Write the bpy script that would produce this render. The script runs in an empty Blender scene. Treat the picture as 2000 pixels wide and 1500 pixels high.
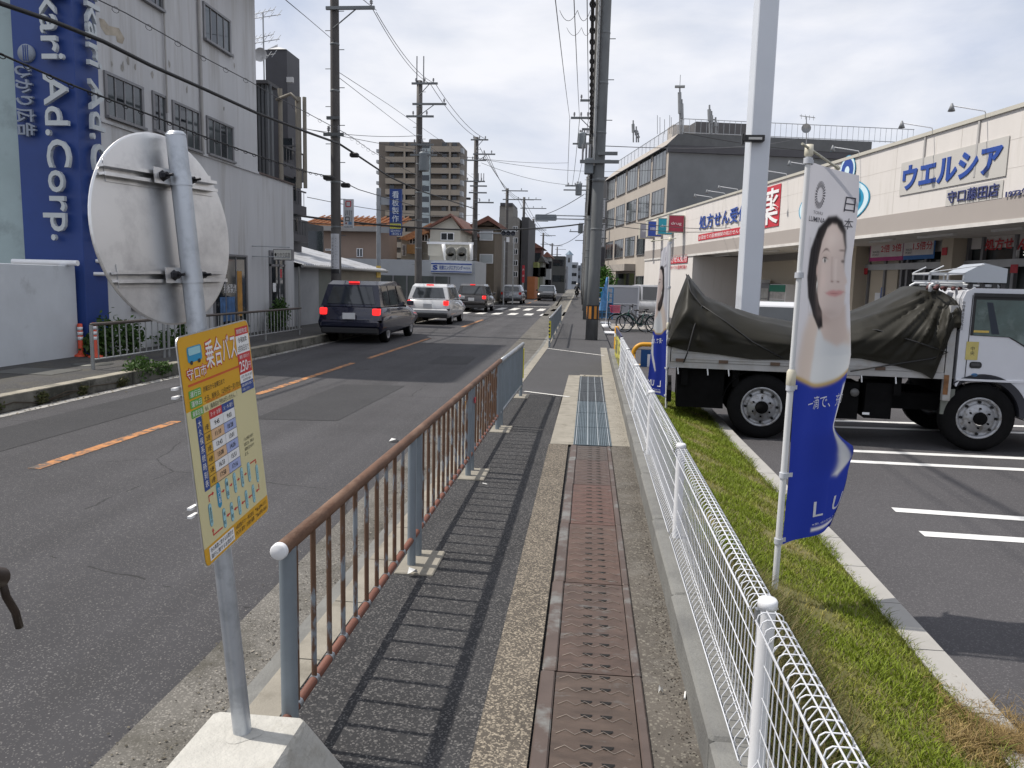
import bpy, math, random
import numpy as np
from mathutils import Vector, Matrix
random.seed(7)
rng = np.random.RandomState(5)
sc = bpy.context.scene
col = sc.collection
R_ = math.radians

# ------------------------------------------------------------------ camera
H = 1.62                       # eye height above the pavement
F = 1500.0                     # focal length in pixels of the 2000 px wide photograph
def _cam():
    S, r, vx = 198.0, 0.0236, 1150.0
    D = F * F / S
    n = np.array([-r * D, D, F]); n /= np.linalg.norm(n)
    vy = 750 - (F * F + (vx - 1000) * (-r * D)) / D
    y = np.array([vx - 1000, vy - 750, F]); y /= np.linalg.norm(y)
    x = np.cross(n, y)
    if x[0] < 0: x = -x
    return np.array([x, y, -n])
RC = _cam()
CP = np.array([0, 0, H])
cd = bpy.data.cameras.new('camera')
cam = bpy.data.objects.new('camera', cd); col.objects.link(cam)
cd.sensor_width = 36; cd.lens = 27.0; cd.clip_start = 0.05; cd.clip_end = 3000
m = Matrix.Identity(4)
for i in range(3):
    m[i][0] = RC[i, 0]; m[i][1] = -RC[i, 1]; m[i][2] = -RC[i, 2]; m[i][3] = CP[i]
cam.matrix_world = m
sc.camera = cam

# ------------------------------------------------------------------ sky, sun, exposure
SUN = Vector((-0.50, 0.045, 0.79)).normalized()      # towards the sun
w = bpy.data.worlds.new('World'); sc.world = w; w.use_nodes = True
nt = w.node_tree; nt.nodes.clear()
def N(nt, t, **kw):
    n = nt.nodes.new(t)
    for k, v in kw.items():
        if k in n.inputs: n.inputs[k].default_value = v
        else: setattr(n, k, v)
    return n
out = N(nt, 'ShaderNodeOutputWorld'); bg = N(nt, 'ShaderNodeBackground')
sky = N(nt, 'ShaderNodeTexSky'); sky.sky_type = 'NISHITA'; sky.sun_disc = False
sky.sun_elevation = math.asin(SUN.z); sky.sun_rotation = math.atan2(SUN.x, SUN.y)
tc = N(nt, 'ShaderNodeTexCoord')
mp = N(nt, 'ShaderNodeMapping'); mp.inputs['Scale'].default_value = (1.0, 1.0, 2.6)
n1 = N(nt, 'ShaderNodeTexNoise', Scale=2.1, Detail=9.0, Roughness=0.55, Distortion=0.25)
n2 = N(nt, 'ShaderNodeTexNoise', Scale=6.5, Detail=6.0, Roughness=0.5)
nt.links.new(tc.outputs['Generated'], mp.inputs[0]); nt.links.new(mp.outputs[0], n1.inputs['Vector']); nt.links.new(mp.outputs[0], n2.inputs['Vector'])
cr = N(nt, 'ShaderNodeValToRGB')
cr.color_ramp.elements[0].position = 0.36; cr.color_ramp.elements[0].color = (5.9, 6.5, 7.9, 1)
cr.color_ramp.elements[1].position = 0.60; cr.color_ramp.elements[1].color = (9.0, 9.1, 9.6, 1)
nt.links.new(n1.outputs['Fac'], cr.inputs['Fac'])
cov = N(nt, 'ShaderNodeMapRange'); cov.inputs[1].default_value = 0.3; cov.inputs[2].default_value = 0.62; cov.inputs[3].default_value = 0.80; cov.inputs[4].default_value = 1.0
nt.links.new(n2.outputs['Fac'], cov.inputs[0])
mx = N(nt, 'ShaderNodeMix'); mx.data_type = 'RGBA'
nt.links.new(cov.outputs[0], mx.inputs['Factor']); nt.links.new(sky.outputs[0], mx.inputs['A']); nt.links.new(cr.outputs[0], mx.inputs['B'])
nt.links.new(mx.outputs['Result'], bg.inputs['Color']); bg.inputs['Strength'].default_value = 0.105
nt.links.new(bg.outputs[0], out.inputs[0])
ld = bpy.data.lights.new('sun', 'SUN'); ld.energy = 4.5; ld.angle = R_(0.9); ld.color = (1, 0.94, 0.86)
lo = bpy.data.objects.new('sun', ld); col.objects.link(lo); lo.rotation_euler = SUN.to_track_quat('Z', 'Y').to_euler()
sc.view_settings.view_transform = 'Standard'; sc.view_settings.look = 'None'; sc.view_settings.exposure = 0.0; sc.view_settings.gamma = 1.0
sc.view_settings.use_curve_mapping = False
sc.cycles.max_bounces = 6; sc.cycles.diffuse_bounces = 3; sc.cycles.glossy_bounces = 3; sc.cycles.transmission_bounces = 6; sc.cycles.transparent_max_bounces = 8
sc.cycles.caustics_reflective = False; sc.cycles.caustics_refractive = False

# ------------------------------------------------------------------ measuring: a pixel of the photograph onto a real plane
def ray(px, py): return RC @ np.array([px - 1000, py - 750, F])
def G(px, py, z=0.0):
    d = ray(px, py); return Vector(CP + d * ((z - H) / d[2]))
def AY(px, py, Y):
    d = ray(px, py); return Vector(CP + d * (Y / d[1]))
def AX(px, py, X):
    d = ray(px, py); return Vector(CP + d * (X / d[0]))
class Pl:                                            # vertical plane through P0, u along it, v outward, w up
    def __init__(s, P0, az, side=1):
        s.o = Vector(P0); s.u = Vector((math.sin(az), math.cos(az), 0)); s.n = Vector((-s.u.y, s.u.x, 0)) * side
    def hit(s, px, py):
        d = ray(px, py); n = np.array(s.n); t = float((np.array(s.o) - CP) @ n / (d @ n)); p = Vector(CP + d * t)
        return (p - s.o).dot(s.u), p.z
    def mat(s):                                      # local x = u, y = n (outward), z = up
        M = Matrix.Identity(4)
        for i in range(3):
            M[i][0] = s.u[i]; M[i][1] = s.n[i]; M[i][2] = (0, 0, 1)[i]; M[i][3] = (s.o.x, s.o.y, 0)[i]
        return M

# ------------------------------------------------------------------ materials
MT = {}
def mat(name, rgb, rough=0.7, metal=0.0, var=0.12, vs=2.0, bump=0.0, bs=60.0, rgb2=None, r2lo=0.5, r2hi=0.62, s2=4.0, spec=0.5, stretch=None, emit=None, coat=0.0, trans=0.0, alpha=None):
    if name in MT: return MT[name]
    M = bpy.data.materials.new(name); M.use_nodes = True; MT[name] = M
    nt = M.node_tree; b = nt.nodes['Principled BSDF']; L = nt.links.new
    b.inputs['Roughness'].default_value = rough; b.inputs['Metallic'].default_value = metal
    b.inputs['Specular IOR Level'].default_value = spec
    if coat: b.inputs['Coat Weight'].default_value = coat
    if trans: b.inputs['Transmission Weight'].default_value = trans
    if alpha is not None: b.inputs['Alpha'].default_value = alpha
    if emit: b.inputs['Emission Color'].default_value = (*emit[:3], 1); b.inputs['Emission Strength'].default_value = emit[3]
    c = (*rgb, 1)
    b.inputs['Base Color'].default_value = c
    tcn = N(nt, 'ShaderNodeNewGeometry'); mpn = N(nt, 'ShaderNodeMapping'); L(tcn.outputs['Position'], mpn.inputs[0])
    if stretch: mpn.inputs['Scale'].default_value = stretch
    last = None
    if var:
        n = N(nt, 'ShaderNodeTexNoise', Scale=vs, Detail=6.0, Roughness=0.62); L(mpn.outputs[0], n.inputs['Vector'])
        mr = N(nt, 'ShaderNodeMapRange'); mr.inputs[1].default_value = 0.3; mr.inputs[2].default_value = 0.7; mr.inputs[3].default_value = 1 - var; mr.inputs[4].default_value = 1 + var
        L(n.outputs['Fac'], mr.inputs[0])
        sc_ = N(nt, 'ShaderNodeVectorMath', operation='SCALE'); sc_.inputs[0].default_value = rgb; L(mr.outputs[0], sc_.inputs['Scale'])
        last = sc_.outputs[0]
    if rgb2:
        n = N(nt, 'ShaderNodeTexNoise', Scale=s2, Detail=8.0, Roughness=0.65); L(mpn.outputs[0], n.inputs['Vector'])
        mr = N(nt, 'ShaderNodeMapRange'); mr.inputs[1].default_value = r2lo; mr.inputs[2].default_value = r2hi; L(n.outputs['Fac'], mr.inputs[0])
        mxn = N(nt, 'ShaderNodeMix'); mxn.data_type = 'RGBA'; L(mr.outputs[0], mxn.inputs['Factor'])
        if last: L(last, mxn.inputs['A'])
        else: mxn.inputs['A'].default_value = c
        mxn.inputs['B'].default_value = (*rgb2, 1); last = mxn.outputs['Result']
    if last: L(last, b.inputs['Base Color'])
    if bump:
        n = N(nt, 'ShaderNodeTexNoise', Scale=bs, Detail=3.0); L(mpn.outputs[0], n.inputs['Vector'])
        bn = N(nt, 'ShaderNodeBump', Strength=bump, Distance=0.01); L(n.outputs['Fac'], bn.inputs['Height']); L(bn.outputs[0], b.inputs['Normal'])
    return M
def aggregate(name, base, stone, cell=120.0, amount=0.25, rough=0.9, big=0.18, bump=0.5, stain=None, bigs=0.8, crack=0.0, streak=0.0, sheen=0.35):
    """asphalt or exposed-gravel surface: small stones of their own colour in a binder"""
    if name in MT: return MT[name]
    M = bpy.data.materials.new(name); M.use_nodes = True; MT[name] = M
    nt = M.node_tree; b = nt.nodes['Principled BSDF']; L = nt.links.new
    b.inputs['Roughness'].default_value = rough; b.inputs['Specular IOR Level'].default_value = sheen
    tcn = N(nt, 'ShaderNodeNewGeometry')
    v = N(nt, 'ShaderNodeTexVoronoi', Scale=cell); L(tcn.outputs['Position'], v.inputs['Vector'])
    sep = N(nt, 'ShaderNodeSeparateColor'); L(v.outputs['Color'], sep.inputs[0])
    mr = N(nt, 'ShaderNodeMapRange'); mr.inputs[1].default_value = 1 - amount; mr.inputs[2].default_value = 1.0; L(sep.outputs[0], mr.inputs[0])
    v2 = N(nt, 'ShaderNodeTexVoronoi', Scale=cell * 0.33); L(tcn.outputs['Position'], v2.inputs['Vector'])
    sep2 = N(nt, 'ShaderNodeSeparateColor'); L(v2.outputs['Color'], sep2.inputs[0])
    mr2 = N(nt, 'ShaderNodeMapRange'); mr2.inputs[1].default_value = 0.965; mr2.inputs[2].default_value = 1.0; L(sep2.outputs[1], mr2.inputs[0])
    d2 = N(nt, 'ShaderNodeMath', operation='LESS_THAN'); d2.inputs[1].default_value = 0.32; L(v2.outputs['Distance'], d2.inputs[0])
    mm = N(nt, 'ShaderNodeMath', operation='MULTIPLY'); L(mr2.outputs[0], mm.inputs[0]); L(d2.outputs[0], mm.inputs[1])
    add = N(nt, 'ShaderNodeMath', operation='MAXIMUM'); L(mr.outputs[0], add.inputs[0]); L(mm.outputs[0], add.inputs[1])
    g = N(nt, 'ShaderNodeTexNoise', Scale=bigs, Detail=7.0, Roughness=0.6); L(tcn.outputs['Position'], g.inputs['Vector'])
    gr = N(nt, 'ShaderNodeMapRange'); gr.inputs[1].default_value = 0.3; gr.inputs[2].default_value = 0.7; gr.inputs[3].default_value = 1 - big; gr.inputs[4].default_value = 1 + big; L(g.outputs['Fac'], gr.inputs[0])
    s = N(nt, 'ShaderNodeVectorMath', operation='SCALE'); s.inputs[0].default_value = base; L(gr.outputs[0], s.inputs['Scale'])
    mx = N(nt, 'ShaderNodeMix'); mx.data_type = 'RGBA'; L(add.outputs[0], mx.inputs['Factor']); L(s.outputs[0], mx.inputs['A']); mx.inputs['B'].default_value = (*stone, 1)
    last = mx.outputs['Result']
    if stain:
        g2 = N(nt, 'ShaderNodeTexNoise', Scale=2.7, Detail=9.0, Roughness=0.7); L(tcn.outputs['Position'], g2.inputs['Vector'])
        r2 = N(nt, 'ShaderNodeMapRange'); r2.inputs[1].default_value = 0.5; r2.inputs[2].default_value = 0.68; L(g2.outputs['Fac'], r2.inputs[0])
        m2 = N(nt, 'ShaderNodeMix'); m2.data_type = 'RGBA'; L(r2.outputs[0], m2.inputs['Factor']); L(last, m2.inputs['A']); m2.inputs['B'].default_value = (*stain, 1); last = m2.outputs['Result']
    if streak:      # tyre-polished lanes along Y
        mp_ = N(nt, 'ShaderNodeMapping'); mp_.inputs['Scale'].default_value = (1.5, 0.035, 1); L(tcn.outputs['Position'], mp_.inputs[0])
        g3 = N(nt, 'ShaderNodeTexNoise', Scale=1.4, Detail=3.0); L(mp_.outputs[0], g3.inputs['Vector'])
        r3 = N(nt, 'ShaderNodeMapRange'); r3.inputs[1].default_value = 0.3; r3.inputs[2].default_value = 0.7; r3.inputs[3].default_value = 1 - streak; r3.inputs[4].default_value = 1 + streak; L(g3.outputs['Fac'], r3.inputs[0])
        s3 = N(nt, 'ShaderNodeVectorMath', operation='SCALE'); L(last, s3.inputs[0]); L(r3.outputs[0], s3.inputs['Scale']); last = s3.outputs[0]
    if crack:
        wp = N(nt, 'ShaderNodeTexNoise', Scale=3.0, Detail=6.0); L(tcn.outputs['Position'], wp.inputs['Vector'])
        ad = N(nt, 'ShaderNodeVectorMath', operation='MULTIPLY_ADD'); L(wp.outputs['Color'], ad.inputs[0]); ad.inputs[1].default_value = (0.16, 0.16, 0.16); L(tcn.outputs['Position'], ad.inputs[2])
        vc = N(nt, 'ShaderNodeTexVoronoi', Scale=0.42); vc.feature = 'DISTANCE_TO_EDGE'; L(ad.outputs[0], vc.inputs['Vector'])
        lt = N(nt, 'ShaderNodeMapRange'); lt.inputs[1].default_value = 0.0; lt.inputs[2].default_value = 0.0045; lt.inputs[3].default_value = crack; lt.inputs[4].default_value = 0.0; L(vc.outputs['Distance'], lt.inputs[0])
        gm = N(nt, 'ShaderNodeMath', operation='GREATER_THAN'); gm.inputs[1].default_value = 0.5; L(g.outputs['Fac'], gm.inputs[0])
        mu = N(nt, 'ShaderNodeMath', operation='MULTIPLY'); L(lt.outputs[0], mu.inputs[0]); L(gm.outputs[0], mu.inputs[1])
        m4 = N(nt, 'ShaderNodeMix'); m4.data_type = 'RGBA'; L(mu.outputs[0], m4.inputs['Factor']); L(last, m4.inputs['A']); m4.inputs['B'].default_value = (0.012, 0.012, 0.012, 1); last = m4.outputs['Result']
    L(last, b.inputs['Base Color'])
    bn = N(nt, 'ShaderNodeBump', Strength=bump, Distance=0.006); L(sep.outputs[2], bn.inputs['Height']); L(bn.outputs[0], b.inputs['Normal'])
    return M
def glass(name, rgb=(0.03, 0.035, 0.04), rough=0.04):
    return mat(name, rgb, rough, 0.0, 0.25, 1.3, spec=0.9)

# ------------------------------------------------------------------ mesh builder
class MB:
    def __init__(s, M=None): s.v = []; s.f = []; s.mi = []; s.mats = []; s.M = M or Matrix.Identity(4); s.cur = 0; s.smooth = set(); s.sm = False
    def m(s, mt):
        if mt not in s.mats: s.mats.append(mt)
        s.cur = s.mats.index(mt); return s
    def add(s, vs, fs, sm=False):
        o = len(s.v)
        for p in vs: s.v.append(s.M @ Vector(p))
        for f in fs:
            if sm or s.sm: s.smooth.add(len(s.f))
            s.f.append([o + i for i in f]); s.mi.append(s.cur)
        return s
    def box(s, x0, x1, y0, y1, z0, z1):
        s.add([(x0, y0, z0), (x1, y0, z0), (x1, y1, z0), (x0, y1, z0), (x0, y0, z1), (x1, y0, z1), (x1, y1, z1), (x0, y1, z1)],
              [(0, 3, 2, 1), (4, 5, 6, 7), (0, 1, 5, 4), (1, 2, 6, 5), (2, 3, 7, 6), (3, 0, 4, 7)]); return s
    def bbox(s, x0, x1, y0, y1, z0, z1, b=0.01):   # box with chamfered vertical and top edges
        b = min(b, abs(x1 - x0) / 2.01, abs(y1 - y0) / 2.01, abs(z1 - z0) / 2.01)
        def ring(x0, x1, y0, y1, z, c): return [(x0 + c, y0, z), (x1 - c, y0, z), (x1, y0 + c, z), (x1, y1 - c, z), (x1 - c, y1, z), (x0 + c, y1, z), (x0, y1 - c, z), (x0, y0 + c, z)]
        rs = [ring(x0 + b, x1 - b, y0 + b, y1 - b, z0, b * .5), ring(x0, x1, y0, y1, z0 + b, b), ring(x0, x1, y0, y1, z1 - b, b), ring(x0 + b, x1 - b, y0 + b, y1 - b, z1, b * .5)]
        vs = [p for r in rs for p in r]; fs = [tuple(range(7, -1, -1)), tuple(range(24, 32))]
        for k in range(3):
            for i in range(8): fs.append((k * 8 + i, k * 8 + (i + 1) % 8, (k + 1) * 8 + (i + 1) % 8, (k + 1) * 8 + i))
        return s.add(vs, fs)
    def cyl(s, p0, p1, r0, r1=None, n=12, cap=True, sm=True):
        p0 = Vector(p0); p1 = Vector(p1); r1 = r0 if r1 is None else r1
        d = (p1 - p0)
        if d.length < 1e-9: return s
        d.normalize(); a = d.orthogonal().normalized(); b = d.cross(a)
        vs = []
        for p, r in ((p0, r0), (p1, r1)):
            for i in range(n):
                t = 2 * math.pi * i / n; vs.append(p + a * (r * math.cos(t)) + b * (r * math.sin(t)))
        s.add(vs, [(i, (i + 1) % n, n + (i + 1) % n, n + i) for i in range(n)], sm=sm)
        if cap: s.add(vs, [tuple(range(n - 1, -1, -1)), tuple(range(n, 2 * n))])
        return s
    def tube(s, pts, r, n=6, closed=False, cap=True):
        pts = [Vector(p) for p in pts]; k = len(pts); rings = []; prev = None
        rr = r if isinstance(r, (list, tuple)) else [r] * k
        for i, p in enumerate(pts):
            if closed: d = pts[(i + 1) % k] - pts[i - 1]
            else: d = pts[min(i + 1, k - 1)] - pts[max(i - 1, 0)]
            if d.length < 1e-9: d = Vector((0, 0, 1))
            d.normalize()
            if prev is None: a = d.orthogonal().normalized()
            else:
                a = prev - d * prev.dot(d)
                a = a.normalized() if a.length > 1e-6 else d.orthogonal().normalized()
            prev = a; b = d.cross(a)
            rings.append([p + a * (rr[i] * math.cos(2 * math.pi * j / n)) + b * (rr[i] * math.sin(2 * math.pi * j / n)) for j in range(n)])
        vs = [q for r_ in rings for q in r_]; fs = []
        for i in range(k if closed else k - 1):
            o = i * n; o2 = ((i + 1) % k) * n
            for j in range(n): fs.append((o + j, o + (j + 1) % n, o2 + (j + 1) % n, o2 + j))
        if cap and not closed: fs += [tuple(range(n - 1, -1, -1)), tuple(range((k - 1) * n, k * n))]
        return s.add(vs, fs, sm=n > 4)
    def lathe(s, prof, o=(0, 0, 0), ax='z', n=24, sm=True):
        o = Vector(o); vs = []
        for r, h in prof:
            for i in range(n):
                t = 2 * math.pi * i / n; c, d = r * math.cos(t), r * math.sin(t)
                vs.append(o + Vector({'z': (c, d, h), 'x': (h, c, d), 'y': (d, h, c)}[ax]))
        fs = []
        for k in range(len(prof) - 1):
            for i in range(n): fs.append((k * n + i, k * n + (i + 1) % n, (k + 1) * n + (i + 1) % n, (k + 1) * n + i))
        return s.add(vs, fs, sm=sm)
    def prism(s, poly, d0, d1, ax='y'):   # polygon in the two other axes, extruded along ax
        def P(a, b, d): return {'y': (a, d, b), 'x': (d, a, b), 'z': (a, b, d)}[ax]
        n = len(poly); vs = [P(a, b, d0) for a, b in poly] + [P(a, b, d1) for a, b in poly]
        s.add(vs, [tuple(range(n)), tuple(range(2 * n - 1, n - 1, -1))] + [(i, (i + 1) % n, n + (i + 1) % n, n + i) for i in range(n)]); return s
    def quad(s, *p): return s.add(p, [tuple(range(len(p)))])
    def text(s, st, x0, x1, z0, z1, y=0.0, depth=0.0, bold=0.0, rot=0, mirror=False, keep=False, f=None, vert=False):
        """lettering in the local xz plane, filling x0..x1, z0..z1, facing -y (f maps (a,b)->point)"""
        if vert:
            k = len(st)
            for i, ch in enumerate(st):
                zt = z1 - (z1 - z0) * i / k; zb = z1 - (z1 - z0) * (i + 1) / k; g = (zt - zb) * .06
                if ch != ' ': s.text(ch, x0, x1, zb + g, zt - g, y, depth, bold, rot, mirror, True, f)
            return s
        vs, fs = glyphs(st, depth, bold)
        if not vs: return s
        a = np.array(vs); lo_, hi = a.min(0), a.max(0); wd = max(hi[0] - lo_[0], 1e-6); ht = max(hi[1] - lo_[1], 1e-6)
        if rot == -90: tw, th = (z1 - z0), (x1 - x0)
        else: tw, th = (x1 - x0), (z1 - z0)
        sx, sz = tw / wd, th / ht
        if keep: k = min(sx, sz); ox = (tw - wd * k) / 2; oz = (th - ht * k) / 2; sx = sz = k
        else: ox = oz = 0
        out = []
        for p in vs:
            u = (p[0] - lo_[0]) * sx + ox; v = (p[1] - lo_[1]) * sz + oz; dd = y - (p[2] - lo_[2])
            if mirror: u = tw - u
            if rot == -90: X, Z = x0 + v, z1 - u           # reads downwards, tops of letters to +x
            else: X, Z = x0 + u, z0 + v
            out.append(f(X, Z, dd) if f else (X, dd, Z))
        return s.add(out, fs)
    def build(s, name, parent=None, origin=None):
        if origin is None and parent is None:
            a = np.array([tuple(p) for p in s.v]); origin = Vector(((a[:, 0].min() + a[:, 0].max()) / 2, (a[:, 1].min() + a[:, 1].max()) / 2, a[:, 2].min()))
        if parent is not None: origin = ORI[parent.name]
        me = bpy.data.meshes.new(name); me.from_pydata([tuple(p - origin) for p in s.v], [], s.f)
        for mt in s.mats: me.materials.append(mt)
        me.polygons.foreach_set('material_index', s.mi)
        if s.smooth: me.polygons.foreach_set('use_smooth', [i in s.smooth for i in range(len(s.f))])
        me.update()
        o = bpy.data.objects.new(name, me); col.objects.link(o)
        if parent is not None: o.parent = parent
        else: o.location = origin
        ORI[o.name] = Vector(origin); return o
ORI = {}
_G = {}
def glyphs(st, depth=0.0, bold=0.0):
    k = (st, round(depth, 4), bold)
    if k in _G: return _G[k]
    cu = bpy.data.curves.new('t', 'FONT'); cu.body = st; cu.size = 1.0; cu.offset = bold; cu.resolution_u = 3
    if depth: cu.extrude = depth / 2
    else: cu.fill_mode = 'FRONT'
    o = bpy.data.objects.new('t', cu); col.objects.link(o)
    dg = bpy.context.evaluated_depsgraph_get(); dg.update()
    me = bpy.data.meshes.new_from_object(o.evaluated_get(dg))
    r = ([tuple(v.co) for v in me.vertices], [tuple(p.vertices) for p in me.polygons])
    bpy.data.objects.remove(o); bpy.data.curves.remove(cu); bpy.data.meshes.remove(me)
    _G[k] = r; return r
def empty(name, loc=(0, 0, 0)):
    o = bpy.data.objects.new(name, None); col.objects.link(o); o.location = loc; o.empty_display_size = 0.1; ORI[o.name] = Vector(loc); return o
def tag(o, label=None, cat=None, group=None, kind=None):
    if label: o['label'] = label
    if cat: o['category'] = cat
    if group: o['group'] = group
    if kind: o['kind'] = kind
    return o
def struct(o): o['kind'] = 'structure'; return o
def copytree(root, loc, rz=None, label=None, group=None):
    def cp(o, par):
        c = o.copy(); col.objects.link(c)
        if par is not None: c.parent = par
        for k in [x for x in bpy.data.objects if x.parent == o and x.name != c.name]: cp(k, c)
        return c
    r = cp(root, None); r.location = loc
    if rz is not None: r.rotation_euler = (0, 0, rz)
    if label: r['label'] = label
    if group: r['group'] = group
    return r
def sag(a, b, s, n=14):
    a = Vector(a); b = Vector(b); return [a.lerp(b, i / n) - Vector((0, 0, s * 4 * (i / n) * (1 - i / n))) for i in range(n + 1)]
# ================================================================== common materials
galv = mat('galvanised steel', (0.36, 0.38, 0.40), 0.42, 0.75, 0.18, 9.0, rgb2=(0.26, 0.28, 0.30), s2=30)
galv_paint = mat('blue grey painted steel', (0.20, 0.235, 0.265), 0.5, 0.2, 0.12, 5.0)
rust = mat('rusty painted pipe', (0.115, 0.058, 0.034), 0.75, 0.0, 0.3, 14.0, 0.25, 160, rgb2=(0.17, 0.10, 0.065), s2=9, stretch=(1, .4, 1))
rust_red = mat('red brown painted pipe', (0.16, 0.062, 0.040), 0.7, 0.0, 0.2, 10.0)
rustbar = mat('half rusted baluster', (0.22, 0.25, 0.28), 0.6, 0.1, 0.15, 9.0, rgb2=(0.125, 0.068, 0.04), r2lo=0.40, r2hi=0.47, s2=6, stretch=(3, 3, 1.0))
concrete = mat('pale concrete', (0.40, 0.385, 0.35), 0.9, 0, 0.16, 5.0, 0.3, 90, rgb2=(0.30, 0.285, 0.25), s2=3.0)
conc_new = mat('beige mortar', (0.26, 0.24, 0.20), 0.9, 0, 0.12, 4.0, 0.3, 120, rgb2=(0.17, 0.155, 0.125), s2=6.0, r2lo=.5, r2hi=.7)
conc_grey = mat('weathered grey concrete', (0.17, 0.17, 0.16), 0.9, 0, 0.2, 3.0, 0.4, 70, rgb2=(0.13, 0.13, 0.125), s2=2.2)
pole_conc = mat('grey pole concrete', (0.15, 0.16, 0.165), 0.8, 0, 0.18, 2.0, 0.1, 60, rgb2=(0.11, 0.115, 0.12), s2=1.5, stretch=(1, 1, .3))
pole_dark = mat('dark pole concrete', (0.085, 0.08, 0.078), 0.85, 0, 0.2, 2.0, rgb2=(0.12, 0.115, 0.11), s2=1.5, stretch=(1, 1, .3))
white_p = mat('white paint', (0.74, 0.75, 0.77), 0.45, 0, 0.05, 3.0)
white_wire = mat('white coated wire', (0.66, 0.68, 0.72), 0.4, 0, 0.05, 3.0)
blackm = mat('black plastic', (0.014, 0.014, 0.016), 0.5, 0, 0.1, 3.0)
cablem = mat('black cable sheath', (0.012, 0.012, 0.013), 0.6, 0, 0.1, 3.0)
rubber = mat('tyre rubber', (0.007, 0.007, 0.0075), 0.95, 0, 0.2, 9.0, spec=.15)
glassd = glass('dark window glass')
redp = mat('red paint', (0.50, 0.028, 0.045), 0.5, 0, 0.06)
bluep = mat('deep blue paint', (0.012, 0.045, 0.21), 0.5, 0, 0.10, 1.5)
orangep = mat('orange plastic', (0.62, 0.075, 0.03), 0.55, 0, 0.08)
yellowp = mat('yellow paint', (0.62, 0.40, 0.02), 0.5, 0, 0.08)
inkb = mat('black lettering', (0.02, 0.02, 0.02), 0.6, 0, 0)
inkw = mat('white lettering', (0.80, 0.80, 0.80), 0.55, 0, 0)
inkblue = mat('blue lettering', (0.015, 0.06, 0.30), 0.5, 0, 0)
ZR = -0.05           # road and gutter level
LOT = -0.22          # parking lot level

# ================================================================== the ground
def strip(name, pts, z, mt, seg=1):
    b = MB().m(mt); b.quad(*[(p[0], p[1], z) for p in pts]); return struct(b.build(name, origin=Vector((0, 0, 0))))
asph = aggregate('road asphalt', (0.050, 0.049, 0.053), (0.15, 0.145, 0.14), 190, 0.13, 0.85, 0.22, 0.5, bigs=0.5, crack=0.8, streak=0.16)
asph_walk = aggregate('coarse pavement asphalt', (0.034, 0.034, 0.036), (0.14, 0.135, 0.13), 150, 0.30, 0.92, 0.25, 0.9, bigs=1.7)
asph_smooth = aggregate('fine pavement asphalt', (0.056, 0.055, 0.058), (0.11, 0.11, 0.11), 240, 0.2, 0.9, 0.12, 0.3)
asph_lot = aggregate('parking asphalt', (0.064, 0.062, 0.066), (0.13, 0.125, 0.13), 170, 0.2, 0.9, 0.16, 0.45, bigs=0.5)
gravelc = aggregate('washed gravel concrete', (0.090, 0.078, 0.064), (0.33, 0.285, 0.22), 150, 0.45, 0.9, 0.22, 1.0, bigs=3)
gutterc = aggregate('rough gutter concrete', (0.135, 0.128, 0.115), (0.26, 0.245, 0.22), 150, 0.35, 0.95, 0.2, 1.3, stain=(0.08, 0.075, 0.062), bigs=2)
dirtyc = aggregate('dirty concrete strip', (0.095, 0.085, 0.073), (0.2, 0.185, 0.155), 110, 0.25, 0.95, 0.3, 0.8, stain=(0.155, 0.145, 0.13), bigs=2)
strip('ground', [(-1500, -1500), (1500, -1500), (1500, 1500), (-1500, 1500)], -0.30, mat('bare ground', (0.16, 0.15, 0.14), 0.95, 0, 0.2, 0.02))
# road (slightly bending left far away)
rl = lambda y: -6.85 - 0.004 * max(0, y - 20)
rr = lambda y: -1.62 - 0.020 * max(0, y - 3)
b = MB().m(asph)
ys = [-12, 3, 20, 36, 60, 100, 180, 420]
for a, c in zip(ys[:-1], ys[1:]): b.quad((rl(a), a, ZR), (rr(a), a, ZR), (rr(c), c, ZR), (rl(c), c, ZR))
b.quad((-60, 37, ZR - .004), (rl(37), 37, ZR - .004), (rl(44), 44, ZR - .004), (-60, 44, ZR - .004))
struct(b.build('road', origin=Vector((0, 0, 0))))
# right-hand gutter
kx = lambda y: (-1.085 + .0065 * (y - 2.5)) if y < 20 else (-.971 - .0115 * (y - 20))       # inner edge of the kerb
b = MB().m(gutterc)
for a, c in zip(ys[:-1], ys[1:]): b.quad((rr(a), a, ZR + .004), (kx(a) - .25, a, ZR + .004), (kx(c) - .25, c, ZR + .004), (rr(c), c, ZR + .004))
struct(b.build('gutter', origin=Vector((0, 0, 0))))
b = MB().m(conc_grey)
for a, c in zip(ys[:-1], ys[1:]):
    k0 = kx(a) - .25; k1 = kx(c) - .25
    b.quad((k0, a, ZR + .004), (k0 + .10, a, ZR + .008), (k1 + .10, c, ZR + .008), (k1, c, ZR + .004))
struct(b.build('gutter', origin=Vector((0, 0, 0))))
# kerb between gutter and pavement: separate blocks with joints
b = MB().m(conc_new)
y = -6.0
while y < 150:
    L = 0.6 if y < 30 else 3.0
    k0 = kx(y) - .25 + .10; k1 = kx(y + L) - .25 + .10
    if not (37 < y < 44):
        g = .004
        b.add([(k0, y + g, ZR), (k0 + .15, y + g, ZR), (k1 + .15, y + L - g, ZR), (k1, y + L - g, ZR), (k0 + .01, y + g, .006), (k0 + .15, y + g, .006), (k1 + .15, y + L - g, .006), (k1 + .01, y + L - g, .006)],
              [(4, 5, 6, 7), (0, 1, 5, 4), (1, 2, 6, 5), (2, 3, 7, 6), (3, 0, 4, 7)])
    y += L
struct(b.build('kerb', origin=Vector((0, 0, 0))))
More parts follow.
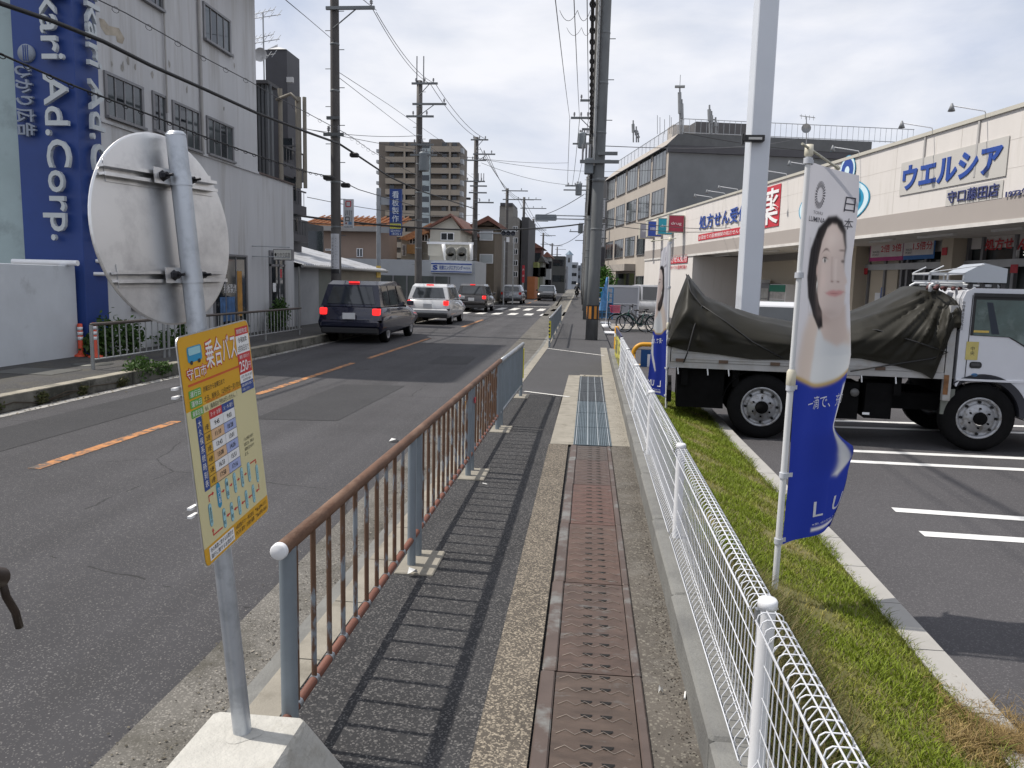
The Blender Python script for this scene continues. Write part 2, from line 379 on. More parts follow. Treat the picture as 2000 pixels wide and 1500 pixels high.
# pavement on the right
b = MB().m(asph_walk)
b.quad((-1.20, -12, -.02), (0.6, -12, -.02), (0.6, 11.2, -.02), (-1.20, 11.2, -.02))
b.quad((kx(-12) - .005, -12, 0), (-.33, -12, 0), (-.33, 11.15, 0), (kx(11.15) - .005, 11.15, 0))
b.m(asph_smooth)
for a, c in ((11.15, 20), (20, 60), (60, 150)): b.quad((kx(a) - .005, a, 0), (0.62, a, 0), (0.62 - .2 * (c > 30), c, 0), (kx(c) - .005, c, 0))
struct(b.build('pavement', origin=Vector((0, 0, 0))))
strip('pavement_strip', [(-.335, -12), (-.15, -12), (-.15, 7.68), (-.345, 7.68)], .002, gravelc)
strip('pavement_strip', [(-.335, 7.68), (-.09, 7.68), (-.10, 13.7), (-.30, 13.7)], .004, conc_new)
strip('pavement_strip', [(.27, -12), (.445, -12), (.475, 7.7), (.28, 7.7)], .002, dirtyc)
strip('pavement_strip', [(.28, 7.7), (.475, 7.7), (.52, 20), (.36, 20), (.30, 13.7)], .004, conc_new)
# smooth-edged patch of repaired asphalt and its white joint lines
wl = mat('worn white road paint', (0.62, 0.61, 0.58), 0.8, 0, 0.1, 8, rgb2=(0.25, 0.24, 0.23), r2lo=.56, r2hi=.66, s2=18)
def band(p, q, wd, z, mt, name='painted_line'):
    p = Vector(p); q = Vector(q); d = (q - p); d.z = 0; d.normalize(); n = Vector((-d.y, d.x, 0)) * wd / 2
    b = MB().m(mt); b.quad(*[(v.x, v.y, z) for v in (p - n, q - n, q + n, p + n)]); return struct(b.build(name, origin=Vector((0, 0, 0))))
band(G(1024, 765), G(1112, 776), .06, .008, wl); band(G(1069, 681), G(1180, 695), .07, .008, wl)
# road markings
olm = mat('worn orange road paint', (0.40, 0.175, 0.06), 0.8, 0, 0.2, 8, rgb2=(0.09, 0.075, 0.065), r2lo=.46, r2hi=.58, s2=12)
for (a, c) in [((66, 916), (345, 823)), ((500, 771), (690, 709)), ((720, 700), (838, 661))]:
    band(G(*a, ZR), G(*c, ZR), .12, ZR + .004, olm, 'centre_line')
for y in range(28, 200, 11): 
    if not 36 < y < 56: band((-4.5 - .01 * (y - 20), y, 0), (-4.5 - .01 * (y - 14), y + 6, 0), .15, ZR + .004, olm, 'centre_line')
band((-6.72, -5, 0), (-6.72, 36.5, 0), .16, ZR + .004, mat('dusty edge line', (.33, .32, .30), .9, 0, .2, 5, rgb2=(.16, .155, .145), s2=7, r2lo=.48, r2hi=.62))
band((rr(50) + .2, 58, 0), (rr(90), 100, 0), .13, ZR + .004, wl)
for i in range(6): 
    x = -2.3 - i * .85
    b = MB().m(wl); b.quad((x, 47, ZR + .004), (x + .42, 47, ZR + .004), (x + .42, 51, ZR + .004), (x, 51, ZR + .004)); struct(b.build('crosswalk', origin=Vector((0, 0, 0))))
    b = MB().m(wl); b.quad((x - .2, 40, ZR + .004), (x + .22, 40, ZR + .004), (x + .22, 42.4, ZR + .004), (x - .2, 42.4, ZR + .004)); struct(b.build('crosswalk', origin=Vector((0, 0, 0))))
band((-2.4, 55.5, 0), (-6.9, 55.5, 0), .4, ZR + .004, wl)
# left pavement with a heavy weathered kerb
kerb_old = mat('mossy old kerb', (0.15, 0.145, 0.125), 0.95, 0, 0.25, 4, .5, 60, rgb2=(0.045, 0.045, 0.035), s2=2.4, r2lo=.45, r2hi=.6)
kerb_top = mat('dusty kerb top', (0.30, 0.275, 0.22), 0.95, 0, 0.2, 4, .4, 60, rgb2=(0.17, 0.16, 0.13), s2=3)
b = MB()
y = -6.0
while y < 140:
    if not (36.5 < y < 44.5):
        x = rl(y) - .02; b.m(kerb_old).box(x - .18, x, y + .005, y + .995, ZR, .13); b.m(kerb_top).box(x - .175, x - .004, y + .008, y + .992, .13, .142)
    y += 1.0
struct(b.build('kerb', origin=Vector((0, 0, 0))))
asph_left = aggregate('old left pavement', (0.060, 0.058, 0.058), (0.12, 0.12, 0.11), 110, 0.25, 0.95, 0.25, 0.6, stain=(0.085, 0.08, 0.065))  # old grey asphalt with brownish stains
b = MB().m(asph_left)
b.quad((-30, -12, .13), (-7.05, -12, .13), (-7.05, 36.5, .13), (-30, 36.5, .13)); b.quad((-30, 44.5, .13), (-7.1, 44.5, .13), (-7.6, 140, .13), (-30, 140, .13))
struct(b.build('pavement', origin=Vector((0, 0, 0))))
# iron access covers let into the left pavement
c = G(70, 725, .134); b = MB().m(mat('cover iron', (.12, .12, .11), .6, .5)); b.box(c.x - .5, c.x + .5, c.y - .35, c.y + .35, .1305, .136); struct(b.build('access_cover'))
c = G(182, 711, .134); b = MB().m(MT['cover iron']); b.lathe([(0, .137), (.3, .137), (.3, .1305)], (c.x, c.y, 0), n=24); struct(b.build('access_cover'))

# low concrete wall under the mesh fence
b = MB().m(conc_grey)
y = -6.0
while y < 24:
    if y < 16.8:
        L = 1.2; x0 = .445 + .0055 * max(0, y - 2); b.m(conc_grey).bbox(x0, x0 + .19, y + .004, y + L - .004, -.2, .155, .012)
        y += L
    else: break
tag(b.build('fence_wall', origin=Vector((.5, 0, -.2))), 'low grey concrete wall running under the white mesh fence', 'wall')

# parking lot, its kerb and lines
b = MB().m(asph_lot); b.quad((1.6, -8, LOT), (60, -8, LOT), (60, 95, LOT), (.62, 95, LOT), (.62, 14, LOT), (1.75, 13, LOT))
b.m(asph_lot).quad((.60, 12, LOT - .002), (3, 12, LOT - .002), (3, 95, LOT - .002), (.6, 95, LOT - .002)); struct(b.build('parking_lot', origin=Vector((0, 0, 0))))
lk = mat('clean grey kerb', (0.33, 0.32, 0.30), 0.85, 0, 0.08, 3, .2, 120)
KT = -.11
ka = G(1980, 1500, KT); kb = G(1640, 1050, KT); kc = G(1440, 850, KT)
pts = [(1.665, -2), (1.70, 2.6), (1.80, 5.5), (1.86, 9.3), (1.86, 12.2)]
pts = [(ka.x + .02, -2), (ka.x + .14, 2.6), (kb.x, kb.y), (kc.x, kc.y), (kc.x + .02, 12.5)]
b = MB().m(lk)
segs = []
for (x0, y0), (x1, y1) in zip(pts[:-1], pts[1:]):
    n = max(1, round((y1 - y0) / .6))
    for i in range(n): segs.append((x0 + (x1 - x0) * i / n, y0 + (y1 - y0) * i / n, x0 + (x1 - x0) * (i + 1) / n, y0 + (y1 - y0) * (i + 1) / n))
for x0, y0, x1, y1 in segs:
    g = .004; w_ = .15
    b.add([(x0 - w_, y0 + g, LOT - .05), (x0 + .02, y0 + g, LOT - .05), (x1 + .02, y1 - g, LOT - .05), (x1 - w_, y1 - g, LOT - .05), (x0 - w_, y0 + g, KT), (x0, y0 + g, KT), (x1, y1 - g, KT), (x1 - w_, y1 - g, KT)],
          [(4, 5, 6, 7), (0, 1, 5, 4), (1, 2, 6, 5), (2, 3, 7, 6), (3, 0, 4, 7)])
struct(b.build('kerb', origin=Vector((0, 0, 0))))
b = MB().m(lk); b.box(.66, kc.x, 12.5, 12.65, LOT - .05, KT); struct(b.build('kerb', origin=Vector((0, 0, 0))))
wlp = mat('white parking paint', (0.66, 0.66, 0.65), 0.7, 0, 0.06, 6)
for p, q in [((1745, 996), (2000, 1014)), ((1800, 1043), (2000, 1056)), ((1640, 880), (2000, 896)), ((1635, 900), (2000, 918)), ((1560, 832), (2000, 846)), ((1555, 820), (2000, 833))]:
    p = G(*p, LOT); q = G(*q, LOT); q = p + (q - p).normalized() * 4.6
    band(p, q, .13, LOT + .004, wlp)
kxr = lambda y: np.interp(y, [p[1] for p in pts], [p[0] for p in pts]) - .15

# lawn soil between wall and kerb
soil = mat('lawn soil', (0.12, 0.115, 0.035), 0.95, 0, 0.25, 8, .5, 60, rgb2=(0.17, 0.14, 0.07), s2=4, r2lo=.5, r2hi=.62)
def lawn_z(x, y):
    t = min(1, max(0, (x - .62) / (kxr(y) - .62))); return .10 * (1 - t) + (KT - .015) * t + .02 * math.sin(3.1 * y + 2 * x) * t * (1 - t)
b = MB().m(soil); NX, NY = 10, 60; vs = []
for j in range(NY + 1):
    yy = -2 + 14.5 * j / NY
    for i in range(NX + 1):
        xx = .60 + (kxr(yy) + .004 - .60) * i / NX; vs.append((xx, yy, lawn_z(xx, yy)))
b.add(vs, [(j * (NX + 1) + i, j * (NX + 1) + i + 1, (j + 1) * (NX + 1) + i + 1, (j + 1) * (NX + 1) + i) for j in range(NY) for i in range(NX)], sm=True)
struct(b.build('lawn_soil', origin=Vector((0, 0, 0))))

# grass: many blades in one object
def fastmesh(name, co, faces, mt, attr=None, smooth=False):
    me = bpy.data.meshes.new(name); n = len(co); k = faces.shape[1]
    me.vertices.add(n); me.vertices.foreach_set('co', co.astype(np.float32).ravel())
    me.loops.add(faces.size); me.loops.foreach_set('vertex_index', faces.astype(np.int32).ravel())
    me.polygons.add(len(faces)); me.polygons.foreach_set('loop_start', np.arange(0, faces.size, k, dtype=np.int32)); me.polygons.foreach_set('loop_total', np.full(len(faces), k, dtype=np.int32))
    if smooth: me.polygons.foreach_set('use_smooth', np.ones(len(faces), bool))
    me.materials.append(mt); me.update(calc_edges=True)
    if attr is not None:
        a = me.color_attributes.new('Col', 'FLOAT_COLOR', 'POINT'); a.data.foreach_set('color', np.hstack([attr, np.ones((n, 1))]).astype(np.float32).ravel())
    o = bpy.data.objects.new(name, me); col.objects.link(o); return o
def vcol_mat(name, rough=0.7, spec=0.3, trans=0.0):
    M = bpy.data.materials.new(name); M.use_nodes = True; nt = M.node_tree; b = nt.nodes['Principled BSDF']
    a = N(nt, 'ShaderNodeAttribute'); a.attribute_name = 'Col'; nt.links.new(a.outputs['Color'], b.inputs['Base Color']); b.inputs['Roughness'].default_value = rough; b.inputs['Specular IOR Level'].default_value = spec
    if trans:
        out_ = nt.nodes['Material Output']; t = N(nt, 'ShaderNodeBsdfTranslucent'); nt.links.new(a.outputs['Color'], t.inputs['Color']); ms = N(nt, 'ShaderNodeMixShader'); ms.inputs[0].default_value = trans
        nt.links.new(b.outputs[0], ms.inputs[1]); nt.links.new(t.outputs[0], ms.inputs[2]); nt.links.new(ms.outputs[0], out_.inputs['Surface'])
    return M
leafm = vcol_mat('grass blade', 0.6, 0.3, 0.25)
def blades(x, y, z, h, wd, lean, cols):
    n = len(x); az = rng.uniform(0, 2 * np.pi, n); la = rng.uniform(0, 2 * np.pi, n)
    dx, dy = np.cos(az) * wd, np.sin(az) * wd; lx, ly = np.cos(la) * lean * h, np.sin(la) * lean * h
    co = np.zeros((n, 5, 3))
    co[:, 0] = np.stack([x - dx, y - dy, z], 1); co[:, 1] = np.stack([x + dx, y + dy, z], 1)
    co[:, 2] = np.stack([x + dx * .7 + lx * .4, y + dy * .7 + ly * .4, z + h * .6], 1); co[:, 3] = np.stack([x - dx * .7 + lx * .4, y - dy * .7 + ly * .4, z + h * .6], 1)
    co[:, 4] = np.stack([x + lx, y + ly, z + h], 1)
    i = np.arange(n)[:, None] * 5
    f = np.concatenate([i + np.array([[0, 1, 2]]), i + np.array([[0, 2, 3]]), i + np.array([[3, 2, 4]])])
    return co.reshape(-1, 3), f, np.repeat(cols, 5, 0)
n = 95000
yy = 1.2 + 11.2 * rng.rand(n) ** 1.55; xx = np.array([.66 + (kxr(y_) - .63) * t for y_, t in zip(yy, rng.rand(n))])
pn = np.sin(xx * 7.3 + yy * 2.1) * np.cos(yy * 3.7 - xx * 4.4) + .5 * np.sin(yy * 9.1 + xx * 13)      # patchiness of the lawn
dry = np.clip(.5 * (pn - .25) + rng.rand(n) * .35 - .02, 0, 1)
pt = G(1965, 1440, -.1); ddx = np.hypot(xx - pt.x, (yy - pt.y)); dry = np.where(ddx < .24, np.clip(dry + .9, 0, 1), dry)
keep = rng.rand(n) < np.where((pn > .62) & (ddx > .24), .30, 1.0)
xx, yy, pn, dry, ddx = [a[keep] for a in (xx, yy, pn, dry, ddx)]; n = len(xx)
zz = np.array([lawn_z(a, c) for a, c in zip(xx, yy)])
gcol = np.array([.185, .240, .022]) * (1 - dry[:, None]) + np.array([.34, .275, .10]) * dry[:, None]; gcol *= (.65 + .7 * rng.rand(n))[:, None]
A = blades(xx, yy, zz, (.012 + .020 * rng.rand(n)) * np.where(pn < -.5, 1.4, 1), .0022 + .0012 * (yy / 6), .8, gcol)
# long dry weeds beside the wall and at the kerb
n2_ = 15000
y2 = np.concatenate([rng.normal(3.15, .45, 7500), rng.uniform(1.2, 12, 4000), rng.normal(3.75, .16, 3500)]); x2 = np.concatenate([.66 + abs(rng.normal(0, .15, 7500)), .66 + abs(rng.normal(0, .03, 4000)), .86 + rng.normal(0, .10, 3500)])
x2 = np.clip(x2, .65, 1.35)
z2 = np.array([lawn_z(a, c) for a, c in zip(x2, y2)]); dr = rng.rand(n2_)
c2 = np.array([.075, .105, .022]) * (1 - dr[:, None]) + np.array([.24, .185, .085]) * dr[:, None]
h2 = np.concatenate([.06 + .15 * rng.rand(7500), .03 + .07 * rng.rand(4000), .05 + .09 * rng.rand(3500)]) * np.where(x2 > .95, .6, 1)
B = blades(x2, y2, z2, h2, .0018, .9, c2 * (.5 + .8 * rng.rand(n2_))[:, None])
# straw-coloured dead patch
n3 = 9000
a3 = rng.uniform(0, 2 * np.pi, n3); r3_ = .15 * np.abs(rng.normal(size=n3)); x3 = pt.x + r3_ * np.cos(a3) * .8 + .06 * np.sin(a3 * 3); y3 = pt.y + r3_ * np.sin(a3) * 1.1; z3 = np.array([lawn_z(a, c) for a, c in zip(x3, y3)])
Cc = blades(x3, y3, z3, .012 + .03 * rng.rand(n3), .002, 1.6, np.array([[.34, .24, .10]]) * (.4 + .8 * rng.rand(n3))[:, None])
ne = 5000; ye = 1.5 + 10.8 * rng.rand(ne); xe = kxr(ye) + .02 * rng.normal(size=ne) - .01 + .025 * np.sin(ye * 7) * np.sin(ye * 3.1); E_ = blades(xe, ye, np.full(ne, KT - .012), .02 + .05 * rng.rand(ne) * (np.sin(ye * 5) > -.3), .002, 1.1, np.array([[.14, .17, .02]]) * (.5 + .9 * rng.rand(ne))[:, None])
B = (np.concatenate([B[0], E_[0]]), np.concatenate([B[1], E_[1] + len(B[0])]), np.concatenate([B[2], E_[2]]))
co = np.concatenate([A[0], B[0], Cc[0]]); o1 = len(A[0]); o2 = o1 + len(B[0])
fc = np.concatenate([A[1], B[1] + o1, Cc[1] + o2])
tag(fastmesh('grass', co, fc, leafm, np.concatenate([A[2], B[2], Cc[2]])), 'patchy green lawn with dry weeds between the mesh fence and the kerb', 'grass', kind='stuff')

# loose grit and dust lumps gathered along kerbs and walls, and broad-leaved weeds in the lawn
def grit(name, label, xy, z, size, cols):
    n = len(xy); co = np.zeros((n, 5, 3)); s_ = size * (.4 + rng.rand(n)); a = rng.uniform(0, 6.28, n)
    for k in range(4): co[:, k, 0] = xy[:, 0] + s_ * np.cos(a + k * 1.57) * (1 + .4 * (k % 2)); co[:, k, 1] = xy[:, 1] + s_ * np.sin(a + k * 1.57); co[:, k, 2] = z
    co[:, 4] = np.stack([xy[:, 0], xy[:, 1], z + s_ * .8], 1); i = np.arange(n)[:, None] * 5
    f = np.concatenate([i + np.array([[k, (k + 1) % 4, 4]]) for k in range(4)]); c_ = np.array(cols)[rng.randint(0, len(cols), n)] * (.6 + .8 * rng.rand(n))[:, None]
    return tag(fastmesh(name, co.reshape(-1, 3), f, vcol_mat(name + ' tone', .9), np.repeat(c_, 5, 0)), label, 'grit', kind='stuff')
n_ = 2600; yg = 1 + 16 * rng.rand(n_) ** 1.3
grit('gutter_grit', 'loose grit and crumbs gathered in the gutter beside the kerb', np.stack([kx(3) - .25 - np.abs(rng.normal(0, .14, n_)), yg], 1), ZR + .009, .0042, [(.10, .09, .07), (.22, .2, .17), (.05, .045, .04)])
n_ = 2200; yg = 1 + 12 * rng.rand(n_) ** 1.3
grit('pavement_grit', 'fine dirt and crumbs lying between the drain covers and the low wall', np.stack([.425 + .004 * yg - np.abs(rng.normal(0, .05, n_)), yg], 1), np.full(n_, .004), .003, [(.06, .05, .04), (.14, .12, .10), (.03, .028, .024)])
n_ = 1500; yg = 1 + 34 * rng.rand(n_)
grit('kerb_grit', 'dust and crumbs along the foot of the old left kerb', np.stack([-6.83 + np.abs(rng.normal(0, .12, n_)), yg], 1), np.full(n_, ZR + .006), .012, [(.10, .09, .07), (.18, .16, .13)])
# repaired asphalt patches in the road
pm_ = aggregate('repair asphalt', (0.036, 0.036, 0.039), (0.10, 0.1, 0.095), 210, 0.12, 0.85, 0.12, 0.5, bigs=1.2)
for q in ([(-3.9, 8.6), (-2.9, 8.7), (-2.85, 11.9), (-3.85, 11.8)], [(-6.2, 5.2), (-5.4, 5.1), (-5.35, 12.6), (-6.15, 12.5)], [(-3.2, 15.2), (-2.4, 15.3), (-2.45, 17.0), (-3.25, 17.0)]):
    b = MB().m(pm_); b.quad(*[(x, y, ZR + .003) for x, y in q]); struct(b.build('asphalt_repair', origin=Vector((0, 0, 0))))
# ================================================================== drain covers set in the pavement
iron = mat('rusty chequered cover', (0.105, 0.076, 0.060), 0.55, 0.45, 0.25, 3.0, 0.15, 120, rgb2=(0.21, 0.20, 0.185), s2=5, r2lo=.52, r2hi=.68, stretch=(1, 3, 1))
iron_lip = mat('worn cover ribs', (0.20, 0.165, 0.14), 0.5, 0.45, 0.25, 9.0)
iron_edge = mat('rusty cover frame', (0.11, 0.083, 0.072), 0.6, 0.4, 0.2, 4.0, rgb2=(0.20, 0.20, 0.19), s2=6, r2lo=.5, r2hi=.65)
holem = mat('drain darkness', (0.004, 0.004, 0.004), 0.9, 0, 0)
joints = [1.1, 2.06, 3.04, 4.02, 5.06, 6.1, 7.0, 7.62]
gl = 'rusty steel drain covers along the pavement'
covs = ['nearest rusty drain cover, at the bottom edge beside the pole block', 'second nearest rusty drain cover with worn zigzag ribs', 'rusty drain cover third from the viewer, with a pale scuffed corner',
        'rusty drain cover in the middle of the row, with two lines of slots', 'reddish rusty drain cover fifth from the viewer', 'sixth rusty drain cover, next but one before the blue grey grates', 'short last rusty drain cover touching the blue grey grate']
for k in range(len(joints) - 1):
    y0, y1 = joints[k] + .004, joints[k + 1] - .004
    t = empty('drain_cover', (.065, y0, 0)); tag(t, covs[k], 'drain cover', gl)
    x0, x1 = -.115 + .004 * k, .235
    tint = [(.088, .066, .053), (.095, .068, .053), (.098, .066, .052), (.11, .068, .051), (.12, .064, .048), (.095, .062, .05), (.085, .065, .054)][k]
    iron = mat('rusty cover plate %d' % k, tint, 0.5, 0.4, 0.3, 5.0 + k, 0.15, 120, rgb2=(0.17, 0.168, 0.158), s2=4.0 + k * .6, r2lo=[.54, .59, .56, .6, .6, .58, .58][k], r2hi=.70 + .02 * (k % 3), stretch=(1, 2.4, 1))
    b = MB().m(iron).box(x0 + .035, x1, y0, y1, -.005, .010); b.build('cover_plate', t)
    b = MB().m(iron_edge); b.bbox(x0 - .03, x0 + .031, y0, y1, -.005, .017, .006); b.bbox(x1 + .004, x1 + .04, y0, y1, -.005, .017, .006); b.build('edge_frame', t)
    b = MB().m(iron_lip); h = b; y = y0 + .05
    while y < y1 - .04:
        zg = []
        for i in range(9):
            xx_ = x0 + .05 + (x1 - x0 - .07) * i / 8; zg.append((xx_, y + (.017 if i % 2 else -.013), .0105))
        b.m(iron_lip).tube(zg, .0026, 5); b.m(holem)
        for cx in (x0 + .16, x0 + .235):
            h.add([(cx + .023 * math.cos(a) , y + .026 + .023 * math.sin(a) * .95, .0122) for a in [math.pi * (1 + j / 7) for j in range(8)]], [tuple(range(8))])
        y += .098
    b.build('chequer_pattern', t)
grate_m = mat('blue grey galvanised grate', (0.135, 0.175, 0.20), 0.45, 0.4, 0.12, 3.0, .2, 140); grate_d = mat('newer dark grate', (0.085, 0.095, 0.105), 0.5, 0.4, 0.12, 3)
brt = mat('bright grate bars', (0.42, 0.46, 0.48), 0.4, 0.5, 0.1)
for k, (y0, y1, mt) in enumerate([(7.66, 8.64, grate_m), (8.65, 9.63, grate_m), (9.64, 10.62, grate_m), (10.63, 11.6, grate_d), (11.61, 12.58, grate_d), (12.59, 13.5, grate_d)]):
    t = empty('drain_grate', (.09, y0, 0))
    tag(t, ['pale blue grey drain grate right behind the rusty covers', 'middle one of the three pale blue grey drain grates', 'pale blue grey drain grate meeting the darker ones', 'dark grey drain grate meeting the pale ones', 'dark grey drain grate second from the far end', 'farthest dark grey drain grate with a steel lip'][k], 'drain grate', 'blue grey drain grates in the pavement')
    x0, x1 = -.095, .285
    b = MB().m(mt); n = 20
    for i in range(n + 1):
        x = x0 + (x1 - x0) * i / n; b.box(x - .0035, x + .0035, y0, y1 - .01, -.02, .012)
    nn = 24
    for i in range(nn): b.box(x0, x1, y0 + (y1 - y0 - .01) * i / nn, y0 + (y1 - y0 - .01) * i / nn + .016, -.015, .010)
    b.build('grate_bars', t)
    b = MB().m(brt)
    for x in (x0 + .02, x0 + .14, x0 + .25, x1 - .02): b.box(x - .004, x + .004, y0, y1 - .01, -.01, .0145)
    b.build('bearing_bars', t)
    MB().m(holem).box(x0, x1, y0, y1, -.05, -.021).build('channel', t)
b = MB().m(conc_new).box(-.10, .30, 13.52, 13.75, 0, .012); b.m(holem).box(-.03, 0, 13.6, 13.66, .005, .0135); b.box(.22, .25, 13.6, 13.66, .005, .0135); tag(b.build('drain_end_cap'), 'pale slab with two lifting slots closing the far end of the drain', 'drain cover')

# ================================================================== bus stop pole on a concrete block
alum = mat('dull aluminium sheet', (0.72, 0.72, 0.72), 0.36, 0.85, 0.06, 3.0, rgb2=(0.48, 0.48, 0.49), s2=5, r2lo=.5, r2hi=.7)
postm = mat('grey metal tube', (0.50, 0.535, 0.58), 0.38, 0.65, 0.08, 6.0, rgb2=(0.40, 0.43, 0.47), s2=12)
block = mat('whitish cast concrete', (0.44, 0.43, 0.395), 0.85, 0, 0.14, 6, .5, 70, rgb2=(0.29, 0.275, 0.235), s2=4.5, r2lo=.52, r2hi=.7)
BZ = .25
c1 = G(420, 1388, BZ); c2_ = G(600, 1400, BZ); c3 = G(332, 1500, BZ); c4 = G(556, 1500, BZ)
pb = G(475, 1432, BZ); pt_ = AY(343, 262, pb.y)
root = empty('bus_stop_pole', (pb.x, pb.y, ZR)); tag(root, 'leaning grey metal pole on a concrete block with a round plate on top', 'bus stop')
b = MB().m(block); cx, cy = (c1.x + c2_.x) / 2 + .0, pb.y - .06
hw = (c2_.x - c1.x) / 2
def rg(hx, hy, z, c=.015): return [(cx - hx + c, cy - hy, z), (cx + hx - c, cy - hy, z), (cx + hx, cy - hy + c, z), (cx + hx, cy + hy - c, z), (cx + hx - c, cy + hy, z), (cx - hx + c, cy + hy, z), (cx - hx, cy + hy - c, z), (cx - hx, cy - hy + c, z)]
hy = c1.y - cy
R0 = rg(hw + .13, hy + .13, -.045) + rg(hw + .004, hy + .004, BZ - .012) + rg(hw - .004, hy - .004, BZ)
b.add(R0, [tuple(range(7, -1, -1)), tuple(range(16, 24))] + [(k * 8 + i, k * 8 + (i + 1) % 8, (k + 1) * 8 + (i + 1) % 8, (k + 1) * 8 + i) for k in range(2) for i in range(8)])
vs = [(pb.x, pb.y, BZ + .013)]; 
for i in range(20):
    a = 2 * math.pi * i / 20; r_ = .052 * (1 + .16 * math.sin(3 * a + 1)); vs.append((pb.x + r_ * math.cos(a), pb.y + r_ * math.sin(a), BZ + .001))
b.add(vs, [(0, 1 + i, 1 + (i + 1) % 20) for i in range(20)], sm=True)
b.build('concrete_block', root)
pr = .0268
b = MB().m(postm).cyl(pb - Vector((0, 0, .02)), pt_, pr, n=28, cap=False); d = (pt_ - pb).normalized(); b.cyl(pt_ - d * .004, pt_ + d * .006, pr + .002, pr - .006, n=28); b.build('pole', root)
def pole_at(z): return pb.lerp(pt_, (z - pb.z) / (pt_.z - pb.z))
# round plate seen from behind: it faces away across the road
tl = (pt_ - pb).normalized()
AD = R_(12)
nrm = Vector((math.sin(AD), math.cos(AD), 0)).cross(tl).normalized()           # towards +x, square to the leaning pole
nu = tl.cross(nrm).normalized()
dc0 = AX(328, 450, pole_at(1.70).x - .052)
Md = Matrix.Identity(4)
for i in range(3): Md[i][0] = nu[i]; Md[i][1] = -nrm[i]; Md[i][2] = tl[i]; Md[i][3] = dc0[i]
# local: x along +Y, y away from the viewer's side (-nrm), z along the pole
RD = .262
b = MB(Md).m(alum); b.lathe([(0, 0), (RD - .004, 0), (RD, .003)], ax='y', n=72, sm=False)
b.lathe([(RD, .003), (RD, .006), (RD - .03, .0075)], ax='y', n=72, sm=False); b.m(white_p).lathe([(RD - .03, .0075), (0, .0075)], ax='y', n=72, sm=False)
b.build('round_plate', root)
if nu.y < 0: raise Exception('nu')
blk = mat('dark bolt', (0.03, 0.03, 0.035), 0.4, 0.7, 0.1)
for (px, py) in [(332, 350), (352, 540)]:
    zc = AX(px, py, dc0.x); dz = (zc - dc0).dot(tl)
    b = MB(Md).m(alum); b.box(-.20, .20, -.003, -.001, dz - .030, dz + .030); b.build('back_plate', root)
    b = MB(Md).m(alum); b.box(-.22, .20, -.022, -.003, dz + .004, dz + .010); b.box(-.22, .20, -.022, -.003, dz - .016, dz - .010); b.box(-.22, .20, -.024, -.021, dz + .004, dz + .013); b.box(-.22, .20, -.024, -.021, dz - .019, dz - .010); b.build('rail', root)
    zz_ = dc0 + tl * dz; pc = pole_at(zz_.z)
    lx = (pc - dc0).dot(nu)
    b = MB().m(postm); b.cyl(pc - tl * .019, pc + tl * .019, pr + .0022, n=28)
    b.build('pole_band', root)
    b = MB(Md).m(alum); b.box(lx - .085, lx - .02, -.034, -.031, dz - .021, dz + .021); b.build('clamp_plate', root)
    MB(Md).m(alum).box(lx + .02, lx + .07, -.034, -.031, dz - .014, dz + .014).build('clamp_plate', root)
    b = MB(Md).m(blk)
    for q, s in ((lx - .055, .010), (lx + .052, .009)):
        b.lathe([(0, -.050), (s, -.050), (s * 1.1, -.038), (s * 1.5, -.036), (s * 1.5, -.034)], (q, 0, dz), 'y', 6, sm=False); b.cyl((q, -.068, dz), (q, -.02, dz), .004, n=8)
    b.build('bolt', root)
# yellow bus timetable
bc = [(343, 663), (482, 648), (524, 1018), (402, 1113)]
xs = [-.997, -1.017, -.977, -.958]
TLp = AX(343, 663, -1.003); BLp = AX(402, 1113, -.962); 
up = (TLp - BLp).normalized(); BWd, BHt = .447, .607
brd = empty('bus_timetable', tuple(BLp)); tag(brd, 'yellow and cream bus timetable board with printed departure times, strapped to the leaning pole', 'sign')
ux = Vector((-.04, 1, 0)); ux = (ux - up * ux.dot(up)).normalized(); bn_ = ux.cross(up).normalized()     # facing +x
if bn_.x < 0: bn_ = -bn_
Mb = Matrix.Identity(4)
for i in range(3): Mb[i][0] = ux[i]; Mb[i][1] = -bn_[i]; Mb[i][2] = up[i]; Mb[i][3] = BLp[i]
yel = mat('board yellow', (0.68, 0.36, 0.012), 0.42, 0, 0.03); crm = mat('board cream', (0.66, 0.60, 0.34), 0.42, 0, 0.03)
def rrect(x0, x1, z0, z1, r, n=5, corners=(1, 1, 1, 1)):
    P = []
    for k, (cx_, cz_, a0) in enumerate([(x1 - r, z1 - r, 0), (x0 + r, z1 - r, 90), (x0 + r, z0 + r, 180), (x1 - r, z0 + r, 270)]):
        if corners[k]: P += [(cx_ + r * math.cos(R_(a0 + 90 * i / n)), cz_ + r * math.sin(R_(a0 + 90 * i / n))) for i in range(n + 1)]
        else: P.append([(x1, z1), (x0, z1), (x0, z0), (x1, z0)][k])
    return P
W_, H_ = BWd, BHt
b = MB(Mb).m(alum).prism(rrect(0, W_, 0, H_, .022), 0.0, .003); b.m(mat('board edge dark', (.1, .1, .1), .5)); b.build('panel', brd)
def flat(b, poly, y): b.add([(p[0], y, p[1]) for p in poly], [tuple(range(len(poly)))])
b = MB(Mb)
e = .003
b.m(yel); flat(b, rrect(e, W_ - e, .415 * 1, H_ - e, .02, corners=(1, 1, 0, 0)), -.0006); flat(b, rrect(e, W_ - e, e, .052, .02, corners=(0, 0, 1, 1)), -.0006)
b.m(crm); flat(b, [(e, .052), (W_ - e, .052), (W_ - e, .415), (e, .415)], -.0006)
Y1 = -.0012; Y2 = -.0018; Y3 = -.0024
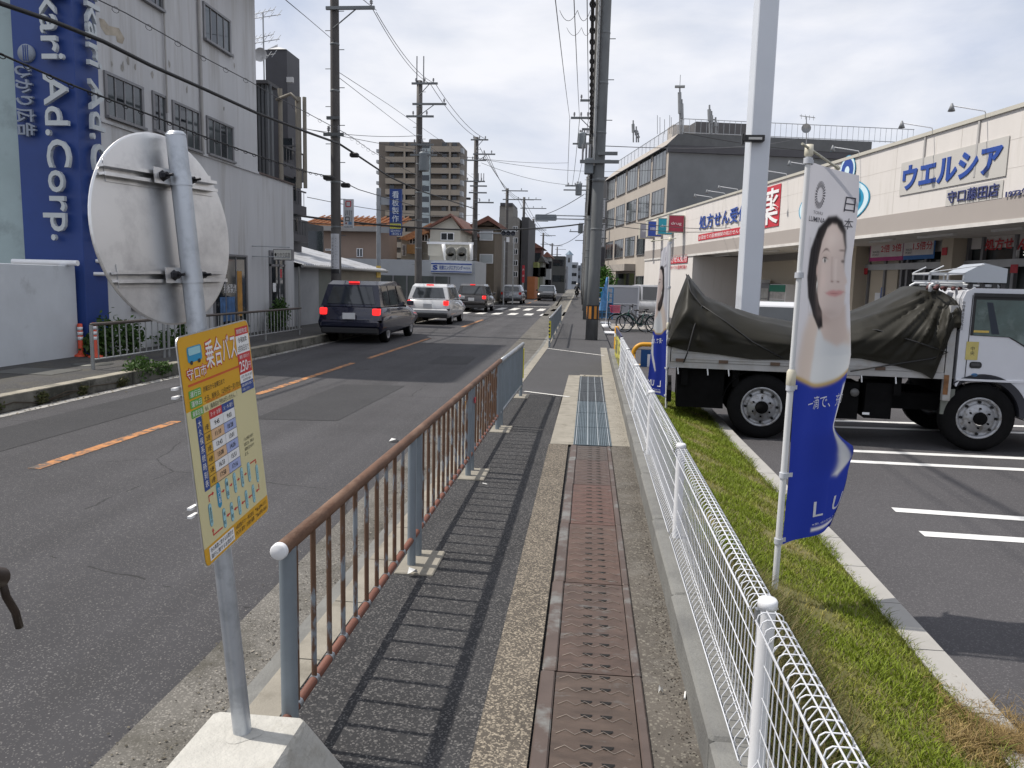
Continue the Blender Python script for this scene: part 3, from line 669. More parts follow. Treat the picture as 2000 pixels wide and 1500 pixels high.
redb = mat('board red', (.55, .03, .035), .45, 0, 0); navy = mat('board navy', (.02, .06, .26), .45, 0, 0); grn = mat('board green', (.12, .38, .05), .45, 0, 0); cyan = mat('board cyan', (.02, .28, .50), .45, 0, 0); lcy = mat('board pale cyan', (.33, .60, .66), .45, 0, 0)
peach = mat('board peach', (.70, .46, .27), .45, 0, 0); lav = mat('board lavender', (.36, .42, .68), .45, 0, 0); org = mat('board ochre', (.62, .36, .03), .45, 0, 0)
def R4(x0, x1, z0, z1, mt, y): b.m(mt); flat(b, [(x0, z0), (x1, z0), (x1, z1), (x0, z1)], y)
# little bus picture
b.m(cyan); flat(b, rrect(.045, .125, .535, .575, .008), Y1); b.m(lcy); flat(b, rrect(.052, .118, .553, .572, .004), Y2); b.m(inkb); flat(b, rrect(.055, .07, .529, .539, .005), Y2); flat(b, rrect(.098, .113, .529, .539, .005), Y2)
b.m(redb).text('守口市', .028, .142, .488, .524, Y1, bold=.035); b.m(inkw).text('守口市', .031, .139, .491, .521, Y2)
b.m(redb).text('乗合バス', .140, .345, .500, .584, Y1, bold=.03); b.m(inkw).text('乗合バス', .144, .341, .504, .580, Y2, bold=.008)
R4(.03, .345, .476, .482, mat('board vermilion', (.60, .10, .02), .45, 0, 0), Y1)
for i, (lab, tx) in enumerate([('運行日', '月曜日から金曜日まで'), ('運休日', '土日、祝休日、12月29日～翌1月3日'), ('乗車定員', '8人（乗車前の予約は行いません。）')]):
    z = .452 - .022 * i * 1.15
    b.m(grn); flat(b, rrect(.027, .095, z - .007, z + .014, .004), Y1); b.m(inkw).text(lab, .033, .089, z - .004, z + .011, Y2)
    b.m(inkb).text(tx, .107, [.24, .345, .31][i], z - .004, z + .011, Y1)
b.m(mat('board vermilion', (.6, .1, .02))).text('※乗車定員に達した場合はご乗車になれません。', .107, .335, .372 + .012 + .0, .372 + .020, Y2) if False else None
b.m(MT['board vermilion']).text('※乗車定員に達した場合はご乗車になれません。', .115, .335, .4165, .4235, Y1)
R4(.345, .437, .566, .590, redb, Y1); b.m(inkw).text('期間限定', .352, .430, .571, .585, Y2)
R4(.345, .437, .513, .566, inkw, Y1); b.m(inkb).text('令和8年', .357, .423, .543, .561, Y2); b.text('5月末日まで', .352, .431, .518, .537, Y2)
R4(.345, .437, .452, .513, redb, Y1); b.m(inkw).text('運賃 1回あたり', .356, .426, .497, .508, Y2); b.text('250', .349, .408, .459, .491, Y2, bold=.01); b.text('円', .411, .431, .462, .482, Y2)
R4(.345, .437, .427, .452, inkw, Y1); b.m(inkb).text('小学生・障がい者 100円', .352, .431, .4405, .449, Y2); b.text('未就学児 無料', .362, .421, .430, .438, Y2)
R4(.345, .437, .398, .427, navy, Y1); b.m(inkw).text('運賃は乗車時に現金にて', .351, .431, .415, .423, Y2); b.text('お支払いください', .351, .405, .403, .411, Y2)
# timetable
T0, T1, TT, TB = .047, .281, .395, .197
R4(.047, .078, TB - .002, .392, navy, Y1); b.m(inkw).text('大久保系統時刻表', .053, .072, TB + .004, .386, Y2, vert=True)
rows = [('1便', '9:45', '9:03'), ('2便', '11:10', '10:28'), ('3便', '13:43', '13:01'), ('4便', '15:08', '14:26'), ('5便', '16:33', '15:51'), ('6便', '17:58', '17:16')]
R4(.080, .122, .371, .395, org, Y1); R4(.122, .2015, .371, .395, redb, Y1); R4(.2015, .281, .371, .395, navy, Y1)
b.m(inkw).text('月・水・金 運行', .130, .195, .377, .389, Y2); b.text('火・木 運行', .211, .272, .377, .389, Y2)
rh = (.371 - TB) / 6
for i, (a_, c_, d_) in enumerate(rows):
    z1_ = .371 - rh * i; z0_ = z1_ - rh
    R4(.080, .122, z0_, z1_, org, Y1); R4(.122, .2015, z0_, z1_, inkw if i % 2 == 0 else peach, Y1); R4(.2015, .281, z0_, z1_, inkw if i % 2 == 0 else lav, Y1)
    R4(.080, .281, z0_ - .0006, z0_ + .0006, inkb, Y2)
    b.m(inkb).text(a_, .086, .117, z0_ + .007, z1_ - .007, Y2, keep=True); b.text(c_, .135, .190, z0_ + .008, z1_ - .008, Y2, keep=True, bold=.01); b.text(d_, .214, .270, z0_ + .008, z1_ - .008, Y2, keep=True, bold=.01)
R4(.1215, .1222, TB, .371, inkb, Y3); R4(.2012, .2019, TB, .371, inkb, Y3); R4(.0795, .0803, TB, .395, inkb, Y3); R4(.2807, .2815, TB, .395, inkb, Y3)
for i, t_ in enumerate(['バスの現在の走行', '位置又は、車内の', '混雑状況が分かり', 'ます。']):
    b.m(inkb).text(t_, .318, .318 + (.072 if i < 3 else .026), .258 - .0145 * i, .268 - .0145 * i, Y1)
# route diagram: pill-shaped stop names with red arrows
def pill(x, z0_, z1_, txt, big=False, wd=.019):
    b.m(cyan); flat(b, rrect(x - wd / 2, x + wd / 2, z0_, z1_, wd / 2.01), Y1)
    if not big: b.m(lcy); flat(b, rrect(x - wd / 2 + .0013, x + wd / 2 - .0013, z0_ + .0013, z1_ - .0013, wd / 2 - .0015), Y2)
    b.m(inkw if big else inkb).text(txt, x - wd / 3, x + wd / 3, z0_ + wd * .5, z1_ - wd * .5, Y3, vert=True)
tops = ['守口駅', '藤 田', '大久保町一丁目', '大久保公園', '大久保町四丁目', '大久保小学校']
xsP = [.122, .176, .228, .279, .330, .388]
for i, x in enumerate(xsP):
    if i == 0: pill(x, .126, .196, tops[0], True, .024)
    elif i < 5: pill(x, .132, .192, tops[i])
    else: pill(x, .112, .168, tops[i])
bots = ['藤田団地', '梶 町', '東 町', '八雲東町二丁目', '金田町五丁目', '大日町三丁目']
xsB = [.062, .138, .188, .240, .292, .345]
for i, x in enumerate(xsB):
    if i == 0: pill(x, .095, .158, bots[0])
    else: pill(x, .062, .118, bots[i])
b.m(redb)
def arrow(x0, z, dx):
    s = 1 if dx > 0 else -1; flat(b, [(x0, z - .002), (x0 + dx * .5, z - .002), (x0 + dx * .5, z + .002), (x0, z + .002)][::s], Y1); flat(b, [(x0 + dx * .5, z - .005), (x0 + dx, z), (x0 + dx * .5, z + .005)][::s], Y1)
for i in range(4): arrow(xsP[i] + .017, .164, xsP[i + 1] - xsP[i] - .034)
for i in range(5, 1, -1): arrow(xsB[i] - .013, .090, -(xsB[i] - xsB[i - 1] - .026))
for poly in ([(.062, .162), (.066, .162), (.066, .176), (.085, .176), (.085, .172), (.095, .178), (.085, .184), (.085, .180), (.062, .180)], [(.345, .186), (.388, .186), (.388, .178), (.392, .178), (.386, .170), (.380, .178), (.384, .178), (.384, .182), (.345, .182)],
             [(.386, .106), (.390, .106), (.390, .088), (.374, .088), (.374, .084), (.364, .090), (.374, .096), (.374, .092), (.386, .092)], [(.120, .068), (.062, .068), (.062, .080), (.057, .080), (.064, .090), (.071, .080), (.066, .080), (.066, .072), (.120, .072)]): flat(b, poly, Y1)
R4(.03, .185, .010, .046, inkw, Y1); b.m(inkb).text('市の事業に関するお問合せ', .037, .178, .030, .043, Y2); b.text('運行に関するお問合せ', .037, .178, .013, .026, Y2)
b.m(inkb).text('大阪京阪タクシー株式会社', .196, .330, .030, .043, Y1); b.text('守口市 都市・交通計画課', .196, .330, .013, .026, Y1); b.text('℡06-6994-1111', .342, .428, .030, .042, Y1); b.text('℡06-6992-1664', .342, .428, .013, .025, Y1)
b.build('printed_face', brd)
for zz_ in (.16, .47):
    p_ = Mb @ Vector((0, 0, zz_)); pc = pole_at(p_.z)
    b = MB().m(alum); b.cyl(pc - tl * .012, pc + tl * .012, pr + .002, n=24)
    b.box(pc.x + .02, p_.x - .02, pc.y - .012, pc.y + .012, pc.z - .012, pc.z + .012)
    b.build('strap_bracket', brd)
    for dz_ in (.009, -.013): MB().m(inkw).box(p_.x - .02, p_.x - .009, p_.y - .018, p_.y + .02, p_.z + dz_ - .003, p_.z + dz_ + .003).build('strap_tail', brd)

# ================================================================== guard rails along the kerb
def guard_rail(name, X0, posts, ytop0, ytop1, zt, hand, bars, post_m, low, label, group, spacing=.168, br=.0105, cap=True, base=0.0, zlow=.16, pads=True, xf=None, rh_=.0255):
    xf = xf or (lambda y: X0)
    t = empty(name, (xf(ytop0), ytop0, base)); tag(t, label, 'guard rail', group)
    n = max(2, int((ytop1 - ytop0) / 1.0)); ptsr = [(xf(ytop0 + (ytop1 - ytop0) * i / n), ytop0 + (ytop1 - ytop0) * i / n, zt) for i in range(n + 1)]
    MB().m(hand).tube(ptsr, rh_, 16).build('handrail', t)
    if cap:
        b = MB().m(white_p); b.lathe([(0, -.012), (.023, -.011), (.0272, -.007), (.0278, .010)], ptsr[0], 'y', 20); b.build('end_cap', t)
    for y in posts:
        b = MB().m(post_m); b.cyl((xf(y), y, base), (xf(y), y, zt - .01), .024 if y != posts[0] else .028, n=14); b.build('post', t)
    MB().m(low).tube([(p[0], p[1], base + zlow) for p in ptsr], .017, 10).build('bottom_rail', t)
    y = ytop0 + spacing * .8; k = 0
    while y < ytop1 - .05:
        if min(abs(y - q) for q in posts) > .06 and k < 98:
            b = MB().m(bars); b.cyl((xf(y), y, base + zlow + .012), (xf(y), y, zt - .02), br, n=8, cap=False)
            b.m(galv); b.cyl((xf(y), y - .014, base + zlow), (xf(y), y + .014, base + zlow), .0195, n=10)
            b.build('baluster', t); k += 1
        y += spacing
    if pads:
        for y in sorted(set(round(q / .6) * .6 for q in posts[1:])):
            pass
    return t
guard_rail('guard_rail', -.95, [2.34, 4.14, 4.30, 6.22, 6.40, 8.30, 8.42], 2.27, 8.46, .755, rust, rustbar, galv_paint, rust_red, 'rust brown guard rail with thin balusters running from the bus stop pole along the kerb', 'guard rails at the road edge')
padm = conc_new
for i, y in enumerate((4.22, 6.31, 8.36, 10.9)):
    b = MB().m(padm).bbox(-1.02, -.80, y - .21, y + .17, -.01, .012, .006)
    tag(b.build('post_footing'), ['pale concrete footing pad under the nearest pair of rail posts', 'pale concrete footing pad under the second pair of rail posts', 'pale concrete footing pad where the rusty rail meets the grey one', 'pale concrete footing pad at the far end of the near rail'][i], 'concrete pad', 'footing pads of the guard rail')
guard_rail('guard_rail', -.93, [8.56, 10.86], 8.50, 11.05, .745, galv, galv_paint, galv_paint, galv, 'blue grey galvanised guard rail continuing the rusty one up to the driveway', 'guard rails at the road edge', spacing=.10, cap=False, xf=lambda y: -.945 + .012 * (y - 8.5))
xg = lambda y: kx(y) + .02
guard_rail('guard_rail', 0, [19.7, 22.7, 25.7, 28.7, 31.5], 19.6, 31.6, .75, galv, galv_paint, galv_paint, galv, 'far galvanised guard rail beyond the driveway, beside the big utility pole', 'guard rails at the road edge', spacing=.15, cap=False, xf=xg)
for (x, y, lb) in ((-.92, 11.07, 'short yellow and black warning strip at the far end of the near guard rail'), (xg(19.6) + .01, 19.55, 'short yellow and black warning strip on the near end of the far guard rail')):
    b = MB().m(mat('warning yellow', (.62, .55, .02), .5)); b.box(x - .025, x + .025, y - .03, y - .02 + .02, .25, .68); b.m(blackm)
    for i in range(4): b.box(x - .027, x + .012, y - .032, y - .028, .31 + .09 * i, .35 + .09 * i)
    tag(b.build('warning_strip'), lb, 'warning strip', 'warning strips on rail ends')
b = MB().m(mat('sticker amber', (.6, .3, .02), .5)).box(-.979, -.975, 6.19, 6.25, .58, .64); b.m(redp).box(-.9255, -.9225, 6.36, 6.42, .60, .65)
tag(b.build('sticker'), 'amber and red reflector stickers on the second pair of rail posts', 'sticker')

# ================================================================== white mesh fence on the low wall
fx = lambda y: .557 + .0045 * (y - 2.2)
fposts = [-.02, 2.22, 4.45, 6.70, 8.95, 11.2, 13.45]
fr = empty('mesh_fence', (fx(2.2), 2.2, .12)); tag(fr, 'white wire mesh fence with rolled top edge between the pavement and the lawn', 'fence')
ZB, ZT = .155, .70
for y in fposts:
    b = MB().m(white_p); x = fx(y) + .0; b.cyl((x, y, ZB - .02), (x, y, ZT - .0), .025, n=20); b.lathe([(.025, -.01), (.029, -.008), (.029, .012), (.024, .02), (0, .022)], (x, y, ZT - .002), 'z', 20)
    b.m(MT['galvanised steel']).box(x - .034, x - .022, y - .012, y + .012, ZT - .055, ZT - .015); b.build('fence_post', fr)
for k in range(len(fposts) - 1):
    ya, yb = fposts[k] + .045, fposts[k + 1] - .045; b = MB().m(white_wire)
    near = k < 3
    n = int((yb - ya) / .05); nn = 6 if near else 4
    for i in range(n + 1):
        y = ya + (yb - ya) * i / n; x = fx(y)
        prof = [(-.004, .235), (-.036, .185), (-.040, .165), (-.028, .150), (.012, .150)][::-1] + [(-.004, .28), (-.004, .60), (-.030, .645), (-.038, .668), (-.034, .684), (-.022, .692), (.022, .692), (.034, .684), (.038, .668), (.028, .640), (.002, .600)]
        b.tube([(x + px_, y, pz) for px_, pz in prof], .0021, 5 if near else 3, cap=False)
    for (dx_, z, r_) in [(-.0085, .235, .0021), (-.0085, .33, .0021), (-.0085, .43, .0021), (-.0085, .53, .0021), (-.0085, .600, .0021), (-.042, .668, .0024), (.042, .668, .0024), (-.012, .697, .0024), (.012, .697, .0024), (-.044, .170, .0024), (.012, .1555, .0024), (-.028, .1455, .0024)]:
        b.tube([(fx(ya) + dx_, ya, z), (fx(yb) + dx_, yb, z)], r_, 5 if near else 3)
    b.build('wire_panel', fr)

# scraps lying about
paperm = mat('scrap paper', (.7, .7, .68), .8, 0, 0)
for i, (px, py, L, wd, az, lb, ct) in enumerate([(1338, 1360, .05, .008, 1.4, 'white cigarette end lying beside the low wall', 'cigarette end'), (1290, 1354, .02, .014, .3, 'small white scrap lying right of the drain covers', 'litter'), (947, 946, .045, .008, 2.6, 'white cigarette end lying on the coarse asphalt between the rail shadows', 'cigarette end'),
                             (770, 863, .11, .07, .2, 'crumpled white paper scrap on the road behind the guard rail', 'litter'), (806, 1124, .06, .05, .5, 'pale crumpled wrapper on the nearest rail footing', 'litter')]):
    c = G(px, py, ZR if i == 3 else .003); z = {3: ZR + .004, 4: .014}.get(i, .004); d = Vector((math.cos(az), math.sin(az), 0)); e_ = Vector((-d.y, d.x, 0))
    b = MB().m(paperm)
    if 'cigarette' in ct: b.cyl((c.x - d.x * L / 2, c.y - d.y * L / 2, z + wd / 2), (c.x + d.x * L / 2, c.y + d.y * L / 2, z + wd / 2), wd / 2, n=8); 
    else:
        P = [Vector((c.x, c.y, z + .002 + .015 * ((j * 7) % 3))) + d * (L / 2 * math.cos(j * 1.05)) + e_ * (wd / 2 * math.sin(j * 1.05)) for j in range(6)]
        b.add([Vector((c.x, c.y, z + .012))] + P, [(0, 1 + j, 1 + (j + 1) % 6) for j in range(6)])
    tag(b.build('cigarette_end' if 'cigarette' in ct else 'paper_scrap'), lb, ct)
# rusty hooked bar poking into view at the left edge: bicycle brake end standing by the viewer
hb = mat('dark rusty bar', (.035, .024, .018), .5, .2, .3, 20)
P1 = [AX(*p, -1.25) for p in ((-40, 1125), (2, 1128), (12, 1165), (30, 1195), (38, 1225))]
t = empty('hooked_bar', tuple(P1[0])); tag(t, 'dark rusty hooked bar end standing over the road at the left edge', 'metal bar')
MB().m(hb).tube(P1[1:], .0085, 10).build('hook', t)
b = MB().m(hb); b.cyl(P1[0], P1[1] + Vector((0, .0, 0)), .022, n=14); b.cyl(P1[0], Vector((P1[0].x - .35, P1[0].y + .05, ZR)), .018, n=10); b.build('socket', t)
# ================================================================== buildings on the left
wallw = mat('stained white render wall', (0.52, 0.525, 0.535), 0.85, 0, 0.08, .8, .15, 60, rgb2=(0.37, 0.36, 0.345), s2=1.1, r2lo=.50, r2hi=.72, stretch=(2.6, 2.6, .22))
wallc = mat('pale cyan painted wall', (0.36, 0.45, 0.46), 0.85, 0, 0.10, 1, .1, 60, rgb2=(0.27, 0.33, 0.34), s2=1.5, r2lo=.55, r2hi=.7)
wframe = mat('grey aluminium frame', (0.22, 0.22, 0.23), 0.5, .5, .1)
pane = mat('curtained window pane', (0.06, 0.072, 0.076), 0.07, 0, 0.35, 1.2, spec=.8); paned = mat('dark window pane', (0.018, 0.022, 0.026), 0.05, 0, 0.35, 1.2, spec=.8)
def window(P, parent, u0, u1, z0, z1, n=4, dark=(1,), name='window', frame=wframe, depth=.10, out=.02, sill=True):
    """recessed sliding window: box in plane coordinates of P (u, outward n, z)"""
    M_ = P.mat(); 
    b = MB(M_).m(frame); t = .045
    b.box(u0 - .03, u1 + .03, -.05, out + .02, z1 - .01, z1 + .04); b.box(u0 - .03, u1 + .03, -.05, out + (.07 if sill else .02), z0 - .05, z0)
    b.box(u0 - .03, u0 + t, -.05, out + .015, z0, z1 - .01); b.box(u1 - t, u1 + .03, -.05, out + .015, z0, z1 - .01)
    for i in range(1, n):
        u = u0 + (u1 - u0) * i / n; b.box(u - .018, u + .018, -.05, out + .004 * (i % 2), z0, z1 - .01)
    o = b.build(name, parent)
    p = MB(M_)
    for i in range(n):
        p.m(paned if i in dark else pane); a = u0 + (u1 - u0) * i / n + .02; c = u0 + (u1 - u0) * (i + 1) / n - .02
        p.quad((a, out - .012, z0 + .01), (c, out - .012, z0 + .01), (c, out - .012, z1 - .02), (a, out - .012, z1 - .02))
    ORI[o.name] = ORI[parent.name]; p.build('pane', o)
    return o
def pwin(P, parent, tl, br, **k):
    u0, z1 = P.hit(*tl); u1, z0 = P.hit(*br)
    if u0 > u1: u0, u1 = u1, u0
    # the corners lie on two perspective lines: average the heights
    return window(P, parent, u0, u1, min(z0, z1), max(z0, z1), **k)
XF = -8.95
PL_ = Pl((XF, 13.66, 0), 0.0, side=-1)          # facade plane of the sign maker's building, outward +x
assert PL_.n.x > 0
ub = PL_.hit(501, 200)[0]; uc = PL_.hit(574, 500)[0]; zc_ = PL_.hit(572, 363)[1]; zc_ = (zc_ + PL_.hit(202, 233)[1]) / 2
zr = PL_.hit(500, 0)[1] + .35
lb = empty('sign_maker_building', (XF - 4, 18, .13)); tag(lb, 'stained white three storey building with a blue corner pillar sign', 'building')
Mx = PL_.mat()
b = MB(Mx).m(wallw); b.box(0, ub, -9, 0, .10, zr); b.build('wall', lb)
b = MB(Mx).m(wallw); b.box(ub, uc, -7, -.003, .10, zc_); b.build('low_wing', lb)
b = MB(Mx).m(wallw).box(-.02, ub + .01, .0, .035, zc_ - .03, zc_ + .03); b.m(mat('brown flashing', (.10, .07, .06), .6)).box(ub, uc + .04, -7, .04, zc_ - .01, zc_ + .035); b.build('string_course', lb)
b = MB(Mx).m(mat('eave soffit', (.33, .33, .34), .8)); b.box(-.6, ub + .6, -9.5, .75, zr, zr + .22); b.m(wallw).box(-.6, ub + .62, .75, .79, zr - .05, zr + .28); b.build('roof', lb)
b = MB(Mx).m(wallc); b.box(-.36, -.003, -12, -1.10, .1, zr); b.build('side_wall', lb)
for tl_, br_, n_, dk in [((203, 142), (279, 250), 4, (1,)), ((297, 181), (324, 261), 2, (0,)), ((336, 199), (390, 296), 4, (1,)), ((403, 229), (455, 316), 4, (2,)), ((396, 6), (449, 107), 4, (1,)), ((268, -50), (315, 20), 4, (1,))]:
    u0, z1 = PL_.hit(*tl_); u1, z0 = PL_.hit(*br_); window(PL_, lb, u0, u1, z0, z1, n=n_, dark=dk)
# small barred window, shop window, door
u0, z1 = PL_.hit(256, 566); u1, z0 = PL_.hit(300, 598); o = window(PL_, lb, u0, u1, z0, z1, n=2, dark=(0, 1))
b = MB(Mx).m(galv)
for i in range(9): b.cyl((u0 + (u1 - u0) * i / 8, .08, z0), (u0 + (u1 - u0) * i / 8, .08, z1), .008, n=6)
b.cyl((u0, .08, z0 + .03), (u1, .08, z0 + .03), .01, n=6); b.cyl((u0, .08, z1 - .03), (u1, .08, z1 - .03), .01, n=6); b.build('window_bars', lb)
u0, z1 = PL_.hit(415, 505); u1, _ = PL_.hit(480, 510); window(PL_, lb, u0, u1, .35, 2.12, n=3, dark=(0, 1, 2), name='shop_window')
b = MB(Mx).m(mat('poster amber', (.42, .21, .04), .6, 0, .3, 6)).box(u1 - .55, u1 - .28, .012, .016, .6, 1.75); b.m(mat('poster blue', (.05, .12, .26), .6, 0, .6, 5)).box(u0 + .3, u1 - .7, .012, .016, .5, 1.1); b.m(inkw).text('看板製作', u0 + .5, u1 - .6, 1.2, 1.42, -.017, f=lambda a, z, d: (a, .017, z)); b.build('shop_posters', lb)
ud0, zt_ = PL_.hit(525, 507); ud1, _ = PL_.hit(556, 640)
dm = mat('dark bronze frame', (.09, .085, .09), .4, .5)
b = MB(Mx).m(wframe); 
for a, c in ((ud0, ud0 + .06), (ud1 - .06, ud1), (ud0 + .62, ud0 + .67)): b.box(a, c, 0, .05, .13, 2.3)
b.box(ud0, ud1, 0, .05, 2.3, 2.36); b.box(ud0, ud1, 0, .05, 1.92, 1.98); o = b.build('door_frame', lb)
b = MB(Mx).m(paned).box(ud0 + .06, ud0 + .62, .005, .02, .16, 1.92); b.box(ud0 + .67, ud1 - .06, .005, .02, .16, 1.92); b.box(ud0 + .06, ud1 - .06, .005, .02, 1.98, 2.3); b.m(inkw).box(ud0 + .2, ud0 + .42, .021, .024, 1.2, 1.45); b.m(redp).box(ud0 + .72, ud0 + .86, .021, .024, 1.6, 1.85); ORI[o.name] = ORI[lb.name]; b.build('door', lb)
MB(Mx).m(galv).cyl((ud0 + .55, .07, .7), (ud0 + .55, .07, 1.3), .014, n=8).build('door_handle', lb)
# conduits and stains on the facade
b = MB(Mx).m(mat('painted conduit', (.36, .35, .34), .7)); 
for px, r_ in ((390, .035), (322, .02)):
    u, _z = PL_.hit(px, 200); b.cyl((u, .05, zc_ + (.0 if px == 390 else .6)), (u, .05, zr), r_, n=8)
b.build('conduit', lb)
b = MB(Mx).m(mat('peeled paint patch', (.40, .355, .29), .95, 0, .3, 3))
for pts in ([(193, 35), (203, 38), (212, 50), (232, 55), (243, 75), (239, 86), (228, 82), (226, 70), (206, 68), (196, 52)],):
    q = [PL_.hit(*p) for p in pts]; b.add([(u, .004, z) for u, z in q], [tuple(range(len(q)))])
b.m(mat('crack stain', (.30, .29, .27), .95, 0, .3, 6))
for px, py in ((218, 125), (238, 135), (264, 133), (297, 145), (330, 125), (455, 110), (457, 128), (365, 175), (437, 212), (250, 118), (321, 20), (240, 128)):
    u, z = PL_.hit(px, py); k = .07
    b.add([(u + k * random.uniform(.3, 1) * math.cos(a), .004, z + 1.6 * k * random.uniform(.3, 1) * math.sin(a)) for a in [i * 1.05 for i in range(6)]], [tuple(range(6))])
b.build('wall_stains', lb)
# projecting light-box sign on the low wing
usg, zs0 = PL_.hit(540, 510); _, zs1 = PL_.hit(540, 488)
sg = empty('light_box_sign', tuple(PL_.o + PL_.u * usg + Vector((0, 0, zs0)))); tag(sg, 'small white light box sign with black lettering projecting over the door', 'sign')
c0 = AX(533, 507, XF + .45); c1_ = AX(574, 488, XF + 1.1)
yS = c0.y + .2; k1 = AY(534, 508, yS); k2 = AY(570, 487, yS)
b = MB().m(MT['grey aluminium frame']).box(k1.x, k2.x, yS, yS + .16, k1.z, k2.z); b.m(mat('sign panel white', (.62, .62, .58), .5)).box(k1.x + .02, k2.x - .02, yS - .006, yS, k1.z + .02, k2.z - .02); b.build('box', sg)
b = MB().m(inkb).text('●ひかり広告', k1.x + .04, k2.x - .04, k1.z + .09, k2.z - .09, yS - .012); b.build('lettering', sg)
b = MB().m(galv)
for z in (k1.z + .08, k2.z + .05): b.cyl((XF, yS - .5, z), (k2.x - .05, yS - .02, z), .012, n=6)
b.build('bracket', sg)
# corner pillar sign
PY0, PY1 = 13.0, 13.66
pcx = AY(173, 690, PY0).x; pwx = AY(48, 500, PY0).x
pl = empty('pillar_sign', (pcx - .5, PY0 + .3, .13)); tag(pl, 'tall deep blue pillar sign with raised white lettering running down two faces', 'sign')
zp1 = 10.5
b = MB().m(bluep).bbox(pwx, pcx, PY0, PY1, .12, zp1, .01); b.build('pillar', pl)
lit = mat('acrylic letter', (.52, .56, .58), .35, 0, .04); 
def pt(x, y): return AY(x, y, PY0)
zt0 = pt(120, 470).z; ztop = zt0
# whole text runs down: measured stretch «kari» bottom .. final dot
za = pt(105, 470).z; kz = pt(100, 0).z
b = MB().m(lit)
xa = pt(88, 300).x; xb = pt(146, 300).x
# "kari Ad.Corp." occupies the visible part; the whole name starts above the frame
b.text('Hikari Ad.Corp.', xa, xb, za, za + (pt(100, 0).z - za) * 1.19, PY0 - .07, .07, .010, rot=-90); b.build('front_lettering', pl)
Ms = Matrix(((0, -1, 0, pcx), (1, 0, 0, 0), (0, 0, 1, 0), (0, 0, 0, 1)))          # local x -> +Y, facing -y -> +X
b = MB(Ms).m(lit); b.text('Hikari Ad.Corp.', PY0 + .10, PY0 + .58, za + .02, za + (pt(100, 0).z - za) * 1.19, -.07, .07, .010, rot=-90); b.build('side_lettering', pl)
b = MB().m(mat('grey raised kana', (.25, .29, .36), .5)); b.text('ひかり広告', pt(38, 200).x, pt(74, 200).x, pt(60, 268).z, pt(60, 130).z, PY0 - .05, .05, .02, rot=-90)
o_ = pt(54, 105); b.lathe([(0, PY0 - .05), (.15, PY0 - .05), (.15, PY0)], (o_.x, 0, o_.z), 'y', 28)
for dz in (-.04, .0, .04): b.m(bluep).box(o_.x - .01 + dz, o_.x + .008 + dz, PY0 - .056, PY0 - .051, o_.z - .13, o_.z + .13)
b.build('small_lettering', pl)
b = MB().m(white_p)
for (px0, px1, py) in ((25, 152, 511), ): p = AY(px0, py, PY0 - .25); q = AY(px1, py + 3, PY0 - .25); b.cyl(p, q, .05, n=12)
b.build('white_pipe', pl)
b = MB().m(white_p)
for (px, py) in ((192, 510), (188, 535)): p = AX(px, py, pcx + .05); b.cyl((pcx - .02, p.y - .0, p.z), (pcx + .25, p.y + .5, p.z), .035, n=10)
b.build('white_stub', pl)
# low white wall in front of the side wall
w0 = G(0, 717, .13); w1 = G(150, 695, .13); zt_ = (AX(0, 513, w0.x).z + AX(150, 520, w0.x).z) / 2
b = MB().m(mat('white painted low wall', (.56, .59, .62), .8, 0, .07, 1.5, .1, 40, rgb2=(.42, .44, .46), s2=2, r2lo=.6, r2hi=.75)).bbox(w0.x - .15, w0.x, 4, w1.y, .1, zt_, .01); tag(b.build('low_wall'), 'plain bluish white wall standing left of the blue pillar', 'wall')
# striped delineator posts
for (px, top, bot, lb_) in ((151, 632, 694, 'orange delineator post with white bands in front of the white wall edge'), (181, 630, 692, 'orange delineator post with white bands just behind the rail end post')):
    p = G(px, bot, .13) + (Vector((.16, -.12, 0)) if px < 160 else Vector((.36, -.45, 0))); z1 = AY(px, top, p.y).z; hgt = z1 - .13; t = empty('delineator_post', (p.x, p.y, .13)); tag(t, lb_, 'delineator post', 'orange delineator posts by the blue pillar')
    MB().m(orangep).lathe([(.12, .13), (.12, .155), (.07, .17), (.045, .2), (.042, z1 - .01), (.03, z1), (0, z1)], (p.x, p.y, 0), n=18).build('post', t)
    for k in (.55, .70, .85): MB().m(white_p).lathe([(.0435, .13 + hgt * k - .03), (.0445, .13 + hgt * k - .03), (.0445, .13 + hgt * k + .03), (.0435, .13 + hgt * k + .03)], (p.x, p.y, 0), n=18).build('reflective_band', t)
# rail on the left pavement
lg = G(182, 722, .13); lr2 = G(500, 668, .13)
brown = mat('dull brown pipe', (.085, .07, .06), .6, .2, .15); lightbar = mat('pale galvanised bar', (.30, .31, .31), .5, .5, .15)
zt2 = AY(172, 634, lg.y).z
xl = lambda y: lg.x + (y - lg.y) * .01
guard_rail('guard_rail', lg.x, [lg.y, lg.y + 2.0, lg.y + 2.15, lg.y + 4.15, lg.y + 6.3, lg.y + 8.4], lg.y, lg.y + 8.5, zt2, brown, lightbar, lightbar, lightbar, 'slim guard rail across the road before the white building, brown top pipe', 'guard rails at the road edge', spacing=.185, cap=False, base=.13, zlow=.15, xf=xl, rh_=.026, br=.011)

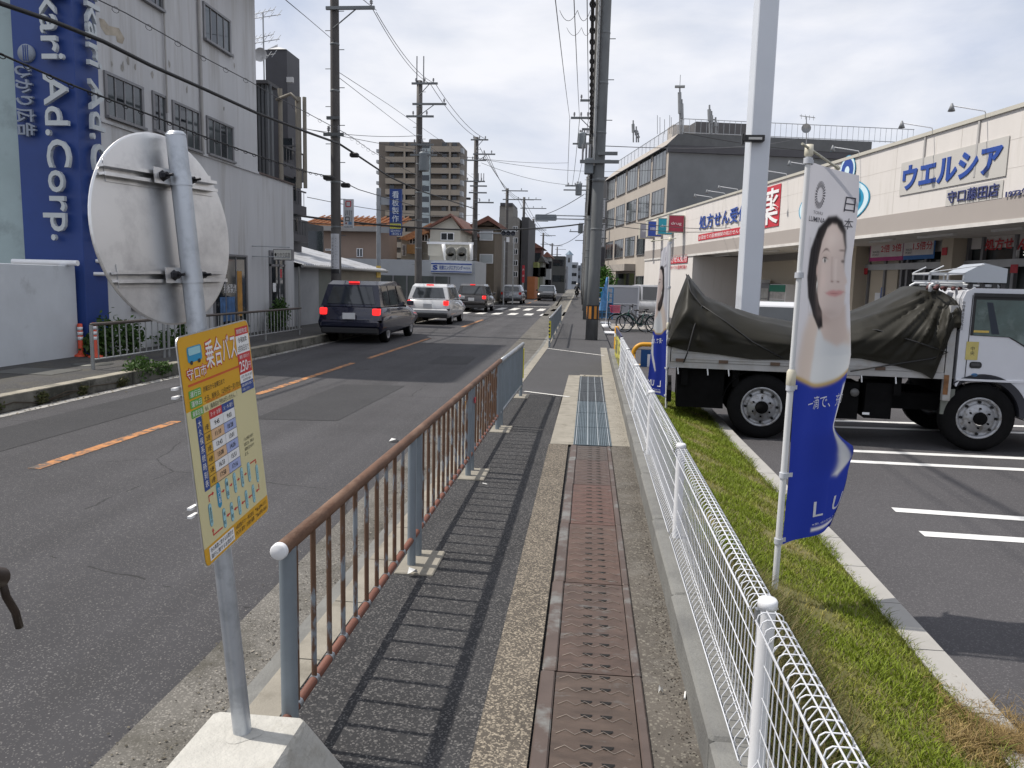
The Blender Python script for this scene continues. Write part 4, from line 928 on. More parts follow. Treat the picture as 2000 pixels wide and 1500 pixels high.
# leafy clumps, trees
def leafball(pts, n, size, cols, name, parent=None, lean=1.0):
    """pts: list of (centre, (rx,ry,rz)) clumps; many small leaf faces through their volume"""
    V, Fc, Cl = [], [], []; k = 0
    for c, r in pts:
        m_ = n // len(pts); d = rng.normal(size=(m_, 3)); d /= np.linalg.norm(d, axis=1)[:, None]; rad = rng.rand(m_) ** (1 / 2.2) * (1 + .18 * rng.normal(size=m_)); p = np.array(c) + d * rad[:, None] * np.array(r)
        a = rng.normal(size=(m_, 3)); a /= np.linalg.norm(a, axis=1)[:, None]; b_ = np.cross(a, rng.normal(size=(m_, 3))); b_ /= np.linalg.norm(b_, axis=1)[:, None]
        s = size * (.6 + .8 * rng.rand(m_))[:, None]
        q = np.stack([p - a * s, p + b_ * s * .5, p + a * s, p - b_ * s * .5], 1); V.append(q.reshape(-1, 3)); Fc.append((np.arange(m_)[:, None] * 4 + np.arange(4)) + k); k += m_ * 4
        base = np.array(cols[0]) * (1 - (t := rng.rand(m_)))[:, None] + np.array(cols[1]) * t[:, None]; Cl.append(np.repeat(base, 4, 0))
    o = fastmesh(name, np.concatenate(V) - (np.array(ORI[parent.name]) if parent else 0), np.concatenate(Fc), leafm, np.concatenate(Cl))
    if parent: o.parent = parent
    return o
g1 = ((.03, .07, .012), (.07, .13, .03))
def shrub(c, rs, n, size, lb, ct='shrub', cols=g1, group=None):
    c = Vector(c); t = empty('shrub', tuple(c)); tag(t, lb, ct, group)
    leafball([(tuple(c + Vector(o)), r) for o, r in rs], n, size, cols, 'foliage', t)
    b = MB().m(mat('stem brown', (.06, .045, .03), .9))
    for o, r in rs: b.tube([c, c + Vector(o) * .6 + Vector((0, 0, .05)), c + Vector(o)], .008, 5)
    b.build('stem', t)
shrub((pcx + .25, 13.2, .13), [((0, 0, .35), (.25, .3, .38)), ((.12, .5, .3), (.22, .3, .3)), ((-.1, -.2, .2), (.2, .2, .22))], 1500, .05, 'dark leafy weeds growing at the foot of the blue pillar')
shrub((XF + .3, 15.2, .13), [((0, 0, .16), (.18, .5, .18)), ((.05, 1.2, .12), (.15, .4, .14)), ((0, .5, .3), (.08, .1, .3))], 900, .045, 'low weeds along the foot of the white building wall')
shrub((rl(11) - .1, 11.3, .0), [((0, 0, .16), (.16, .35, .18)), ((.05, .5, .1), (.12, .3, .12))], 1100, .03, 'tuft of weeds sprouting from the old kerb behind the bus board')
shrub((rl(8) + .0, 9.0, -.03), [((0, 0, .06), (.05, .12, .09)), ((0, .8, .05), (.04, .1, .08)), ((0, -.8, .05), (.04, .14, .07)), ((0, 1.7, .05), (.05, .16, .07))], 900, .02, 'dry grassy weeds in the joint between old kerb and road', cols=((.10, .09, .04), (.05, .07, .02)))
shrub((XF + .35, 21.0, .13), [((0, 0, .45), (.2, .35, .45)), ((.0, -.6, .3), (.15, .2, .3))], 1200, .05, 'potted green bush beside the glass door of the white building')
pt1 = AX(610, 240, -10)

# shed with a corrugated roof next to the low wing
shx = XF
ue = PL_.hit(745, 560)[0]; uS = uc
sh = empty('corrugated_shed', (shx - 2, 13.66 + (uS + ue) / 2, .13)); tag(sh, 'low shed with a pale corrugated roof beside the white building', 'building')
zE = .5 * (PL_.hit(585, 511)[1] + PL_.hit(740, 529)[1])
b = MB(Mx).m(mat('shed wall grey', (.30, .31, .32), .85, 0, .12, 1.2)); b.box(uS + .02, uS + 2.2, -5, -.02, .1, zE - .12); b.m(mat('shed shutter green grey', (.13, .145, .13), .6, 0, .1, 2)); b.box(uS + 2.2, uS + 4.3, -5, -.10, .1, zE - .12); b.m(mat('shed panel beige', (.22, .20, .16), .8, 0, .1, 2)); b.box(uS + 4.3, ue - .05, -5, -.03, .1, zE - .12); b.build('wall', sh)
b = MB(Mx).m(mat('corrugated sheet', (.42, .43, .45), .5, .3, .08, 1.5, rgb2=(.33, .33, .33), s2=2)); n = int((ue - uS) / .1); vs = []
for i in range(2 * n + 1):
    u = uS + .02 + (ue - uS - .02) * i / (2 * n); dz = .025 * math.sin(i * math.pi / 2 + .3); vs += [(u, .22, zE + dz - .02), (u, -4.6, zE + 1.15 + dz)]
b.add(vs, [(2 * i, 2 * i + 2, 2 * i + 3, 2 * i + 1) for i in range(2 * n)]); b.build('roof', sh)
b = MB(Mx).m(mat('gutter pipe', (.25, .25, .24), .6)).cyl((uS, .26, zE - .08), (ue, .26, zE - .08), .05, n=8); b.cyl((uS + .15, .1, .13), (uS + .15, .1, zE - .1), .035, n=8); b.build('rain_gutter', sh)
b = MB(Mx).m(mat('yellow notice', (.6, .42, .08), .6)).box(ue - .75, ue - .1, -.02, .0, 1.7, 2.2); b.build('notice_board', sh)

# dark slender building behind with stair balconies
dk = mat('dark grey tile cladding', (.050, .050, .058), .6, 0, .12, 2, .1, 50); dk2 = mat('dark grey concrete', (.085, .085, .09), .8, 0, .12, 2)
YD = 27.5
def bx(p0, p1, Y): a = AY(*p0, Y); c = AY(*p1, Y); return min(a.x, c.x), max(a.x, c.x), min(a.z, c.z), max(a.z, c.z)
dt = empty('dark_apartment_tower', (AY(555, 500, YD).x, YD, .1)); tag(dt, 'slender dark grey building with a pale roof edge rising behind the white building', 'building')
x0, x1, z0, z1 = bx((518, 97), (587, 470), YD); x1 = AY(587, 300, YD + 1.2).x; b = MB().m(dk).box(x0, x1, YD, YD + 1.2, .1, z1); b.build('wall', dt)
b = MB().m(mat('pale roof edge', (.5, .5, .5), .6)); b.add([(x0 + .1, YD - .05, z1), (x1, YD - .05, z1), (x1, YD + 1, z1), (x0, YD + 1, z1), (x0 + .3, YD + .4, z1 + .30), (x1 - .5, YD + .4, z1 + .22)], [(0, 1, 5, 4), (1, 2, 5), (0, 4, 3), (2, 3, 4, 5)]); b.build('roof_edge', dt)
a_, c_, d_, e_ = bx((562, 152), (574, 162), YD); MB().m(mat('light vent', (.5, .5, .5), .6)).box(a_, c_, YD - .12, YD, d_, e_).build('vent', dt)
for (p0, p1) in [((552, 318), (597, 345)), ((556, 395), (598, 415)), ((560, 455), (600, 470))]:
    a_, c_, d_, e_ = bx(p0, p1, YD - .6); c_ = AY(p1[0], 350, YD + 1.1).x; b = MB().m(dk).box(a_, c_, YD - 1.0, YD + 1.1, d_, e_); b.m(dk2).box(a_ + .6, c_, YD - .9, YD - .85, e_ + .5, e_ + .55); b.box(c_ - .05, c_, YD - 1.0, YD + 1.1, e_ + .5, e_ + .55)
    for i in range(8): b.cyl((c_ - .03, YD - .9 + .26 * i, e_), (c_ - .03, YD - .9 + .26 * i, e_ + .55), .012, n=5)
    b.build('balcony', dt)
for (p0, p1) in [((552, 270), (572, 312)), ((556, 345), (578, 392)), ((556, 418), (580, 452))]:
    a_, c_, d_, e_ = bx(p0, p1, YD - .05); MB().m(paned).box(a_, c_, YD - .06, YD - .01, d_, e_).build('stair_opening', dt)
a_, c_, d_, e_ = bx((578, 430), (632, 500), 36); c_ = AY(632, 460, 40).x; b = MB().m(mat('dark slate wall', (.075, .078, .082), .8, 0, .1, 2)).box(a_ - 2, c_, 36, 40, .1, e_); b.m(paned).box(a_ + .6, a_ + 1.3, 35.97, 36, e_ - 1.9, e_ - .5)
tag(b.build('dark_annex'), 'small dark slate walled house beneath the orange tiled roof', 'building')
# steel panel shaft with pipes on the back of the white building
ps = empty('panel_shaft', (XF - 2.4, 13.66 + ub + 1.5, 4)); tag(ps, 'grey ribbed steel panel shaft with pipes behind the white building roof', 'shaft')
a_, c_, d_, e_ = bx((499, 165), (536, 345), 23.6); corr = mat('ribbed steel panel', (.115, .125, .135), .5, .3, .1, 2)
b = MB().m(corr); nn = 9
for i in range(nn): b.box(a_ - .5 + (c_ - a_ + .5) * i / nn, a_ - .5 + (c_ - a_ + .5) * (i + .6) / nn, 23.55, 23.6, zc_ , e_)
b.box(a_ - 3, c_ - .25, 23.6, 24.2, zc_, e_); b.m(dk2).box(a_ - 3.1, c_ - .1, 23.45, 24.3, e_, e_ + .10); b.build('panel', ps)
b = MB().m(mat('beige pipe bundle', (.27, .25, .21), .8, 0, .1, 4))
for dx, r_ in ((.18, .07), (.75, .09), (.95, .06)): b.cyl((c_ + dx, 23.7, zc_ + .0), (c_ + dx, 23.7, e_ - (.1 if dx < .5 else .35)), r_, n=10)
b.tube([(c_ + .1, 23.6, e_ - .45), (c_ + .6, 23.5, e_ - .3), (c_ + .8, 23.6, e_ - .5)], .05, 8); b.build('pipe', ps)
# aerial and dish
an = AY(515, 100, 25); t = empty('roof_aerial', (an.x, 25, an.z - 1.3)); tag(t, 'spiky television aerial with a dish on top of the dark tower edge', 'aerial')
top = AY(514, 25, 25); b = MB().m(mat('aerial metal', (.32, .33, .34), .4, .7)); b.cyl((an.x, 25, an.z - 2.8), (an.x, 25, top.z), .025, n=6)
for dz, L in ((.15, .35), (.6, .5), (.75, .3), (1.35, .55), (1.5, .35)):
    z = an.z + dz - .3; b.cyl((an.x - L, 24.9, z - .12), (an.x + L, 25.1, z + .10), .012, n=5)
    for i in range(5): q = -L + 2 * L * i / 4; b.cyl((an.x + q, 24.8, z + q * .2 - .16), (an.x + q, 25.2, z + q * .2 + .16), .008, n=4)
b.build('antenna', t); MB().m(mat('dish white', (.5, .5, .5), .5)).lathe([(0, .05), (.14, .02), (.22, -.06)], (an.x - .05, 24.9, an.z - .15), 'y', 20).build('dish', t)

# ================================================================== far side of the crossing, left
def house(name, label, Y, wall, p0, p1, wm, dpt=8, extra=None, zbase=.0, cat='house'):
    a_, c_, d_, e_ = bx(p0, p1, Y); dpt = min(dpt, 5)
    if p1[0] < 1100: c_ = AY(p1[0], 500, Y + dpt).x
    t = empty(name, ((a_ + c_) / 2, Y, zbase)); tag(t, label, cat)
    MB().m(wm).box(a_, c_, Y, Y + dpt, zbase, e_).build('wall', t); return t, a_, c_, d_, e_
def fwin(t, Y, p0, p1, frame=None, mt=None, name='window', split=True):
    a_, c_, d_, e_ = bx(p0, p1, Y); b = MB().m(frame or white_p); f = max(.04, (c_ - a_) * .06); b.box(a_, c_, Y - .06, Y - .005, d_, e_); b.m(mt or paned).box(a_ + f, c_ - f, Y - .07, Y - .06, d_ + f, e_ - f)
    if split: b.m(frame or white_p).box((a_ + c_) / 2 - f / 2, (a_ + c_) / 2 + f / 2, Y - .075, Y - .07, d_ + f, e_ - f)
    return b.build(name, t)
otile = mat('orange roof tile', (.42, .20, .09), .8, 0, .25, 5, rgb2=(.27, .12, .06), s2=7, r2lo=.45, r2hi=.6)
def tiled(t, a, c, Y, z0, z1, dy, mt=otile, ox=.3, slope_x=0):
    b = MB().m(mt); rows_ = 9
    for i in range(rows_):
        f0, f1 = i / rows_, (i + 1) / rows_; b.box(a - ox + slope_x * f0, c + ox - slope_x * f0, Y - .4 + dy * f0, Y - .4 + dy * f1 + .05, z0 + (z1 - z0) * f0, z0 + (z1 - z0) * f0 + .09)
    n = int((c - a) / .32)
    for i in range(n):
        x = a - ox + slope_x + (c - a + 2 * ox - 2 * slope_x) * (i + .5) / n; b.add([(x - .05, Y - .42, z0 + .08), (x + .05, Y - .42, z0 + .08), (x + .05, Y - .4 + dy, z1 + .10), (x - .05, Y - .4 + dy, z1 + .10), (x, Y - .42, z0 + .15), (x, Y - .4 + dy, z1 + .17)], [(0, 1, 4), (0, 4, 5, 3), (1, 2, 5, 4)])
    b.add([(a - ox, Y - .4, z0), (c + ox, Y - .4, z0), (c + ox - slope_x, Y - .4 + dy, z1), (a - ox + slope_x, Y - .4 + dy, z1)], [(0, 1, 2, 3)])
    return b.build('roof', t)
beigew = mat('rosy beige wall', (.245, .185, .15), .85, 0, .06, 1.2, .1, 40)
Yh = 47
t, a_, c_, d_, e_ = house('tile_roof_house', 'rosy beige house with an orange tiled roof behind the corrugated shed', Yh, None, (631, 440), (775, 540), beigew)
b1 = bx((600, 418), (768, 440), Yh); tiled(t, b1[0] + 0, b1[1], Yh, e_ - .05, b1[3] + .1, 4.0)
b = MB().m(mat('eave board grey', (.3, .29, .28), .8)).box(a_ - .1, c_ + .3, Yh - .5, Yh, e_ - .35, e_ - .05); b.m(beigew).box(b1[0] - .5, a_, Yh + 1.5, Yh + 8, 0, e_ - .4); b.build('eaves', t)  # plain grey eaves box under the tiled roof
fwin(t, Yh, (697, 485), (709, 502)); fwin(t, Yh, (636, 486), (647, 490), mt=inkb, split=False)
# white engineering company block
Ye = 46
t, a_, c_, d_, e_ = house('engineering_office', 'low white shop block with a blue lettered company sign band', Ye, None, (655, 504), (950, 560), mat('white band cladding', (.36, .38, .40), .7, 0, .06, 1), cat='building', dpt=7)
s1 = bx((843, 512), (922, 534), Ye); b = MB().m(mat('sign white', (.60, .64, .68), .5)).box(s1[0], s1[1], Ye - .15, Ye, s1[2], s1[3]); b.m(inkblue).box(s1[0], s1[1], Ye - .16, Ye - .15, s1[3] - .12, s1[3] - .05); b.box(s1[0], s1[1], Ye - .16, Ye - .15, s1[2] + .04, s1[2] + .1)
b.text('松栄エンジニアリング', s1[0] + .5, s1[1] - .55, s1[2] + .18, s1[3] - .18, Ye - .165, bold=.02); b.text('S', s1[0] + .1, s1[0] + .4, s1[2] + .16, s1[3] - .16, Ye - .165, bold=.05); b.text('株式会社', s1[1] - .5, s1[1] - .08, s1[2] + .24, s1[3] - .26, Ye - .165); b.build('sign_board', t)
b = MB().m(mat('shop front dark', (.07, .08, .075), .4, 0, .4, .7, spec=.6)).box(a_ + .2, c_ - 1.5, Ye - .02, Ye - .005, .1, d_ + .55); 
for i in range(9): x = a_ + .2 + (c_ - a_ - 1.8) * i / 8; b.m(wframe).box(x - .05, x + .05, Ye - .05, Ye - .02, .1, d_ + .55)
b.build('shop_front', t)
# cream gable house with air conditioners
cream = mat('cream wall', (.50, .48, .42), .8, 0, .06, 1, .1, 40); brick_r = mat('reddish roof edge', (.17, .075, .055), .8, 0, .15, 3)
Yc = 51
t, a_, c_, d_, e_ = house('cream_gable_house', 'cream gabled house above the white shop block, two air conditioners in front', Yc, None, (840, 446), (921, 540), cream)
g_ = bx((845, 424), (921, 446), Yc); pk = AY(882, 424, Yc)
b = MB().m(cream); b.prism([(a_, e_), (c_, e_), (pk.x, pk.z)], Yc, Yc + 8, 'y'); b.build('gable', t)
b = MB().m(brick_r)
for (xa_, xb_) in ((a_ - .3, pk.x), (c_ + .3, pk.x)):
    za_ = e_ - .15; b.add([(xa_, Yc - .4, za_), (xb_, Yc - .4, pk.z + .03), (xb_, Yc + 8, pk.z + .03), (xa_, Yc + 8, za_), (xa_, Yc - .4, za_ + .15), (xb_, Yc - .4, pk.z + .2), (xb_, Yc + 8, pk.z + .2), (xa_, Yc + 8, za_ + .15)], [(0, 1, 2, 3), (4, 7, 6, 5), (0, 4, 5, 1), (3, 2, 6, 7), (0, 3, 7, 4)])
b.build('roof', t); fwin(t, Yc, (861, 454), (887, 470)); 
sc_ = bx((836, 475), (923, 512), 48.5); ac = empty('roof_screen', ((sc_[0] + sc_[1]) / 2, 48.5, sc_[2])); tag(ac, 'cream screen wall on the shop roof behind the air conditioners', 'wall')
MB().m(cream).box(sc_[0], sc_[1], 48.5, 48.7, e_ * 0 + 3.2, sc_[3]).build('screen', ac); b = MB().m(white_p); b.box(sc_[0] - .05, sc_[1] + .05, 48.4, 48.5, sc_[3] - .05, sc_[3] + .1); b.tube([AY(866, 477, 48.3), AY(871, 508, 48.3)], .12, 8); b.tube([AY(920, 477, 48.3), AY(921, 508, 48.3)], .10, 8); b.build('drain_pipe', ac)
for i, (p0, p1) in enumerate([((874, 485), (886, 509)), ((895, 485), (908, 509))]):
    q = bx(p0, p1, 47.8); u = empty('air_conditioner', ((q[0] + q[1]) / 2, 47.8, q[2])); tag(u, ['left one of the two double fan air conditioners on the shop roof', 'right one of the two double fan air conditioners on the shop roof'][i], 'air conditioner', 'air conditioners on the white shop block')
    MB().m(mat('ac casing', (.50, .50, .46), .5)).bbox(q[0] - .1, q[1] + .1, 47.8, 48.15, q[2], q[3], .02).build('casing', u)
    for zf in (.27, .73): MB().m(mat('fan dark', (.12, .12, .11), .5)).lathe([(0, 47.78), (.06, 47.78), (.06, 47.77), (.30, 47.77), (.32, 47.8)], ((q[0] + q[1]) / 2, 0, q[2] + (q[3] - q[2]) * zf), 'y', 18).build('fan', u)
# orange roofed house, left of the pole
t, a_, c_, d_, e_ = house('balcony_house', 'narrow cream house with an orange roof and a wooden balcony', 53, None, (783, 462), (838, 540), mat('cream grey wall', (.42, .40, .35), .85, 0, .08, 2))
b = MB().m(otile); q = [AY(*p, 52.6) for p in ((778, 466), (840, 436), (842, 452), (795, 470))]; b.add([tuple(p) for p in q] + [(p.x, 58, p.z + .3) for p in q], [(0, 1, 2, 3), (4, 5, 1, 0), (3, 2, 6, 7), (0, 3, 7, 4), (5, 6, 2, 1)]); b.build('roof', t)
q = bx((798, 478), (812, 496), 52.3); MB().m(mat('wood balcony', (.33, .18, .07), .7, 0, .15, 4)).box(q[0], q[1], 51.8, 52.9, q[2], q[3]).build('balcony', t); fwin(t, 53, (800, 465), (812, 477)); fwin(t, 53, (824, 458), (836, 472)); fwin(t, 53, (786, 478), (793, 500))
# brown house and grey block
t, a_, c_, d_, e_ = house('brown_house', 'dull brown house with white shuttered windows and a reddish roof', 58, None, (922, 440), (980, 545), mat('dull brown wall', (.15, .125, .095), .9, 0, .1, 1.5))
pk = AY(955, 422, 58); b = MB().m(brick_r); b.prism([(a_ - .5, e_ - .2), (pk.x, pk.z), (c_ + .3, e_ + .2), (c_ + .3, e_ - .1), (pk.x, pk.z - .35), (a_ - .5, e_ - .5)], 57.5, 64, 'y'); b.m(MT['dull brown wall']).prism([(a_, e_ - .1), (c_, e_ - .1), (pk.x, pk.z - .3)], 58.0, 64, 'y'); b.build('roof', t)
shut = mat('pale shutter', (.42, .46, .48), .6, 0, .05); fwin(t, 58, (937, 450), (963, 470), mt=shut, split=False); fwin(t, 58, (937, 496), (963, 515), mt=shut, split=False)
t, a_, c_, d_, e_ = house('grey_apartment', 'tall grey apartment house with a rooftop box behind the traffic lights', 78, None, (975, 424), (1019, 545), mat('grey beige wall', (.22, .21, .195), .85, 0, .1, 1.2), cat='building', dpt=12)
q = bx((976, 402), (1002, 424), 79); MB().m(MT['grey beige wall']).box(q[0], q[1], 79, 84, q[2] - .1, q[3]).build('rooftop_box', t); q = bx((977, 396), (1001, 402), 78.8); MB().m(dk).box(q[0], q[1], 78.8, 84.2, q[2], q[3]).build('tank_cover', t)
q = bx((1019, 424), (1030, 545), 80); MB().m(MT['dark grey concrete']).box(q[0], q[1], 80, 90, 0, q[3]).build('stair_side', t)
for i in range(5): fwin(t, 78, (1002, 442 + 22 * i), (1011, 453 + 22 * i))
for i, (p0, p1, Y, cl, lb_) in enumerate([((1024, 484), (1062, 545), 98, (.12, .05, .045), 'maroon clad house far down the left side'), ((1040, 512), (1056, 545), 88, (.30, .33, .12), 'small yellow green house far down the left side'), ((1055, 512), (1066, 545), 92, (.33, .34, .32), 'pale grey narrow house beside the yellow green one'),
        ((1062, 502), (1078, 545), 115, (.24, .25, .25), 'grey flat roofed house in front of the dark far building'), ((1079, 500), (1103, 545), 135, (.06, .062, .06), 'dark far building with a flat roof down the left side'), ((1001, 508), (1026, 545), 84, (.18, .15, .13), 'brownish low house under the grey apartment house'),
        ((1030, 540), (1052, 562), 80, (.45, .17, .07), 'low orange wall front far down the left side')]):
    t, a_, c_, d_, e_ = house('town_house', lb_, Y, None, p0, p1, mat('town wall %d' % i, cl, .85, 0, .12, 1), cat='house', dpt=8)
    if i in (0, 2, 3, 5):
        b = MB().m(brick_r if i != 2 else dk2); b.prism([(a_ - .3, e_), (c_ + .3, e_), ((a_ + c_) / 2, e_ + .8)], Y - .4, Y + 8.3, 'y'); b.build('roof', t)
    if i != 6:
        for k in range(2):
            for j in range(2):
                xx_ = a_ + (c_ - a_) * (.28 + .44 * j); MB().m(paned).box(xx_ - .5, xx_ + .5, Y - .04, Y, e_ - 1.7 - 2.7 * k, e_ - .6 - 2.7 * k).build('window', t)
# far clock-like tower and white blocks, bluish haze of distance tinted into their colours
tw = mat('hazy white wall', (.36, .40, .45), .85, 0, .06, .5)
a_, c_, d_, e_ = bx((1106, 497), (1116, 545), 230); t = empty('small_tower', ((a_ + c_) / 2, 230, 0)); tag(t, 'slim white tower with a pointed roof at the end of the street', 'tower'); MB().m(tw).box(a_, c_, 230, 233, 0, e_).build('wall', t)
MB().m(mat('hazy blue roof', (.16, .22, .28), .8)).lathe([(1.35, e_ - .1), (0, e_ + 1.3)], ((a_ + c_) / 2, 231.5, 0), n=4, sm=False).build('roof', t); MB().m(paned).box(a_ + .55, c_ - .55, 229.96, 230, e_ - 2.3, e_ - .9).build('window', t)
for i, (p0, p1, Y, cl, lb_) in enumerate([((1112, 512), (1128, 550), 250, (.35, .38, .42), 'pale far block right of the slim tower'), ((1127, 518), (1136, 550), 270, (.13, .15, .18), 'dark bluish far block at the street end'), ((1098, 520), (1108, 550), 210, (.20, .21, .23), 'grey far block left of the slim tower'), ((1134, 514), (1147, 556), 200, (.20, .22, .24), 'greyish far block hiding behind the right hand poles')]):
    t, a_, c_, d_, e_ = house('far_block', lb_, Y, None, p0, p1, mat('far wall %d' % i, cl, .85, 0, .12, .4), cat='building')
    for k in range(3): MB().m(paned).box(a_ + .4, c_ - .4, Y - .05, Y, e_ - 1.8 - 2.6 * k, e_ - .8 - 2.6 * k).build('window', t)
# high-rise apartment block
Yt = 215
tan = mat('brown tower wall', (.155, .135, .115), .85, 0, .05, .3); tanb = mat('beige balcony front', (.29, .255, .21), .85, 0, .05, .3); pale = mat('pale blue grey panel', (.36, .42, .44), .8, 0, .04)
a_, c_, d_, e_ = bx((740, 277), (913, 545), Yt); c_ = AY(911, 400, Yt + 14).x; t = empty('apartment_tower', ((a_ + c_) / 2, Yt, 0)); tag(t, 'tall brown apartment tower with beige balcony bands on the left horizon', 'building')
MB().m(tan).box(a_, c_, Yt, Yt + 14, 0, e_).build('wall', t)
MB().m(tan).box(AY(838, 270, Yt).x, AY(862, 270, Yt).x, Yt + 1, Yt + 6, e_ - .5, AY(838, 270, Yt).z).build('rooftop_box', t)
fh = (AY(0, 277, Yt).z - AY(0, 297, Yt).z)
xw0, xw1 = AY(824, 300, Yt).x, AY(842, 300, Yt).x
MB().m(pale).box(xw0, xw1, Yt - .8, Yt, 0, e_ - .8).build('stair_column', t)
for side, (q0, q1) in enumerate(((755, 812), (843, 899))):
    X0, X1 = AY(q0, 400, Yt).x, AY(q1, 400, Yt).x
    for k in range(13):
        z = e_ - fh * (k + .95); MB().m(tanb).box(X0, X1, Yt - 1.5, Yt - 1.35, z, z + fh * .50).build('balcony', t)
        b = MB().m(paned); 
        for f in (.10, .55) if side == 0 else (.35, .70): b.box(X0 + (X1 - X0) * f, X0 + (X1 - X0) * (f + .16), Yt - .06, Yt, z + fh * .3, z + fh * .95)
        b.m(dk2).box(X0, X1, Yt - 1.5, Yt, z - .12, z); b.build('balcony_recess', t)
    MB().m(tanb).box((X0 + X1) / 2 + 1, (X0 + X1) / 2 + 1.5, Yt - 1.56, Yt - 1.5, 0, e_ - .5).build('downpipe', t)
for k in range(13):
    z = e_ - fh * (k + .95); MB().m(paned).box(xw0 + .3, xw1 - .3, Yt - .85, Yt - .8, z + fh * .35, z + fh * .85).build('stair_window', t)
    MB().m(mat('side balcony pale', (.40, .42, .44), .7)).box(c_, c_ + 1.0, Yt + .5, Yt + 3, z, z + fh * .45).build('side_balcony', t); MB().m(MT['side balcony pale']).box(a_ - .9, a_, Yt + .5, Yt + 3, z, z + fh * .3).build('side_balcony', t)

# ================================================================== the drugstore on the right
AZ = R_(-10.5)
PS = Pl(G(1270, 614, LOT), AZ, side=1)
if PS.n.x > 0: PS.n = -PS.n
MS = PS.mat()
zT = (PS.hit(1262, 432)[1] + PS.hit(2000, 208)[1] + PS.hit(1700, 299)[1]) / 3
zB = (PS.hit(1262, 500)[1] + PS.hit(1700, 462)[1] + PS.hit(2000, 437)[1]) / 3
zM = (PS.hit(1262, 487)[1] + PS.hit(2000, 390)[1]) / 2
sL = PS.hit(1259, 500)[0]; sR = -44
storew = mat('cream store panel', (.65, .62, .59), .75, 0, .035, .6, rgb2=(.58, .55, .51), s2=1.6, r2lo=.56, r2hi=.72, stretch=(3, 3, .3)); band_g = mat('taupe fascia band', (.36, .325, .30), .75, 0, .03, .6); trim = mat('roof trim beige', (.50, .48, .42), .6, 0, .04)
tanw = mat('beige tile wall', (.50, .44, .35), .85, 0, .05, .8, .1, 30)
ds = empty('drugstore', tuple(PS.o + PS.u * -15)); tag(ds, 'long cream single storey drugstore with big blue lettering and a taupe band', 'shop')
b = MB(MS).m(storew); b.box(sR, sL, -3, 0, zM, zT); b.box(sR, sL, -32, -3, LOT + 3.2, zT - .02); b.build('parapet', ds)
b = MB(MS).m(band_g); b.box(sR, sL + .004, -3, .012, zB, zM); b.m(mat('white fascia drip', (.62, .6, .57), .6)).box(sR, sL + .01, -.2, .03, zB - .10, zB); b.build('fascia_band', ds)
b = MB(MS).m(trim); b.box(sR, sL + .03, -.3, .05, zT, zT + .10); b.build('roof_trim', ds)
b = MB(MS).m(mat('soffit cream', (.62, .60, .55), .8)).box(sR, sL - .3, -3, -.2, zB - .06, zB - .002)
b.build('soffit', ds)
s1_ = PS.hit(1352, 520)[0]
b = MB(MS).m(storew); b.box(s1_, sL, -4, -.02, LOT, zB - .1); b.build('end_wall', ds)
# joints of the panel cladding
b = MB(MS).m(mat('panel joint', (.50, .47, .43), .9, 0, 0))
for k in range(14): s = sL - 2.9 * (k + 1); b.box(s - .008, s + .008, 0, .003, zM, zT)
for z in (zM + (zT - zM) * .33, zM + (zT - zM) * .66): b.box(sR, sL, 0, .0025, z - .004, z + .004)
b.build('panel_joints', ds)
b = MB(MS).m(mat('grey downpipe', (.40, .39, .38), .6))
for px in (1811, 1914): s = PS.hit(px, 250)[0]; b.box(s - .03, s + .03, 0, .04, zT - 1.4, zT - .02)
b.build('overflow_pipe', ds)
dpn = 3.0
b = MB(MS).m(tanw).box(PS.hit(1600, 500)[0], s1_ + .02, -dpn - .2, -dpn, LOT, zB); b.build('recessed_wall', ds)
P2 = Pl(PS.o - PS.n * 0 + Vector((0, 0, 0)), AZ, 1); P2.n = PS.n.copy(); P2.o = PS.o - PS.n * (-0)  # facade plane itself
P3 = Pl(PS.o, AZ, 1); P3.n = PS.n.copy(); P3.o = PS.o - PS.n * dpn * 1.0        # recessed plane
P3.o = PS.o + PS.n * -dpn
M3 = P3.mat()
def hit3(px, py): return P3.hit(px, py)
q0 = hit3(1440, 518); q1 = hit3(1396, 545)
b = MB(M3).m(storew).box(*sorted((q0[0], q1[0])), 0, .8, q1[1], q1[1] + .45); b.m(mat('brown doorway', (.09, .07, .055), .6)).box(*sorted((q0[0], q1[0])), 0, .02, LOT, q1[1]); b.build('service_door', ds)
# entrance glazing from about px 1600 to the right
sg0 = hit3(1685, 500)[0]
b = MB(M3).m(wframe)
zdoor = hit3(1760, 520)[1]; 
for px in (1600, 1640, 1672): 
    s = hit3(px, 500)[0]; b.box(s - .05, s + .05, -.05, .06, LOT, zB)
for px in (1702, 1733, 1766, 1777, 1812, 1850, 1893, 1921, 1985, 2040, 2120): 
    s = hit3(px, 500)[0]; b.box(s - .055, s + .055, -.05, .07, LOT, zB)
b.m(mat('white aluminium transom', (.42, .43, .44), .5, .3)); sA, sB = hit3(1600, 500)[0], hit3(2300, 500)[0]
b.box(min(sA, sB), max(sA, sB), -.05, .10, zdoor - .12, zdoor + .10); b.build('entrance_frame', ds)
b = MB(M3).m(mat('entrance glass', (.05, .055, .055), .05, 0, .5, .6, spec=.8)).box(-60, hit3(1598, 500)[0], -.12, -.10, LOT, zB); b.build('entrance_glass', ds)
b = MB(M3).m(mat('interior strip light', (.9, .92, .95), .5, 0, 0, emit=(1, .98, .95, 2.2)))
for i in range(9):
    for s_ in range(7):
        s = hit3(1610 + 95 * s_, 480)[0]
        if s_ in (0, 4, 5): b.box(s - .9, s - .1, -.098, -.094, zdoor + .2 + .12 * i * (.7), zdoor + .22 + .12 * i * .7) if i < 6 and zdoor + .22 + .084 * i < zB - .2 else None
b.build('shop_lights', ds)
b = MB(M3).m(tanw)
